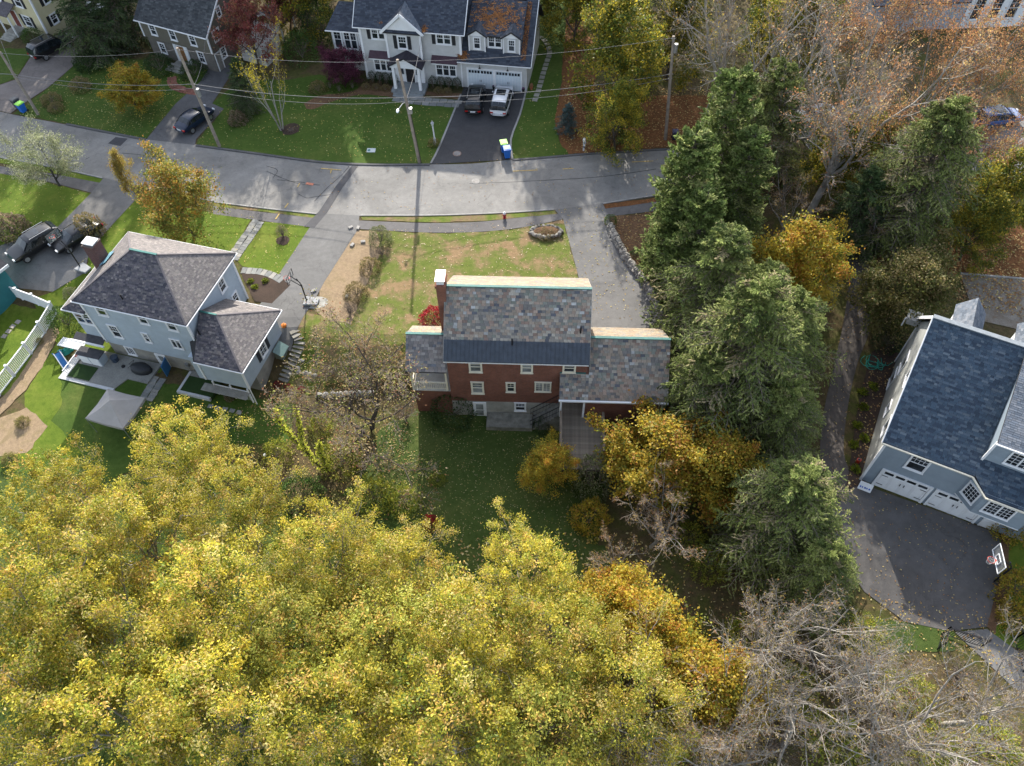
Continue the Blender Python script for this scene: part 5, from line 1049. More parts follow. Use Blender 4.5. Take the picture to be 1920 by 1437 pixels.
def bush(R=1., H=1.2, n=1200, size=.09, asp=.6, pal=None, mat=None, stems=9, shape=1., lumps=.2, fill=.35, tipup=.4, needle=False):
    """low shrub: stems from the ground and leaves filling a lumpy dome"""
    a = RNG.uniform(0, 6.28, stems); L0 = polyl(np.zeros((stems, 3)), unit(np.stack([np.cos(a) * .6, np.sin(a) * .6, np.ones(stems) * H / R], 1)), np.full(stems, H * .8), 4, .15, .2, np.full(stems, .025), np.full(stems, .01))
    V, Q = tubes([L0, spawn(L0, 5, .3, 1, 40, 15, .5, 3, .15, .1)], [4, 3]); out = [('stems', npmesh('stems', V, Q, TWIGB, None))]
    z = RNG.random(n); az = RNG.uniform(0, 6.28, n); prof = np.sqrt(np.clip(1 - np.abs(z * 1.25 - .25) ** (2.2 * shape), 0, 1)); lump = 1 + lumps * np.sin(az * 3 + z * 7 + RNG.uniform(0, 6)) * np.sin(az * 5 + 2)
    rad = R * prof * lump * (1 - fill * RNG.random(n) ** 2); p = np.stack([np.cos(az) * rad, np.sin(az) * rad, z * H * (1 + .1 * np.sin(az * 4))], 1); out_d = unit(np.stack([np.cos(az) * prof, np.sin(az) * prof, z - .3 + tipup], 1))
    aa = unit(out_d * .9 + RNG.normal(0, .5, (n, 3))); b = unit(np.cross(unit(RNG.normal(0, .7, (n, 3)) + out_d), aa)); s = size * RNG.uniform(.6, 1.35, n)[:, None]
    Vv = np.stack([p - aa * s * .5, p - b * s * asp * .5, p + aa * s * .5, p + b * s * asp * .5], 1).reshape(-1, 3); cols = np.array([c for c, _ in pal]); w = np.array([x for _, x in pal], float); T = cols[RNG.choice(len(cols), n, p=w / w.sum())] * RNG.uniform(.65, 1.3, (n, 1))
    out.append(('foliage', npmesh('foliage', Vv, np.arange(4 * n).reshape(n, 4), NEEDLE if needle else LEAF, np.clip(T, .004, .9)))); return out
KINDS_ = {}; used_ = {}
def kind(name, nvar, f): KINDS_[name] = [f() for _ in range(nvar)]; used_[name] = 0
def plant(kindname, x, y, label, name='tree', cat='tree', group=None, s=1., sz=1., rz=None, var=None, z=None, lean=(0, 0)):
    v = KINDS_[kindname]; k = used_[kindname] % len(v) if var is None else var; used_[kindname] += 1
    T = thing(name, label, cat, (x, y, G(x, y) if z is None else z), RNG.uniform(0, 6.28) if rz is None else rz, group); T.scale = (s, s, s * sz)
    if lean != (0, 0): T.rotation_euler = (lean[0], lean[1], T.rotation_euler[2])
    for n, me in v[k]:
        o = link(n, me, T)
        if n in ('twigs', 'stems'): o['kind'] = 'stuff'
    return T
def crown_at(px, py, hc):
    """ground point below a crown whose centre, hc above the ground, shows at px,py"""
    h = hc
    for _ in range(6): p = at(px, py, h); h = G(p[0], p[1]) + hc
    return p[0], p[1]

Y1 = [((.60, .50, .06), 4), ((.49, .45, .06), 3.5), ((.33, .365, .05), 3), ((.62, .41, .11), 1.6), ((.15, .20, .03), 2.), ((.68, .58, .22), 1.6)]
Y2 = [((.50, .45, .07), 3), ((.38, .38, .07), 3), ((.27, .30, .05), 3), ((.56, .37, .09), 1)]
kind('locust', 3, lambda: broadleaf(14, .26, 5.5, 8, 6, 6, 5, 50, 9, .21, .45, Y1, .17, PALEBARK, .3, fine=2, dome=13500, dz=(.3, 1.03), cs=.55, ms=110, flat=1., mr=.011, tr=.03))
kind('locust_green', 1, lambda: broadleaf(13, .26, 5.4, 8, 6, 6, 5, 50, 9, .21, .45, Y2, .17, PALEBARK, .3, fine=2, dome=16000, dz=(.38, .99), cs=.62, ms=85, flat=1., mr=.009))
GO = [((.50, .35, .035), 4), ((.55, .42, .05), 3), ((.46, .22, .04), 2), ((.38, .36, .05), 2.5), ((.22, .25, .04), 1.6)]
kind('golden_maple', 2, lambda: broadleaf(9, .2, 4., 7, 6, 5, 4, 40, 13, .20, .75, GO, .14, BARK, .5, fine=2, dome=13000, dz=(.25, 1.)))
OG = [((.26, .23, .04), 3), ((.38, .20, .04), 2), ((.16, .19, .035), 3), ((.40, .28, .05), 2)]
kind('street_maple', 1, lambda: broadleaf(6.8, .22, 3.6, 6, 5, 5, 4, 38, 10, .16, .7, OG, .12, BARK, .5, fine=2, dome=9000, dz=(.28, 1.)))
kind('green_gold_maple', 2, lambda: broadleaf(12, .2, 4.6, 7, 6, 5, 5, 40, 9, .24, .7, [((.34, .28, .03), 3), ((.16, .19, .03), 4), ((.46, .36, .04), 2), ((.10, .14, .025), 3)], .16, BARK, .5, fine=2, dome=11000, dz=(.1, 1.)))
kind('olive_tree', 1, lambda: broadleaf(7, .18, 4.3, 7, 5, 5, 4, 45, 10, .19, .65, [((.17, .165, .045), 4), ((.25, .21, .075), 3), ((.11, .13, .03), 3), ((.32, .25, .11), 1.5)], .13, BARK, .3, fine=2, dome=11000, dz=(.1, 1.)))
kind('red_maple', 1, lambda: broadleaf(8, .2, 3.6, 7, 6, 5, 4, 42, 7, .2, .6, [((.27, .07, .06), 4), ((.34, .14, .12), 2), ((.32, .17, .08), 2), ((.19, .05, .045), 2)], .15, BARK, .4, fine=2, dome=4500, dz=(.2, 1.)))
kind('purple_maple', 1, lambda: broadleaf(3.4, .15, 2.0, 6, 5, 5, 4, 50, 12, .13, .5, [((.13, .035, .065), 4), ((.19, .06, .10), 2), ((.08, .025, .045), 3)], .1, BARK, .2, fine=2, dome=6000, dz=(.1, 1.)))
OR_ = [((.40, .19, .08), 4), ((.46, .27, .11), 3), ((.33, .17, .09), 3), ((.48, .37, .15), 1.5)]
kind('orange_oak', 2, lambda: broadleaf(12, .22, 4.8, 7, 6, 6, 6, 42, 5, .2, .55, OR_, .16, PALEBARK, .4, twig=TWIGB, fine=2, keep=.7, mr=.01))
HP = [((.155, .195, .048), 4), ((.205, .245, .065), 3), ((.27, .295, .095), 2.4), ((.095, .13, .036), 3), ((.30, .25, .14), .8)]
HD = [((.06, .10, .035), 4), ((.085, .13, .045), 3), ((.12, .155, .055), 1.5), ((.04, .07, .03), 2)]
kind('hemlock', 3, lambda: conifer(14, 5.4, 270, 22, 0, 15, .22, .34, HP, power=.5, droop=-.55, rise=94))
kind('spruce', 1, lambda: conifer(15, 5.4, 210, 18, 0, 12, .32, .32, HD, power=.65, droop=-.35, rise=86))
kind('arborvitae', 2, lambda: conifer(13, 2.9, 230, 13, 0, 13, .26, .42, [((.15, .205, .052), 4), ((.20, .25, .07), 3), ((.095, .135, .036), 3), ((.28, .30, .11), 1.5)], power=.42, droop=.5, rise=62, base=.01))
kind('blue_spruce', 1, lambda: conifer(3.4, 1.15, 90, 9, 0, 9, .14, .3, [((.06, .10, .095), 4), ((.09, .13, .125), 2)], power=.9, droop=-.1, rise=80, base=.02))
BP = [((.40, .30, .06), 3), ((.3, .15, .06), 2), ((.33, .26, .08), 2)]
kind('bare_tree', 3, lambda: broadleaf(14, .2, 5.2, 7, 7, 7, 7, 36, 2, .12, .6, BP, .1, PALEBARK, .75, keep=.3, mr=.009, twig=plain('pale_twig', (.22, .185, .155), .9, .3, 2.), wob=.16, drop=-.1, fine=3))
kind('bare_pink', 2, lambda: broadleaf(8, .2, 3.6, 7, 6, 6, 8, 34, 2, .11, .6, [((.3, .16, .07), 3), ((.36, .26, .08), 2)], .08, PALEBARK, .7, keep=.35, mr=.008, twig=plain('rosy_twig', (.20, .155, .12), .9, .3, 2.), fine=2))
kind('bare_orange', 1, lambda: broadleaf(15, .2, 6.0, 8, 7, 7, 8, 38, 3, .15, .6, OR_ + [((.4, .28, .16), 3)], .13, PALEBARK, .65, keep=.4, mr=.013, twig=MATS['pale_twig'], fine=2))
kind('apple', 1, lambda: broadleaf(8.5, .26, 6.4, 9, 8, 8, 6, 50, 3, .12, .6, [((.30, .24, .08), 3), ((.32, .15, .08), 1.5), ((.30, .32, .07), 2.5), ((.4, .3, .16), 2)], .16, BARK, .3, keep=.6, mr=.010, stems=3, twig=plain('grey_twig', (.20, .165, .13), .9, .35, 2.), wob=.2, fine=3, tr=.026))
kind('crab_pale', 1, lambda: broadleaf(4.6, .2, 2.8, 7, 6, 5, 5, 55, 7, .1, .5, [((.40, .43, .24), 3), ((.50, .50, .33), 2), ((.28, .32, .14), 3)], .1, plain('dark_bark', (.06, .055, .05), .95), .25, fine=2, dome=5000, dz=(.45, 1.)))
kind('birch', 1, lambda: broadleaf(8, .3, 2.4, 7, 5, 5, 4, 28, 3, .17, .6, [((.48, .40, .03), 4), ((.38, .34, .03), 2)], .16, PALEBARK, .7, keep=.5, stems=4, twig=TWIGB, fine=2))
kind('young_yellow', 1, lambda: broadleaf(5.2, .4, 1.0, 7, 5, 5, 4, 25, 6, .17, .6, [((.40, .32, .06), 4), ((.34, .22, .07), 2)], .12, PALEBARK, .9, fine=2))
kind('shrub_green', 2, lambda: bush(1.2, 1.5, 2600, .1, .55, [((.08, .15, .035), 4), ((.11, .19, .045), 3), ((.05, .09, .025), 3)]))
kind('shrub_dark', 1, lambda: bush(1.2, 1.5, 2600, .1, .55, [((.05, .09, .03), 4), ((.07, .12, .04), 2)]))
kind('shrub_silver', 1, lambda: bush(1., 1.5, 2600, .1, .5, [((.2, .23, .1), 4), ((.28, .3, .17), 2), ((.36, .34, .22), 1.5), ((.12, .15, .06), 2)]))
kind('shrub_bronze', 1, lambda: bush(1., 1.1, 2200, .1, .5, [((.25, .2, .08), 4), ((.32, .24, .12), 2), ((.16, .17, .06), 2), ((.38, .28, .17), 1)]))
kind('shrub_rose', 1, lambda: bush(1., 1.1, 2200, .11, .8, [((.30, .25, .15), 4), ((.36, .27, .2), 3), ((.12, .14, .05), 3), ((.28, .16, .12), 1)]))
kind('shrub_red', 1, lambda: bush(1., 1.1, 3000, .09, .6, [((.36, .02, .035), 4), ((.24, .02, .03), 3), ((.45, .05, .06), 1)]))
kind('shrub_gold', 1, lambda: bush(1., 1.5, 2400, .13, .5, [((.46, .35, .04), 4), ((.36, .3, .04), 3), ((.46, .26, .06), 2), ((.2, .22, .04), 1.5)], lumps=.3))
kind('shrub_yellowgreen', 2, lambda: bush(1.2, 1.5, 2200, .13, .5, [((.34, .36, .05), 4), ((.2, .26, .04), 3), ((.46, .42, .06), 2)], lumps=.35))
kind('boxwood', 1, lambda: bush(.5, 1.25, 1500, .06, .6, [((.03, .06, .018), 4), ((.045, .085, .022), 3)], shape=1.3, lumps=.03, fill=.2))
kind('ball_shrub', 1, lambda: bush(.6, .85, 1500, .06, .6, [((.07, .13, .015), 4), ((.10, .17, .02), 3)], shape=1.2, lumps=.05, fill=.2))
kind('grass_tuft', 1, lambda: bush(.6, .7, 700, .3, .08, [((.28, .24, .09), 4), ((.2, .2, .06), 3)], shape=.9, tipup=1.))
kind('twiggy', 1, lambda: bush(1., 1.2, 900, .16, .1, [((.16, .12, .10), 4), ((.22, .17, .14), 3)], shape=1., stems=24))
kind('hosta', 1, lambda: bush(.42, .3, 160, .2, .45, [((.22, .26, .02), 4), ((.14, .2, .02), 3)], stems=3, shape=1., fill=.7, tipup=.2))
# ---- foreground canopy
GL = 'yellow-leaved trees filling the foreground'
def T(k, px, py, hc, label, s=1., sz=1., **kw):
    x, y = crown_at(px, py, hc); return plant(k, x, y, label, s=s, sz=sz, **kw)
PLACE = [(345, 850, .70, 'top lobe reaching over the grey canopy'), (130, 950, .8, 'by the left edge above the others'), (255, 1010, .8, 'behind the dark gap with a bare limb'), (440, 950, .72, 'next to the garden with the flag'), (35, 1110, .95, 'at the left edge, middle height'),
         (190, 1180, .9, 'above the lower left corner'), (400, 1130, .9, 'left of the dark branching trunk'), (600, 1050, .74, 'below the green shrub with the flag'), (735, 1075, .68, 'beside the crimson creeper'), (560, 1200, .9, 'around the dark forked trunk'), (40, 1330, 1., 'in the lower left corner'),
         (230, 1370, .95, 'at the bottom edge near the left corner'), (410, 1330, .95, 'with grey limbs at the bottom edge'), (730, 1210, .9, 'in the middle of the foreground mass'), (620, 1370, .95, 'at the bottom edge left of centre'), (990, 1080, .66, 'rounded crown poking into the dark back lawn'), (880, 1190, .85, 'left of the lawn-side rounded crown'),
         (830, 1350, .95, 'at the bottom edge in the centre'), (1040, 1220, .82, 'below the rounded crown by the lawn'), (1010, 1370, .9, 'at the bottom edge right of centre'), (1180, 1310, .8, 'next to the bare trees at the bottom')]
for k, (px, py, s, w) in enumerate(PLACE):
    T('locust_green' if k in (13, 9, 19) else 'locust', px, py, 8.6 * s, 'yellow fine-leaved tree ' + w, s=s, group=GL)
for px, py, s, k, w in ((1210, 1160, .85, 'golden_maple', 'orange-yellow maple below the pinkish bare tree'), (1150, 1130, .7, 'golden_maple', 'amber young maple between the lawn and the pinkish bare tree'), (1330, 1290, .9, 'golden_maple', 'golden tree behind bare branches near the bottom right')):
    T(k, px, py, 6.5 * s, w, s=s, group='golden trees among the bare trees')
T('golden_maple', 1235, 855, 4., 'broad golden maple between the deck and the hemlocks', s=.98, sz=.8); T('golden_maple', 1345, 885, 4., 'low golden maple under the hemlock boughs', s=.9, sz=.85); T('golden_maple', 1172, 860, 1.8, 'small golden sapling clump beside the deck', s=.42, sz=.8)
T('golden_maple', 1028, 870, 3.0, 'small orange and green maple left of the deck', s=.5, sz=1.1)
x, y = gp(1180, 800)[:2]; plant('young_yellow', x, y, 'thin young tree with yellow leaves rising in front of the slate garage roof', s=.9)
# ---- hemlocks and conifers
HG = 'hemlocks along the brick house driveway'
T('hemlock', 1390, 690, 6.5, 'largest hemlock, in the middle of the row right of the brick house', s=1.05, var=0, group=HG); T('hemlock', 1335, 545, 6.5, 'hemlock behind the largest one, beside the end of the stone wall', s=.86, var=1, group=HG)
T('hemlock', 1475, 640, 5.6, 'hemlock between the golden maple and the brown path', s=.75, var=2, group=HG); T('hemlock', 1310, 740, 4.5, 'lower hemlock touching the slate garage roof', s=.72, var=1, group=HG); T('hemlock', 1465, 790, 3.6, 'darkest low hemlock beside the brown path', s=.62, var=2, sz=.9, group=HG)
T('hemlock', 1480, 960, 5.0, 'wide hemlock left of the dark driveway', s=.86, var=0, sz=.8); T('hemlock', 1530, 1080, 3.8, 'small pine-like evergreen behind the bare tree by the driveway', s=.55, var=2)
T('arborvitae', 1290, 405, 6.2, 'tall dense arborvitae at the road end of the evergreen row', s=1.1, var=0); T('arborvitae', 1345, 300, 6.4, 'second tall arborvitae further from the brick house', s=1.15, var=1); T('arborvitae', 1300, 500, 5.2, 'arborvitae filling the gap above the hemlock row', s=.95, var=0); T('hemlock', 1420, 590, 5., 'hemlock under the golden maple, in the middle of the evergreen row', s=.7, var=0, group=HG); T('arborvitae', 1258, 470, 3.6, 'shorter arborvitae beside the leaf-covered bank', s=.72, var=0); T('arborvitae', 1375, 390, 5., 'arborvitae behind the small bare tree', s=.95, var=1)
T('hemlock', 1445, 225, 5.5, 'dark hemlock behind the small bare tree', s=.8, var=2); T('hemlock', 1735, 330, 7., 'large dark hemlock right of the tall bare tree', s=.98, var=0); T('spruce', 1620, 390, 4., 'dark spruce standing behind the tall bare tree', s=.55); T('bare_pink', 1480, 380, 4., 'small bare tree between the hemlock and the golden maple', s=.9)
x, y = gp(1062, 248)[:2]; plant('blue_spruce', x, y, 'small blue spruce on the brown bank beside the colonial house lawn')
# ---- other trees
T('golden_maple', 1500, 480, 6., 'bright golden orange maple between hemlocks and brown path', s=1.0, var=0); T('olive_tree', 1700, 545, 3.8, 'spreading olive-green tree in front of the slate-blue roof', s=1., sz=1.)
T('green_gold_maple', 1165, 95, 7., 'tall green and gold maple on the bank behind the mailbox', s=1.); T('green_gold_maple', 1160, 225, 3.6, 'lower green maple at the roadside bank', s=.62); T('green_gold_maple', 1480, 40, 7.5, 'green and gold maple behind the pale bare tree', s=1.05); T('green_gold_maple', 1270, 30, 7., 'dark green maple behind the right utility pole', s=.9)
T('green_gold_maple', 1880, 380, 4.2, 'yellow-green tree at the right edge below the orange oak', s=.8); T('green_gold_maple', 1080, -30, 7, 'dark gold tree at the top edge right of the colonial house', s=.8)
T('bare_tree', 1345, 90, 9., 'bare pale-limbed tree right of the tall utility pole', s=1.3, var=0); T('bare_orange', 1600, 190, 12., 'tall bare tree with sparse orange leaves in the upper right', s=1.3); T('bare_pink', 1385, 270, 5., 'small bare tree between arborvitae and spruce', s=1.)
T('bare_pink', 1640, 420, 3., 'low bare tree at the head of the brown path', s=.75)
T('orange_oak', 1760, 130, 7.5, 'orange oak in front of the grey cape house', s=1.1, var=0); T('orange_oak', 1890, 130, 7., 'pinkish orange oak at the upper right edge', s=.95, var=1); T('orange_oak', 1900, 270, 6., 'orange oak beside the blue truck', s=.85, var=0); T('orange_oak', 1640, 60, 7., 'rusty orange oak behind the tall bare tree', s=1., var=1); T('orange_oak', 1560, 30, 9., 'rust-coloured oak at the top edge beside the grey cape house', s=1., var=0); T('orange_oak', 1700, 25, 8., 'orange oak overlapping the grey cape house roof', s=1.15, var=0); T('orange_oak', 1850, 60, 8., 'russet oak in front of the cape house porch', s=1.05, var=1); T('bare_tree', 1520, 110, 11., 'grey bare tree between the pale-limbed tree and the tall bare tree', s=1.2, var=2); T('orange_oak', 1700, 215, 8., 'orange oak between the tall bare tree and the dark hemlock', s=1., var=1); T('green_gold_maple', 1560, 320, 3., 'low olive-gold tree under the tall bare tree', s=.7); T('orange_oak', 1830, 250, 7., 'orange oak in front of the far street', s=.9, var=1); T('green_gold_maple', 1620, 290, 3., 'low gold tree beside the far street', s=.6); T('green_gold_maple', 1830, 440, 3., 'olive bushy tree on the rusty slope below the far street', s=.6)
T('bare_pink', 1235, 975, 4.2, 'pinkish fine-twigged bare tree below the golden maple', s=1.05, var=0); T('bare_tree', 1500, 1180, 8.5, 'bare tree with a forked pale trunk left of the dark driveway', s=.9, var=1); T('bare_tree', 1560, 1330, 9., 'big bare tree at the bottom between the drives', s=.95, var=2)
T('bare_tree', 1790, 1350, 9., 'bare tree in the lower right corner', s=.95, var=0); T('bare_tree', 1360, 1380, 8.5, 'bare tree overlapping the golden leaves at the bottom', s=.8, var=1); T('bare_tree', 1680, 1430, 8., 'bare tree cut off by the bottom edge', s=.9, var=0); T('bare_tree', 1440, 1260, 7.5, 'bare grey tree between the golden tree and the forked pale trunk', s=.85, var=2); T('bare_tree', 1880, 1300, 7., 'bare tree at the right edge beside the black fences', s=.75, var=1); T('bare_tree', 1640, 1230, 6., 'slender bare tree in front of the black fence', s=.7, var=2); T('bare_pink', 1250, 1350, 7., 'fine-twigged bare tree in front of the golden leaves', s=1.3, var=1); T('bare_pink', 1150, 1060, 3.4, 'rusty small bare tree at the edge of the back lawn', s=.7, var=1)
T('apple', 668, 745, 5., 'large old apple tree, nearly bare, between the grey and brick houses', s=1.12, rz=.4)
T('crab_pale', 80, 297, 3.2, 'pale grey-green crabapple by the left sidewalk', s=1.2); T('street_maple', 338, 385, 3.6, 'orange-green street maple behind the grey house', s=1.1); T('young_yellow', 232, 330, 3.3, 'slim yellow young tree by the left driveway', s=1.1)
T('birch', 500, 150, 5.6, 'birch clump with bright yellow leaves on the shared lawn', s=1.3); T('red_maple', 462, 45, 4.8, 'crimson maple beside the olive house', s=1.); T('purple_maple', 641, 125, 1.9, 'round purple Japanese maple in front of the colonial house', s=1.1)
T('bare_pink', 225, 45, 2.8, 'small bare tree between the pine and the olive house', s=.62); T('spruce', 155, 25, 5., 'dark pine beside the yellow house', s=.66); T('spruce', 205, -20, 6., 'dark pine behind the small bare tree', s=.7); T('golden_maple', 248, 168, 2.4, 'bushy golden yellow tree on the olive house lawn', s=.66, sz=.75)
T('green_gold_maple', 560, -10, 5., 'olive green tree behind the pavilion', s=.8); T('red_maple', 520, -40, 6, 'dark red tree at the top edge behind the pavilion', s=.9); T('green_gold_maple', 1010, -60, 6., 'tree behind the colonial house at the top edge', s=.8)
T('spruce', 455, 175, 2.2, 'narrow evergreen beside the olive house driveway', s=.34, sz=1.2)
# woodland beyond the top of the picture: it shades the far lawns
for k, (x, y) in enumerate([(-54, 98), (-45, 97), (-36, 98), (-28, 97), (-20, 98), (3, 97), (15, 98), (30, 100), (44, 100), (60, 100)]):
    plant('green_gold_maple', x, y, 'tree of the wood beyond the top edge of the picture', s=1.75 + .1 * (k % 3), group='wood beyond the houses')
# ---- shrubs
def S(k, px, py, label, s=1., sz=1., cat='shrub', name='shrub', group=None, hc=.4):
    x, y = crown_at(px, py, hc * s); return plant(k, x, y, label, name, cat, group, s=s, sz=sz)
S('shrub_silver', 713, 448, 'silvery shrub nearest the pavement, in the strip beside the bare soil', 1.0, 1.1); S('shrub_bronze', 694, 500, 'bronze shrub, middle of the strip beside the bare soil', .95, 1.1); S('shrub_bronze', 667, 548, 'bronze shrub nearest the basketball hoop', 1., 1.)
S('twiggy', 655, 585, 'leafless twiggy shrub at the lower end of the shrub strip', .8); S('twiggy', 715, 475, 'low leafless shrub between the silvery and bronze shrubs', .6); S('shrub_red', 812, 596, 'scarlet burning bush behind the brick chimney', 1.1, 1.); S('ball_shrub', 1145, 412, 'round green shrub at the end of the stone wall', .95); S('shrub_dark', 1187, 478, 'small dark shrub on the leafy bank', .35)
S('shrub_dark', 850, 772, 'dark green rhododendron at the left corner of the brick house', 1.5, 1.1); S('shrub_dark', 1020, 800, 'dark shrub in the corner below the iron stair railing', .7); S('shrub_bronze', 1024, 436, 'low brown plants inside the stone ring', .95, .45)
S('shrub_green', 565, 930, 'bright green rounded shrub near the flag', 1.35, 1.2); S('shrub_silver', 1110, 905, 'pale grey-green shrub below the deck', 1.6, 1.5); S('shrub_silver', 1160, 880, 'grey-green shrub between the deck and the golden maple', 1.3, 1.5); S('shrub_gold', 1105, 975, 'yellow shrub at the edge of the back lawn', 1.3, 1.2)
S('shrub_red', 808, 985, 'crimson creeper clump beside the back lawn', .55, 2.4); S('shrub_red', 1557, 425, 'small red shrub at the head of the brown path', .7)
for px, py, s, w in ((640, 860, 1.3, 'under the old apple tree trunk'), (700, 930, 1.2, 'at the foot of the old apple tree'), (520, 850, .9, 'beside the garden lamp'), (760, 940, 1., 'at the lawn edge below the apple tree'), (600, 800, .8, 'under the apple tree near the garden wall'), (820, 900, .5, 'low on the back lawn'), (470, 900, .8, 'left of the flag')): S('shrub_yellowgreen', px, py, 'yellow-green shrub ' + w, s)
for px, py, s, w in ((560, 800, .9, 'by the stone steps'), (620, 700, .8, 'inside the stone-edged plot'), (680, 680, .8, 'under the apple tree crown'), (760, 780, .9, 'near the left corner of the brick house'), (590, 770, .9, 'on the reddish mound')): S('twiggy', px, py, 'leafless brown shrub ' + w, s)
S('shrub_rose', 22, 430, 'pale pink hydrangea by the black suv', 1.45, 1.2); S('shrub_bronze', 168, 432, 'tall bronze hydrangea leaning over the black car', 1.3, 1.5); S('shrub_green', 125, 605, 'green shrub at the left corner of the grey house', 1.15, 1.2); S('shrub_silver', 132, 552, 'silver-leaved shrub beside the left eave of the grey house', .6)
S('shrub_dark', 298, 125, 'dark green rounded shrub left of the olive house steps', 1.35, .9); S('shrub_dark', 362, 135, 'dark green rounded shrub right of the olive house steps', 1.2, .9); S('shrub_dark', 195, 95, 'dark evergreen hedge shrub beside the black van', 1.4); S('shrub_dark', 165, 120, 'second dark evergreen hedge shrub beside the black van', 1.2); S('shrub_bronze', 95, 186, 'brown mounded shrub behind the left utility pole', 1.1, .8); S('shrub_bronze', 104, 202, 'smaller brown mounded shrub by the left utility pole', .8, .9); S('shrub_bronze', 150, 160, 'russet shrub beside the golden tree', 1.1)
S('shrub_green', 62, 72, 'green shrub at the corner of the yellow house', 1.0); S('shrub_green', 565, 98, 'bright green rounded bush left of the purple maple', 1.7, 1.1); S('shrub_dark', 600, 60, 'dark evergreen bush behind the round bush', 1.9, 1.5); S('shrub_rose', 445, 225, 'reddish shrub at the foot of the second utility pole', .9, 1.3); S('shrub_bronze', 596, 165, 'dry bronze shrub at the end of the front bed', .95); S('twiggy', 545, 243, 'round dark low plant in the front lawn', .6, .4)
for k, (px, py) in enumerate(((618, 160), (635, 166), (660, 160))): S('ball_shrub', px, py, ['clipped green ball shrub, first under the purple maple', 'clipped green ball shrub, middle one under the purple maple', 'clipped green ball shrub, right one under the purple maple'][k], 1.0, group='clipped ball shrubs')
BXN = ['first', 'second', 'third', 'fourth']
for k, px in enumerate((698, 711, 724, 738)): S('boxwood', px, 149 + k * 1., f'clipped cone boxwood, {BXN[k]} from the left under the left front window', 1.0, group='boxwoods along the colonial front')
for k, px in enumerate((812, 827, 841, 857)): S('boxwood', px, 158 + k * 1., f'clipped cone boxwood, {BXN[k]} from the door under the right front window', 1.0, group='boxwoods along the colonial front')
for k, (px, py) in enumerate(((686, 163), (705, 164), (722, 166), (838, 172), (822, 170))): S('shrub_bronze', px, py, 'low dry perennials at the colonial front, ' + ['under the left end of the left window', 'under the left window', 'beside the portico steps', 'right of the portico', 'just right of the portico steps'][k], .5, group='dry perennials', name='perennial', cat='plant')
S('grass_tuft', 813, 266, 'ornamental grass clump round the white lamp post', 1.0, name='grass_clump', cat='plant')
for k, (px, py, w) in enumerate(((1619, 735, 'highest one beside the hose'), (1638, 724, 'right of the highest one'), (1618, 762, 'third from the hose'), (1609, 798, 'in the middle of the bed'), (1620, 820, 'nearest the house wall'), (1602, 832, 'near the path edge'), (1604, 878, 'last one, beside the small red figure'))): S('hosta', px, py, 'yellow-green hosta in the dark bed, ' + w, 1.0, group='hostas in the dark bed', name='hosta', cat='plant', hc=.15)
for px, py, s, w in ((1895, 990, 1.3, 'above the basketball hoop'), (1910, 1110, 1.4, 'by the black fence'), (1900, 1160, 1., 'beside the black fence gate')): S('shrub_gold', px, py, 'yellow shrub at the right edge ' + w, s)
S('shrub_dark', 1665, 640, 'dark shrub against the garage house corner', 1.0); S('shrub_dark', 1145, 255, 'dark laurel bush behind the mailbox', 1.2)
for px, py, w in ((470, 527, 'left of the curved bed'), (478, 538, 'in the curved bed'), (497, 527, 'right of the curved bed')): S('hosta', px, py, 'small green plant ' + w, .8, name='plant', cat='plant', hc=.15)
S('twiggy', 530, 440, 'small bare sapling in a mulch ring', .55, 1.9); S('grass_tuft', 15, 860, 'yellowing perennial by the fence end', 1.0, name='perennial', cat='plant'); S('grass_tuft', 40, 790, 'yellowing perennial in the fence bed', .9, name='perennial', cat='plant'); S('grass_tuft', 70, 640, 'dry perennial between fence and lawn', .7, name='perennial', cat='plant')
for k, (px, py) in enumerate(((520, 720), (540, 725), (565, 730))): S('shrub_red', px, py, 'low pink-red flowers beside the stone steps, ' + ['nearest the steps', 'middle clump', 'furthest from the steps'][k], .35, .6, group='pink flowers by the steps', name='flowers', cat='plant')
S('shrub_rose', 430, 745, 'pale small shrub beside the lattice skirt', .4)
for px, py, s, w in ((1480, 1290, 1.3, 'between the bare trees'), (1560, 1390, 1.4, 'under the big bare tree'), (1700, 1300, 1.1, 'under the slender bare tree'), (1750, 1410, 1.3, 'at the bottom edge near the corner'), (1860, 1400, 1.2, 'in the lower right corner'), (1400, 1200, 1.2, 'left of the forked bare trunk'), (1620, 1190, 1., 'behind the slender bare tree'), (1330, 1060, 1.1, 'beside the wide hemlock'), (1290, 1010, 1., 'under the pinkish bare tree')): S('shrub_yellowgreen', px, py, 'loose yellow-green undergrowth shrub ' + w, s)
for px, py, s, w in ((1520, 1240, 1.4, 'beside the forked bare trunk'), (1640, 1360, 1.6, 'in front of the big bare tree'), (1800, 1270, 1.3, 'beside the lower end of the drive'), (1450, 1400, 1.6, 'at the bottom edge'), (1250, 1000, 1.2, 'below the golden maple')): S('twiggy', px, py, 'leafless brown undergrowth ' + w, s)
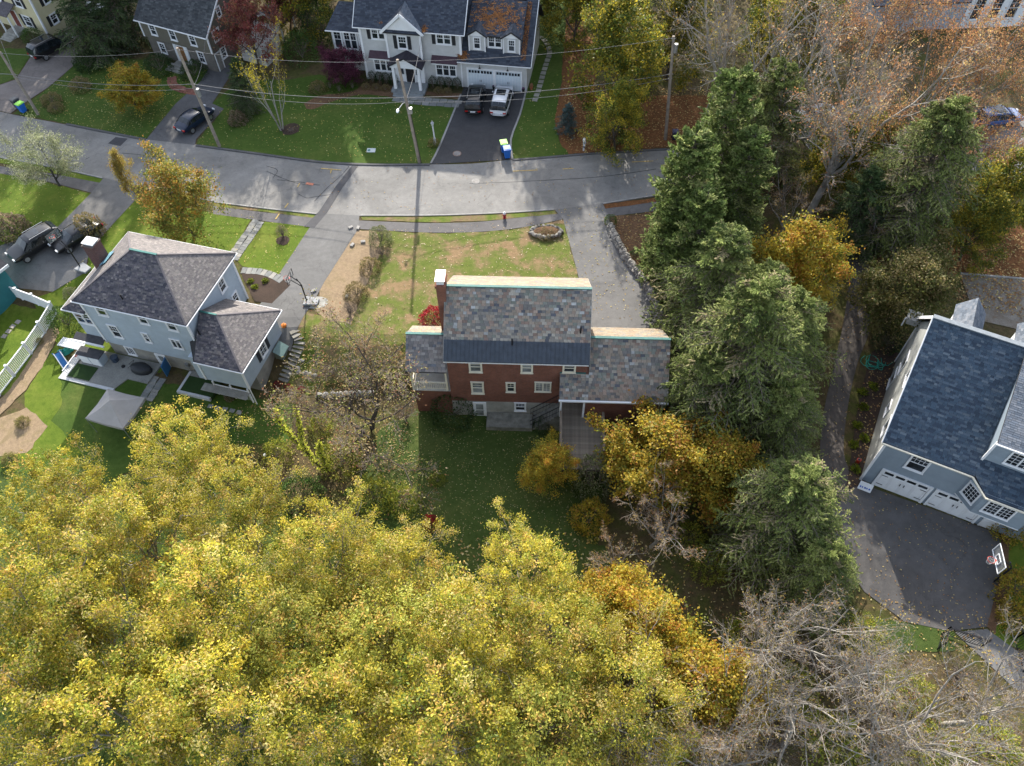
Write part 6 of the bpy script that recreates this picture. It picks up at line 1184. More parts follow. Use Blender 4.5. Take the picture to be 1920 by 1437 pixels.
# climbing vine over the bare branches
vn = MB(); V_ = []
x0, y0 = gp(605, 880)[:2]; base = Vector((x0, y0, G(x0, y0)))
vinep = [[(605, 880, .3), (570, 845, 2.), (545, 815, 3.2), (522, 790, 4.), (516, 765, 4.6)], [(590, 865, .8), (566, 830, 2.8), (563, 800, 3.6), (553, 768, 4.4)], [(615, 880, .3), (600, 850, 1.6), (598, 830, 2.2)]]
VT = thing('vine_tree', 'bare small tree wrapped in yellow-green creeper left of the apple tree', 'tree', base); Pv = []
for br in vinep:
    pts = []
    for px, py, h in br: q = at(px, py, G(x0, y0) + h); pts.append(Vector(q) - base)
    vn.tube(pts, [.09 - .06 * i / len(pts) for i in range(len(pts))], 6)
    for a, b in zip(pts[:-1], pts[1:]):
        for _ in range(110): Pv.append(a.lerp(b, random.random()) + Vector((random.gauss(0, .12), random.gauss(0, .12), random.gauss(0, .12))))
vn.obj('trunk', BARK, VT); lf = litter('crown', [tuple(p) for p in Pv], size=(.08, .14), pal=[(.36, .38, .03), (.28, .32, .03), (.42, .4, .06)], parent=VT); del lf['kind']

# ================================================================ VEHICLES
def carmat(name, col, rough=.3, metal=0.):
    if name in MATS: return MATS[name]
    m = bpy.data.materials.new(name); nt, bs = nodes(m); n1 = ramp(nt, noise(nt, 1.5, 4), [(.3, .9), (.7, 1.05)]); c = mixc(nt, col, n1, 1., 'MULTIPLY'); nt.links.new(c, bs.inputs['Base Color'])
    bs.inputs['Roughness'].default_value = rough; bs.inputs['Metallic'].default_value = metal; bs.inputs['Coat Weight'].default_value = .35; bs.inputs['Specular IOR Level'].default_value = .35; bs.inputs['Coat Roughness'].default_value = .08; MATS[name] = m; return m
TYRE = plain('tyre_rubber', (.02, .02, .021), .9, .2); RIM = plain('alloy_rim', (.4, .41, .42), .35, .1, metal=.8); CGLASS = glassmat('car_glass', (.012, .016, .02), .04); REDL = plain('red_lamp', (.35, .015, .012), .25, .1, bmp=0); HEADL = plain('clear_lamp', (.6, .62, .64), .15, .1, bmp=0)
def car(label, px, py, rz, L=4.7, W=1.88, H=1.68, suv=True, paint=None, rails=True, name='parked_car', cat='car', group=None):
    """front towards +x of its own frame"""
    T = thing(name, label, cat, gp(px, py, .05), R_(rz), group); hl = L / 2
    if suv: st = [(-hl, .45, .62, .62, .60), (-hl + .06, .30, .98, 1.0, .80), (-hl + .16, .28, 1.03, H - .28, .86), (-hl + .55, .26, 1.02, H - .04, .93), (-.6, .24, .98, H, .95), (.25, .24, .96, H - .02, .95), (.62, .24, .96, H - .10, .95), (1.25, .25, .98, 1.06, .95), (hl - .75, .26, .94, .96, .93), (hl - .25, .28, .84, .85, .86), (hl - .05, .32, .70, .71, .74), (hl, .42, .58, .58, .6)]
    else: st = [(-hl, .42, .62, .62, .60), (-hl + .08, .30, .9, .92, .80), (-hl + .55, .26, .96, 1.02, .90), (-hl + 1.15, .24, .95, H - .08, .94), (-.35, .22, .93, H, .95), (.3, .22, .92, H - .05, .95), (.5, .22, .92, H - .10, .95), (1.2, .23, .90, .96, .95), (hl - .75, .25, .86, .88, .92), (hl - .25, .28, .77, .78, .85), (hl - .05, .32, .66, .67, .74), (hl, .42, .55, .55, .6)]
    rows = []
    for x, zb, zl, zr, w in st:
        hw = W / 2 * w / .95; rf = hw * (.76 if zr > zl + .1 else .93)
        rows.append([(x, -hw * .93, zb), (x, -hw, (zb + zl) * .5), (x, -hw * .985, zl - .04), (x, -hw * .95, zl), (x, -(rf + .03), zr - .05 if zr > zl + .1 else zl + .01), (x, -rf * .85, zr), (x, 0, zr + .025), (x, rf * .85, zr), (x, rf + .03, zr - .05 if zr > zl + .1 else zl + .01), (x, hw * .95, zl), (x, hw * .985, zl - .04), (x, hw, (zb + zl) * .5), (x, hw * .93, zb)])
    n = 13; body = MB(); body.v = [p for r in rows for p in r]; gl = {'windscreen': MB(), 'rear_window': MB()}; sides = {}
    for i in range(len(rows) - 1):
        cab = max(st[i][3] - st[i][2], st[i + 1][3] - st[i + 1][2]) > .3; front = st[i][3] > st[i + 1][3] + .3 and st[i][0] > 0; rear = st[i + 1][3] > st[i][3] + .15 and st[i + 1][0] < -.5 and st[i + 1][3] - st[i + 1][2] > .25
        for k in range(n - 1):
            f = [i * n + k, (i + 1) * n + k, (i + 1) * n + k + 1, i * n + k + 1]; g = None
            if cab and k in (3, 8): g = 'side_window'
            if front and 4 <= k <= 7: g = 'windscreen'
            if rear and 4 <= k <= 7: g = 'rear_window'
            body.f.append(f); body.t.append((1, 1, 1))
            if g:
                P = [Vector(body.v[q]) for q in f]; c = sum(P, Vector()) / 4; nn = (P[1] - P[0]).cross(P[3] - P[0]); 
                if nn.length < 1e-6: continue
                nn.normalize(); nn = nn if nn.dot(c - Vector((c.x, 0, .8))) > 0 else -nn
                (sides.setdefault((k, i), MB()) if g == 'side_window' else gl[g]).add([c + (p - c) * (.93 if g == 'side_window' else .985) + nn * .012 for p in P], [(0, 1, 2, 3)])
    body.f += [[k for k in range(n)][::-1], [(len(rows) - 1) * n + k for k in range(n)]]; body.t += [(1, 1, 1)] * 2
    for i in range(len(rows) - 1): body.f.append([i * n, i * n + n - 1, (i + 1) * n + n - 1, (i + 1) * n]); body.t.append((1, 1, 1))
    bo = body.obj('body', paint, T, True, .0); md = bo.modifiers.new('s', 'SUBSURF'); md.levels = 1; md.render_levels = 1
    for k, g in gl.items():
        if g.v: g.obj(k, CGLASS, T)
    for g in sides.values(): g.obj('side_window', CGLASS, T)
    for sx in (-1, 1):
        for sy in (-1, 1):
            x, y = sx * L * .295, sy * (W / 2 - .11); w = MB(); w.tube([(x, y - .115, .34), (x, y + .115, .34)], .345, 18); w = w.obj('wheel', TYRE, T); q = MB(); yo = y + sy * .118; q.tube([(x, yo - .01, .34), (x, yo + .01, .34)], .215, 14); q.obj('rim', RIM, w)
        q = MB(); q.box(sx * (hl - .06) - .06, sx * (hl - .06) + .06, -W * .42, -W * .26, .66, .8); (q.obj('headlight' if sx > 0 else 'tail_light', HEADL if sx > 0 else REDL, T))
        q = MB(); q.box(sx * (hl - .06) - .06, sx * (hl - .06) + .06, W * .26, W * .42, .66, .8); (q.obj('headlight' if sx > 0 else 'tail_light', HEADL if sx > 0 else REDL, T))
    for sy in (-1, 1): MB().sphere((.78, sy * (W / 2 + .08), 1.0), (.09, .11, .08), 8, 5).obj('mirror', paint, T)
    MB().box(-hl - .012, -hl + .02, -.25, .25, .62, .74).obj('number_plate', WHITE, T)
    if suv:
        MB().box(-.75, .25, -.48, .48, H + .012, H + .03).obj('sunroof', CGLASS, T)
        if rails:
            for sy in (-1, 1): MB().bar((-1.6, sy * W * .33, H + .04), (.3, sy * W * .33, H + .04), .04).obj('roof_rail', RIM, T)
    return T
car('black suv parked left in the colonial house driveway', 892, 196, 84, 4.75, 1.9, 1.68, paint=carmat('black_paint', (.006, .0065, .008)))
car('white suv parked right in the colonial house driveway', 941, 199, 80, 4.8, 1.92, 1.7, paint=carmat('white_paint', (.62, .63, .65), metal=0.), rails=False)
car('dark blue hatchback parked in the olive house driveway', 369, 234, 58, 4.35, 1.78, 1.46, False, carmat('navy_paint', (.008, .016, .038)))
car('black van-like suv parked beside the yellow house', 102, 98, 52, 5.0, 1.95, 1.78, paint=MATS['black_paint'])
car('black suv with roof rails in the left driveway', 73, 468, 228, 4.7, 1.9, 1.68, paint=MATS['black_paint'])
car('black sedan half hidden by the bronze hydrangea', 150, 452, 228, 4.6, 1.82, 1.42, False, MATS['black_paint'])
car('white car glimpsed through the bare branches in the upper right', 1525, 226, 195, 4.6, 1.8, 1.45, False, MATS['white_paint'])
car('blue pickup-like car glimpsed by the orange oaks at the right edge', 1865, 232, 10, 4.9, 1.9, 1.6, True, carmat('blue_paint', (.04, .08, .22)))

# ================================================================ UTILITY POLES AND WIRES
POLE = plain('pole_timber', (.24, .205, .17), .9, .3, 2.); WIREM = plain('wire', (.14, .14, .145), .6, .1, bmp=0)
PT = {}
def pole(key, bx, by, tx, ty, label):
    b = gp(bx, by); best = min(((at(tx, ty, h), abs(at(tx, ty, h)[1] - b[1])) for h in np.arange(5, 14, .1)), key=lambda q: q[1])[0]; top = Vector(best) - Vector(b)
    if top.z > 11.5: top *= 11 / top.z
    T = thing('utility_pole', label, 'utility pole', b); MB().tube([(0, 0, -.3), top * .5, top], [.17, .145, .12], 10).obj('pole', POLE, T); PT[key] = (Vector(b), top, T)
    for f in (.98, .66, .62):
        p = top * f; MB().tube([p + Vector((-.16, 0, 0)), p + Vector((.16, 0, 0))], .05, 8).obj('insulator', plain('porcelain', (.4, .4, .42), .4), T)
    return T
pole(0, 72, 215, 0, 98, 'leaning grey utility pole nearest the left edge'); pole(1, 412, 275, 332, 90, 'grey utility pole in front of the olive house'); p2 = pole(2, 787, 305, 745, 112, 'brown utility pole with a street lamp in front of the colonial house'); pole(3, 1248, 262, 1263, 68, 'brown utility pole before the maple and bare tree')
b, t, _ = PT[2]; q = t * .62; mb = MB(); mb.tube([q, q + Vector((-.3, -.6, .2)), q + Vector((-.6, -1.3, .15))], .04, 8); ar = mb.obj('lamp_arm', STEEL, p2)
mb = MB(); mb.sphere(q + Vector((-.68, -1.5, .12)), (.14, .34, .1), 10, 6); mb.obj('lamp_head', plain('lamp_glass', (.6, .62, .63), .3), p2)
mb = MB(); mb.box(-.2, .2, -.14, .14, 0, .55); o = mb.obj('junction_box', STEEL, p2); o.location = t * .52 + Vector((.15, -.18, 0)); MB().tube([(.17, -.1, 0), (.17 + t.x * .6, -.1 + t.y * .6, t.z * .6)], .025, 6).obj('conduit', BLACKM, p2)
for k_, f in ((1, .58), (3, .9)): b, t, T_ = PT[k_]; mb = MB(); mb.tube([t * f + Vector((.25, -.1, -.4)), t * f + Vector((.25, -.1, .4))], .17, 10); mb.obj('transformer', STEEL, T_)
b3, t3, _ = PT[3]
def wire(A, B, sag, label, r=.018):
    A, B = Vector(A), Vector(B); pts = [A.lerp(B, k / 16) - Vector((0, 0, sag * 4 * (k / 16) * (1 - k / 16))) for k in range(17)]
    o = MB().tube([p - A for p in pts], r, 5).obj('wire', WIREM); o.location = A; return tag(o, label, 'cable', 'overhead cables along the street')
def pt(k, f): b, t, _ = PT[k]; return b + t * f
for a, b_, w in ((0, 1, 'from the left edge pole to the pole before the olive house'), (1, 2, 'between the olive house pole and the street lamp pole'), (2, 3, 'between the street lamp pole and the right pole')):
    for f, s_, r, n in ((.985, .5, .018, 'topmost thin cable '), (.66, .55, .03, 'thick middle cable '), (.62, .8, .022, 'lowest cable ')): wire(pt(a, f), pt(b_, f), s_, n + w, r * .8)
for f, r, n in ((.985, .018, 'topmost thin cable'), (.66, .03, 'thick middle cable')): wire(pt(0, f), pt(0, f) + Vector((-30, 6, 0)), .5, n + ' running off the left edge', r)
wire(pt(2, .64), loc(H4, -4.2, -.6, 5.9), .5, 'service cable from the street lamp pole to the colonial house'); wire(pt(1, .64), loc(H5, 8.9, -.1, 4.1), .5, 'service cable from its pole to the olive house'); wire(pt(0, .64), loc(H6, -.1, 8, 5.2), .5, 'service cable to the yellow house')

# ================================================================ STREET THINGS
def bin_(px, py, rz, col, lid, label, s=1.):
    T = thing('wheelie_bin', label, 'bin', gp(px, py, .05), R_(rz), None); m1 = plain('bin_' + col[0], col[1], .5, .12); m2 = plain('bin_' + lid[0], lid[1], .5, .12); mb = MB()
    mb.add([(-.24, -.27, .08), (.24, -.27, .08), (.24, .25, .08), (-.24, .25, .08), (-.31, -.36, 1.0), (.31, -.36, 1.0), (.31, .34, 1.0), (-.31, .34, 1.0)], [(0, 3, 2, 1), (4, 5, 6, 7), (0, 1, 5, 4), (1, 2, 6, 5), (2, 3, 7, 6), (3, 0, 4, 7)]); mb.obj('body', m1, T, bevel=.02)
    mb = MB(); mb.box(-.34, .34, -.40, .38, 1.0, 1.07); mb.box(-.26, .26, -.3, .28, 1.07, 1.1); mb.obj('lid', m2, T, bevel=.02); mb = MB(); mb.bar((-.25, .42, .98), (.25, .42, .98), .035); mb.obj('handle', m2, T)
    for x in (-.27, .27): MB().tube([(x - .03, .3, .12), (x + .03, .3, .12)], .12, 10).obj('wheel', TYRE, T)
    T.scale = (s, s, s); return T
bin_(951, 296, 10, ('blue', (.02, .13, .48)), ('blue', (.02, .13, .48)), 'all-blue bin in front of the green-lidded bin at the driveway end', 1.05); bin_(945, 285, 10, ('blue', (.02, .13, .48)), ('lime', (.25, .62, .06)), 'blue bin with a lime green lid at the colonial house driveway end', 1.05)
bin_(46, 211, -30, ('blue', (.02, .13, .48)), ('lime', (.25, .62, .06)), 'blue bin with a lime green lid by the left edge pole', 1.); bin_(36, 203, -30, ('grey', (.06, .065, .07)), ('grey', (.06, .065, .07)), 'dark grey bin behind the bins by the left edge pole', 1.); bin_(1264, 262, 0, ('navy', (.015, .02, .06)), ('navy', (.015, .02, .06)), 'dark navy bin behind the right utility pole', .9)
T = thing('lamp_post', 'white garden lamp post on the colonial house lawn', 'lamp post', gp(816, 271)); mb = MB(); mb.box(-.11, .11, -.11, .11, -.1, .7); mb.tube([(0, 0, .7), (-.05, 0, 2.1)], .07, 10); mb.obj('post', WHITE, T); mb = MB(); mb.tube([(-.05, 0, 2.1), (-.05, 0, 2.2), (-.05, 0, 2.45)], [.08, .11, .15], 6); mb.obj('lantern', plain('lantern_glass', (.5, .55, .52), .2), T); mb = MB(); mb.tube([(-.05, 0, 2.45), (-.05, 0, 2.62), (-.05, 0, 2.75)], [.19, .05, .01], 6); mb.obj('lamp_cap', STEEL, T)
T = thing('mailbox', 'white mailbox on a post at the far kerb by the brown bank', 'mailbox', gp(1094, 283)); mb = MB(); mb.box(-.07, .07, -.07, .07, -.1, 1.15); mb.box(-.07, .07, -.45, .2, .85, .95); mb.obj('post', WHITE, T); mb = MB(); mb.box(-.13, .13, -.5, .1, 1.15, 1.32); mb.tube([(0, -.5, 1.32), (0, .1, 1.32)], .13, 12); mb.obj('box', WHITE, T); MB().box(.135, .15, -.3, -.1, 1.3, 1.5).obj('flag', REDL, T); MB().box(-.09, .09, -.42, -.1, .62, .84).obj('newspaper_box', plain('grey_plastic', (.12, .12, .13), .5), T)
T = thing('fire_hydrant', 'red fire hydrant with a white top on the grass verge', 'hydrant', gp(946, 409)); mb = MB(); mb.tube([(0, 0, 0), (0, 0, .06), (0, 0, .07), (0, 0, .52)], [.17, .17, .13, .13], 12); mb.tube([(-.2, 0, .38), (.2, 0, .38)], .055, 10); mb.tube([(0, -.2, .36), (0, 0, .36)], .075, 10); mb.obj('barrel', plain('hydrant_red', (.30, .02, .03), .5), T); mb = MB(); mb.sphere((0, 0, .54), (.15, .15, .16), 12, 6); mb.tube([(0, 0, .68), (0, 0, .76)], .035, 6); mb.obj('bonnet', WHITE, T)
for px, py, lab, r, m_ in ((892, 341, 'round pale manhole cover in the sunlit road', .38, GRAN), (857, 289, 'brick-ringed manhole cover in the colonial house driveway', .42, plain('cover_brown', (.2, .13, .1), .8, .3, 6.))):
    T = thing('manhole_cover', lab, 'manhole cover', gp(px, py, .047)); mb = MB(); mb.tube([(0, 0, -.03), (0, 0, .012)], r, 24); mb.obj('frame', m_, T); mb = MB(); mb.tube([(0, 0, .012), (0, 0, .022)], r * .8, 24)
    for k in range(6): a = k * 1.047; mb.bar((math.cos(a) * r * .25, math.sin(a) * r * .25, .027), (math.cos(a) * r * .68, math.sin(a) * r * .68, .027), .05, .012)
    mb.obj('cover', plain('cast_iron', (.2, .19, .18), .7, .3, 6.), T)
T = thing('access_cover', 'pale rectangular utility cover with a dark circle in the front lawn', 'cover', gp(696, 283, .02), R_(-4)); MB().box(-.42, .42, -.3, .3, -.05, .05).obj('lid', plain('cover_grey', (.40, .45, .45), .7, .1), T); mb = MB(); mb.tube([(-.2, 0, .05), (-.2, 0, .058)], .15, 14); mb.obj('marker', plain('cover_teal', (.03, .14, .16), .6), T)
def hoop(label, px, py, rz, Hh, blen=1.35, glassb=True, base=True, rimdir=1, reach=1.0):
    T = thing('basketball_hoop', label, 'basketball hoop', gp(px, py, .05), R_(rz)); mb = MB(); mb.tube([(0, 0, .1), (.0, 0, Hh * .75), (reach * .35, 0, Hh)], .06, 10); mb.obj('pole', BLACKM, T)
    mb = MB(); mb.bar((.0, .05, Hh * .72), (reach, .05, Hh - .15), .05); mb.bar((.05, -.05, Hh * .82), (reach, -.05, Hh + .25), .05); mb.obj('arm', BLACKM, T); x = reach + .03
    if base: mb = MB(); mb.prism([(-1.0, -.35), (.2, -.5), (.2, .5), (-1.0, .35)], 0, .2); mb.obj('base', plain('hoop_base', (.22, .23, .24), .6), T, bevel=.05)
    fr = MB(); b2 = blen * .62
    fc = WHITE if glassb == 2 else BLACKM
    for a, b_ in (((x, -blen / 2, Hh - .2), (x, blen / 2, Hh - .2)), ((x, -blen / 2, Hh - .2 + b2), (x, blen / 2, Hh - .2 + b2)), ((x, -blen / 2, Hh - .2), (x, -blen / 2, Hh - .2 + b2)), ((x, blen / 2, Hh - .2), (x, blen / 2, Hh - .2 + b2)), ((x + .01, -.28, Hh), (x + .01, .28, Hh)), ((x + .01, -.28, Hh + .42), (x + .01, .28, Hh + .42)), ((x + .01, -.28, Hh), (x + .01, -.28, Hh + .42)), ((x + .01, .28, Hh), (x + .01, .28, Hh + .42))): fr.bar(a, b_, .055, .03)
    bb = fr.obj('backboard', fc, T); m_ = bpy.data.materials.get('clear_panel')
    if not m_:
        m_ = bpy.data.materials.new('clear_panel'); nt, bs = nodes(m_); bs.inputs['Base Color'].default_value = (.7, .75, .78, 1); bs.inputs['Alpha'].default_value = .1; bs.inputs['Roughness'].default_value = .08
    MB().box(x - .01, x + .005, -blen / 2 + .03, blen / 2 - .03, Hh - .18, Hh + b2 - .22).obj('panel', m_, bb)
    mb = MB(); pts = [(x + .08 + .23 + .23 * math.cos(a), .23 * math.sin(a), Hh) for a in np.linspace(0, 6.283, 17)]; mb.tube(pts, .016, 6, False); mb.bar((x, 0, Hh), (x + .1, 0, Hh), .12, .04); rm = mb.obj('rim', plain('orange_rim', (.45, .06, .04), .5), T)
    nb = MB()
    for k in range(12):
        a = k * .5236; b_ = a + .5236 * .5
        for s_ in (1, -1): nb.bar((x + .31 + .22 * math.cos(a), .22 * math.sin(a), Hh), (x + .31 + .13 * math.cos(a + s_ * .5), .13 * math.sin(a + s_ * .5), Hh - .4), .012)
    nb.obj('net', WHITE, rm); return T
hoop('black basketball hoop with a grey base beside the long driveway', 576, 567, 170, 2.7, 1.2, True, True, reach=.75); hoop('black basketball hoop leaning over the two black cars', 152, 503, 150, 3.0, 1.3, True, True, reach=1.1)
hoop('basketball hoop with a clear white-framed backboard by the dark driveway', 1862, 1092, 170, 3.05, 1.6, 2, False, reach=1.2)
# ---------------- white fence
FT = thing('white_fence', 'white vinyl fence with capped posts between the teal house and the grey house', 'fence', gp(108, 585)); B0 = np.array(gp(108, 585))
fp = [np.array(gp(*p)) for p in ((16, 552), (44, 562), (74, 573), (108, 588), (86, 625), (60, 664), (28, 706), (0, 742), (-35, 790))]
for i, p in enumerate(fp):
    c = p - B0; mb = MB(); mb.box(c[0] - .07, c[0] + .07, c[1] - .07, c[1] + .07, c[2] - .2, c[2] + 1.45); mb.box(c[0] - .1, c[0] + .1, c[1] - .1, c[1] + .1, c[2] + 1.45, c[2] + 1.5); mb.obj('post', WHITE, FT)
    if i == len(fp) - 1: continue
    a, b_ = p - B0, fp[i + 1] - B0; L = np.linalg.norm(b_ - a); z1 = np.array([0, 0, 1.3]); z0 = np.array([0, 0, .12]); zm = np.array([0, 0, 1.05])
    MB().bar(a + z1, b_ + z1, .1, .08).obj('rail', WHITE, FT); MB().bar(a + z0, b_ + z0, .08, .08).obj('rail', WHITE, FT)
    if i < 3: mb = MB(); d = (b_ - a) / L; mb.bar(a + np.array([0, 0, .7]), b_ + np.array([0, 0, .7]), .04, 1.1); mb.obj('solid_panel', WHITE, FT)
    else:
        n = int(L / .15)
        for k in range(1, n): q = a + (b_ - a) * k / n; MB().box(q[0] - .025, q[0] + .025, q[1] - .025, q[1] + .025, q[2] + .16, q[2] + 1.26).obj('picket', WHITE, FT)
# ---------------- black fence bottom right
def ironfence(label, pts, h=1.3, sp=.14, name='iron_fence'):
    P = [np.array(gp(*p)) for p in pts]; T = thing(name, label, 'fence', tuple(P[0]))
    for a, b_ in zip(P[:-1], P[1:]):
        a = a - P[0]; b_ = b_ - P[0]; L = np.linalg.norm(b_ - a)
        for z in (.15, h - .15, h): MB().bar(a + [0, 0, z], b_ + [0, 0, z], .04).obj('rail', BLACKM, T)
        for c in (a, b_): MB().box(c[0] - .035, c[0] + .035, c[1] - .035, c[1] + .035, c[2] - .1, c[2] + h + .1).obj('post', BLACKM, T)
        n = int(L / sp)
        for k in range(1, n): q = a + (b_ - a) * k / n; MB().box(q[0] - .012, q[0] + .012, q[1] - .012, q[1] + .012, q[2] + .1, q[2] + h).obj('bar', BLACKM, T)
    return T
ironfence('black iron fence with a gate at the end of the dark driveway', [(1757, 1218), (1765, 1190), (1838, 1214)]); ironfence('black iron fence along the lawn at the right edge', [(1885, 1150), (1900, 1200), (1918, 1260)])
# ---------------- back yard of the grey house
cv = thing('canopy_tent', 'grey pop-up canopy half covered by yellow leaves', 'canopy', (0, 0, 0)); C4 = [Vector(q) for q in ((-31.02, 35.07, .15), (-27.93, 34.13, .15), (-28.85, 31.4, .15), (-31.91, 32.41, .15))]; c = sum(C4, Vector()) / 4; cv.location = (c.x, c.y, G(c.x, c.y)); z0 = cv.location.z
ap = Vector((0, 0, 3.0)); q = [Vector((p.x - c.x, p.y - c.y, p.z - z0)) for p in C4]; CLOTH = plain('grey_canvas', (.30, .285, .27), .85, .1, 1.2)
for i in range(4):
    a, b_ = q[i], q[(i + 1) % 4]; mid = (a + b_) / 2 + Vector((0, 0, -.12)); m2 = (a + ap) / 2 + Vector((0, 0, -.1)); m3 = (b_ + ap) / 2 + Vector((0, 0, -.1)); mb = MB(); mb.add([a, mid, b_, m3, ap, m2], [(0, 1, 5), (1, 3, 5), (1, 2, 3), (5, 3, 4)]); mb.add([a, mid, b_, b_ + Vector((0, 0, -.25)), mid + Vector((0, 0, -.25)), a + Vector((0, 0, -.25))], [(0, 5, 4, 1), (1, 4, 3, 2)])
    o = mb.obj('canopy_panel', CLOTH, cv); sm = o.modifiers.new('t', 'SOLIDIFY'); sm.thickness = .01; MB().tube([(a.x, a.y, 0), a], .03, 6).obj('leg', STEEL, cv)
def onH2(name, label, cat, u, v, h, rz=0): p = loc(H2, u, v, h); return thing(name, label, cat, (p.x, p.y, p.z), R_(-16.4 + rz))
T = onH2('covered_grill', 'barbecue under a black oval cover on the patio', 'barbecue', 3.4, -.7, -2.14, 5); mb = MB(); mb.tube([(0, 0, 0), (0, 0, .55), (0, 0, .95), (0, 0, 1.02)], [.42, .48, .42, .2], 16); ob = mb.obj('cover', plain('black_cover', (.02, .022, .025), .45, .3, 3.), T, True); ob.scale = (1.9, 1.1, 1)
T = onH2('lawn_mower', 'red lawn mower beside the covered barbecue', 'lawn mower', 1.7, -.75, -2.14, 20); mb = MB(); mb.box(-.38, .3, -.26, .26, .12, .32); mb.obj('deck', plain('mower_red', (.42, .015, .02), .4), T, bevel=.05); mb = MB(); mb.tube([(0, 0, .32), (0, 0, .5)], .15, 10); mb.obj('engine', BLACKM, T)
for x in (-.32, .28):
    for y in (-.3, .3): MB().tube([(x, y - .03, .12), (x, y + .03, .12)], .12, 10).obj('wheel', TYRE, T)
mb = MB(); mb.tube([(.25, -.2, .3), (1.0, -.2, .95), (1.0, .2, .95), (.25, .2, .3)], .018, 6); mb.obj('handle', BLACKM, T)
for u, v, r, lab in ((.75, -.35, .3, 'dark round bin against the grey house foundation'),): T = onH2('garden_bin', lab, 'bin', u, v, -2.14); mb = MB(); mb.tube([(0, 0, 0), (0, 0, .85)], [r * .85, r], 14); mb.obj('body', plain('dark_blue_plastic', (.03, .045, .07), .5), T); mb = MB(); mb.tube([(0, 0, .85), (0, 0, .9)], r * 1.06, 14); mb.obj('lid', plain('dark_blue_plastic', (.03, .045, .07), .5), T)
T = onH2('utility_meter', 'grey meter box with a conduit on the grey house foundation', 'meter', 7.2, .35, -1.2); MB().box(-.15, .15, -.15, .04, 0, .4).obj('box', STEEL, T); MB().tube([(0, -.08, 0), (0, -.08, -.8)], .03, 6).obj('conduit', STEEL, T)
T = onH2('door_landing', 'brown wooden landing outside the open blue door', 'landing', 5.0, -.35, -2.2); 
for k in range(6): MB().box(-.55, .55, -.45 + k * .15, -.31 + k * .15, 0, .12).obj('board', plain('brown_board', (.14, .10, .07), .85, .3), T)
T = thing('ac_unit', 'dark green sloping cellar hatch box against the garage wall', 'hatch', tuple(loc(H2, 14.15, 3.3, 0.) ), R_(-16.4)); T.scale = (.75, .75, .75); T.location.z = G(T.location.x, T.location.y); T.name = 'cellar_hatch'; MB().prism([(-.45, -.75), (.45, -.75), (.45, .75), (-.45, .75)], 0, [1.15, .55, .55, 1.15]).obj('body', plain('hatch_grey', (.13, .15, .13), .6, .2), T); MB().slab([(-.5, -.8, 1.22), (.5, -.8, .58), (.5, .8, .58), (-.5, .8, 1.22)], .05).obj('lid', plain('hatch_green', (.10, .16, .15), .4, .15), T)
T = thing('pumpkin', 'orange pumpkin at the garage corner of the grey house', 'pumpkin', gp(533, 613), 0); mb = MB()
for k in range(8): a = k * .785; mb.sphere((math.cos(a) * .1, math.sin(a) * .1, .16), (.13, .13, .16), 8, 6)
mb.obj('body', plain('pumpkin_skin', (.55, .16, .02), .5), T, True); MB().tube([(0, 0, .28), (.02, 0, .38)], .025, 6).obj('stem', plain('stem_green', (.1, .12, .04), .8), T)
# play frame and toys
T = onH2('toy_slide', 'blue and white plastic climbing toy at the patio corner', 'toy', -2.9, -1.9, -2.1, -35); BL = plain('toy_blue', (.03, .13, .32), .4); mb = MB(); mb.bar((-1.0, 0, 1.1), (.8, 0, .1), .45, .08); mb.obj('slide', BL, T)
for y in (-.25, .25): MB().bar((-1.0, y, 1.2), (.8, y, .2), .06, .14).obj('side', WHITE, T)
for y in (-.3, .3): MB().bar((-1.4, y, 0), (-1.0, y, 1.3), .07).obj('leg', BL, T)
for k in range(4): MB().bar((-1.38 + k * .1, -.3, .2 + k * .3), (-1.38 + k * .1, .3, .2 + k * .3), .05).obj('rung', BLACKM, T)
T = onH2('tarpaulin', 'crumpled green tarpaulin left of the patio', 'tarpaulin', -3.9, -.7, -2.0, 60); mb = MB(); mb.sphere((0, 0, .15), (.95, .4, .45), 14, 6, None, .45); mb.obj('sheet', plain('tarp_green', (.02, .24, .19), .6, .35, 3.), T)
T = onH2('ball', 'orange-red ball beside the white lattice', 'ball', -2.7, -.75, -1.95); MB().sphere((0, 0, .2), .2, 14, 10).obj('shell', plain('ball_red', (.42, .06, .03), .5), T, True); mb = MB(); mb.tube([(0, .2, .2), (0, 0, .405), (0, -.2, .2)], .008, 5); mb.obj('seam', BLACKM, T)
T = onH2('loose_tyre', 'small dark tyre lying left of the climbing toy', 'tyre', -4.2, -2.0, -2.0); mb = MB(); mb.tube([(.25 * math.cos(a), .25 * math.sin(a), .1) for a in np.linspace(0, 6.283, 15)], .09, 8, False); mb.obj('tread', TYRE, T)
T = onH2('stone_slab', 'pale stone block at the patio corner', 'stone', -3.0, -3.2, -2.2, 10); mb = MB(); mb.prism([(-.3, -.2), (.3, -.2), (.35, .2), (-.25, .22)], 0, .35); mb.obj('block', STONEC, T)
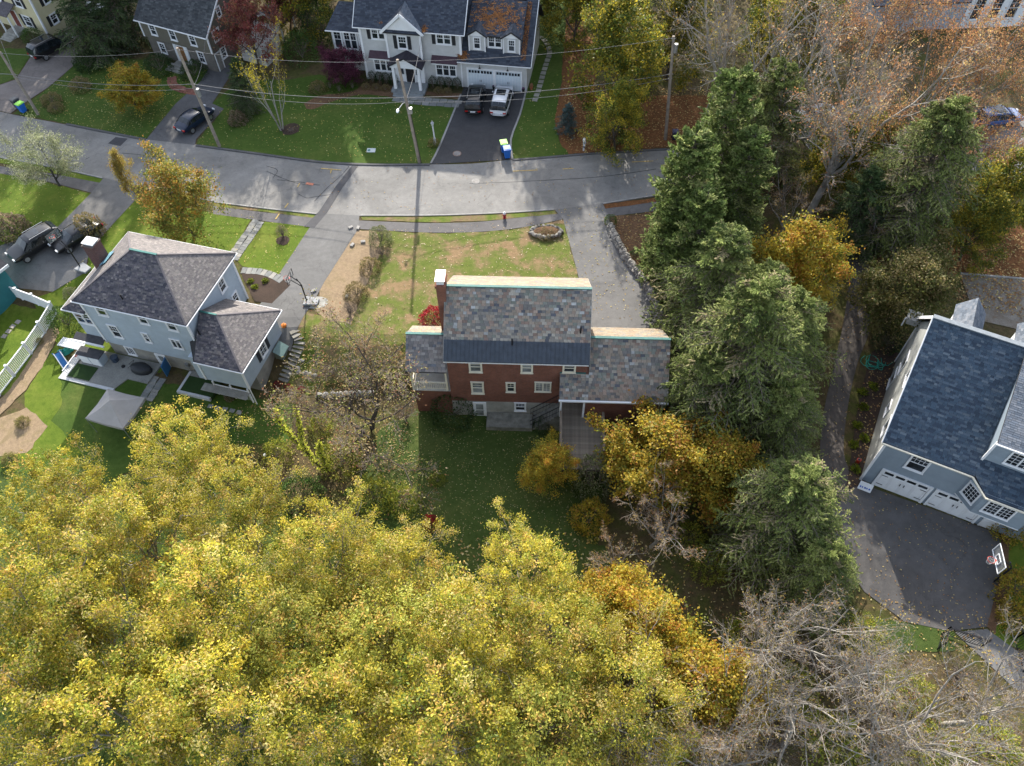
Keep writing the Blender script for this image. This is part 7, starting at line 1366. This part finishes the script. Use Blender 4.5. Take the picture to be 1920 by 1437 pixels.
# garden: flag, lamp, chair, hose, signs
T = thing('flag', 'small national flag with stars and stripes on a stick in the garden', 'flag', gp(522, 905), 0); MB().tube([(0, 0, -.1), (-.15, 0, 1.35)], .015, 6).obj('stick', WHITE, T)
fl = MB(); RW_ = ((.42, .02, .03), (.7, .7, .7)); 
for k in range(13): x0 = k * .042; fl.add([(-.14 + x0 * .75, 0, 1.3 - .18 * x0), (-.14 + (x0 + .042) * .75, 0, 1.3 - .18 * (x0 + .042)), (.04 + (x0 + .042) * .75, -.1, .55 - .1 * x0), (.04 + x0 * .75, -.1, .55 - .1 * x0)], [(0, 1, 2, 3)], RW_[k % 2])
fl.add([(-.145, -.012, 1.305), (.1, -.012, 1.245), (.17, -.06, .92), (-.08, -.06, .98)], [(0, 1, 2, 3)], (.02, .03, .14))
st = MB(); 
fo = fl.obj('cloth', tinted('flag_cloth', .8, .1, 5., bmp=0), T); s_ = fo.modifiers.new('t', 'SOLIDIFY'); s_.thickness = .004
for i in range(5):
    for j in range(4): st.sphere((-.11 + i * .05 + j * .015, -.03 - j * .012, 1.26 - i * .012 - j * .075), .012, 6, 4)
st.obj('star', WHITE, fo)
T = thing('garden_lamp', 'short grey bollard lamp with a white top in the garden', 'lamp', gp(501, 862), 0); MB().tube([(0, 0, 0), (0, 0, .6)], .06, 8).obj('post', plain('lamp_grey', (.12, .12, .11), .6), T); mb = MB(); mb.tube([(0, 0, .6), (0, 0, .72)], [.13, .1], 12); mb.obj('lamp_top', WHITE, T)
T = thing('garden_sign', 'small white sign with blue lettering at the garage house corner', 'sign', gp(1619, 918), R_(-28)); mb = MB(); mb.add([(-.45, -.2, .15), (.45, -.2, .15), (.45, .1, .75), (-.45, .1, .75)], [(0, 1, 2, 3)]); so_ = mb.obj('board', WHITE, T); s_ = so_.modifiers.new('t', 'SOLIDIFY'); s_.thickness = .03; s_.offset = -1
lt = MB()
for k, w in enumerate((.1, .07, .12, .08, .11)): x = -.36 + k * .15; lt.add([(x, -.125, .318), (x + w, -.125, .318), (x + w, -.065, .438), (x, -.065, .438)], [(0, 1, 2, 3)])
lt.obj('lettering', plain('sign_blue', (.03, .1, .4), .6, bmp=0), T)
T = thing('garden_hose', 'tangled teal garden hose by the pale side wall', 'hose', gp(1640, 685, .06)); pts = []
for k in range(90): a = k * .38; r = .55 + .28 * math.sin(k * .37) + .15 * math.sin(k * 1.1); pts.append((math.cos(a) * r * 1.0 + .25 * math.sin(k * .11), math.sin(a) * r * 1.1 + .2 * math.cos(k * .17), .03 + .0012 * k))
pts += [(.9, -.2, .1), (1.5, .2, .08), (2.0, .6, .1)]; MB().tube(pts, .022, 6).obj('tube', plain('hose_teal', (.02, .26, .20), .45), T)
T = thing('garden_figure', 'small red garden lantern with a white top in the hosta bed', 'lantern', gp(1607, 868, .05)); mb = MB(); mb.tube([(0, 0, 0), (0, 0, .4)], [.14, .16], 10); mb.obj('body', plain('lantern_red', (.42, .04, .02), .5), T); mb = MB(); mb.tube([(0, 0, .4), (0, 0, .55)], [.1, .05], 8); mb.obj('cap', plain('grey_plastic', (.12, .12, .13), .5), T)
T = thing('flower_pot', 'terracotta planter beside the colonial garage', 'planter', gp(996, 168)); mb = MB(); mb.tube([(0, 0, 0), (0, 0, .4)], [.14, .2], 10); mb.obj('pot', plain('terracotta', (.35, .12, .06), .8), T); MB().sphere((0, 0, .5), (.22, .22, .2), 9, 5, None, .4).obj('plant', plain('dry_plant', (.2, .1, .05), .9), T)
for px, py, lab in ((926, 168, 'small dark pot between the two garage doors'), (981, 173, 'small dark pot right of the garage doors')): T = thing('flower_pot', lab, 'planter', gp(px, py, .05)); mb = MB(); mb.tube([(0, 0, 0), (0, 0, .35)], [.13, .18], 10); mb.obj('pot', BLACKM, T); MB().sphere((0, 0, .42), (.16, .16, .12), 8, 5, None, .4).obj('plant', plain('pot_flower', (.12, .06, .12), .9), T)
for k, (px, py) in enumerate(((658, 428), (672, 429), (681, 455), (661, 461), (588, 547), (651, 557))): T = thing('edging_stone', ['first loose edging stone at the top of the bare soil strip', 'second loose edging stone at the top of the bare soil strip', 'loose stone beside the silvery shrub', 'loose stone in the middle of the bare soil strip', 'loose stone near the basketball hoop base', 'loose stone left of the lowest bronze shrub'][k], 'stone', gp(px, py, .03)); flag(T, 'block', 0, 0, 0, .2, .13, random.random() * 3, (.3, .29, .27), .14)
# pole stone pad under the hoop
T = thing('concrete_pad', 'small concrete pad under the basketball hoop base', 'pad', gp(592, 568, 0)); mb = MB(); mb.tube([(0, 0, 0), (0, 0, .04)], .85, 14); o = mb.obj('slab', CONC, T); o.scale = (1.25, .8, 1)

# ================================================================ FALLEN LEAVES
def inpoly(p, poly):
    c = False; n = len(poly)
    for i in range(n):
        a, b_ = poly[i], poly[(i + 1) % n]
        if (a[1] > p[1]) != (b_[1] > p[1]) and p[0] < (b_[0] - a[0]) * (p[1] - a[1]) / (b_[1] - a[1]) + a[0]: c = not c
    return c
def scatter(name, poly, n, pal, size, off=.05, cluster=0.):
    W = [gp(*p)[:2] for p in poly]; x0, x1 = min(p[0] for p in W), max(p[0] for p in W); y0, y1 = min(p[1] for p in W), max(p[1] for p in W); pts = []
    while len(pts) < n:
        p = (random.uniform(x0, x1), random.uniform(y0, y1))
        if inpoly(p, W) and random.random() > cluster * (.5 + .5 * math.sin(p[0] * 1.3 + 2 * math.sin(p[1] * .7)) * math.cos(p[1] * 1.1)): pts.append((p[0], p[1], gb(*p) + off + random.random() * .03))
    return litter(name, pts, size=size, pal=pal)
PY = [(.42, .36, .1), (.46, .4, .2), (.38, .26, .08), (.3, .2, .08)]; PB = [(.28, .15, .06), (.22, .12, .05), (.36, .24, .1), (.4, .32, .14)]
for poly, n, pal, sz, off, cl in (([(30, 215), (273, 262), (395, 125), (240, 112), (120, 142)], 1500, PY, (.05, .08), .05, .6), ([(368, 273), (806, 309), (845, 215), (740, 185), (540, 150), (398, 195)], 900, PY, (.05, .08), .05, .5), ([(961, 300), (1066, 290), (1052, 160), (992, 150)], 160, PY, (.05, .08), .05, 0), ([(1066, 290), (1420, 264), (1420, 180), (1110, 150), (1052, 160)], 3500, PB, (.06, .12), .06, .3), ([(258, 373), (586, 425), (528, 516), (450, 500), (213, 560), (110, 540), (170, 468)], 700, PY, (.04, .08), .05, .4), ([(0, 325), (172, 362), (60, 440), (0, 470)], 250, PY, (.04, .07), .05, .3), ([(702, 434), (1056, 413), (1086, 525), (700, 640)], 900, [(.5, .42, .3), (.4, .3, .16), (.3, .2, .1)], (.04, .08), .05, .4), ([(700, 700), (1120, 800), (1110, 1060), (760, 1060)], 2600, [(.3, .27, .1), (.26, .2, .08), (.34, .3, .16)], (.035, .06), .05, .5), ([(1142, 408), (1240, 396), (1300, 660), (1250, 620), (1195, 505)], 900, PB, (.05, .1), .06, .2), ([(600, 404), (1250, 366), (1250, 282), (960, 300), (600, 303)], 260, PB, (.05, .08), .06, .7), ([(1045, 394), (1130, 383), (1150, 440), (1240, 600), (1100, 600), (1056, 412)], 260, PY, (.05, .08), .06, .4), ([(1606, 905), (1872, 1002), (1850, 1176), (1695, 1166), (1560, 1000)], 380, PB, (.04, .07), .07, .7), ([(1590, 440), (1640, 440), (1600, 700), (1600, 900), (1545, 900), (1560, 700)], 260, PB, (.04, .07), .06, .5), ([(1640, 440), (1918, 440), (1918, 600), (1640, 520)], 2600, PB, (.07, .13), .07, .4), ([(1590, 915), (1612, 740), (1640, 660), (1690, 640), (1622, 905)], 300, PB, (.05, .1), .08, .2), ([(440, 760), (700, 740), (820, 900), (700, 1000), (440, 1000)], 2200, PB + PY, (.04, .08), .06, .3), ([(560, 620), (760, 640), (830, 740), (560, 740)], 1200, PB, (.04, .07), .06, .3), ([(600, 1000), (1200, 1000), (1500, 1437), (300, 1437)], 3000, PY, (.08, .14), .06, .2), ([(1150, 1000), (1900, 1170), (1900, 1437), (1150, 1437)], 2200, PY + PB, (.05, .09), .06, .3)):
    scatter('fallen_leaves', poly, n, pal, sz, off, cl)
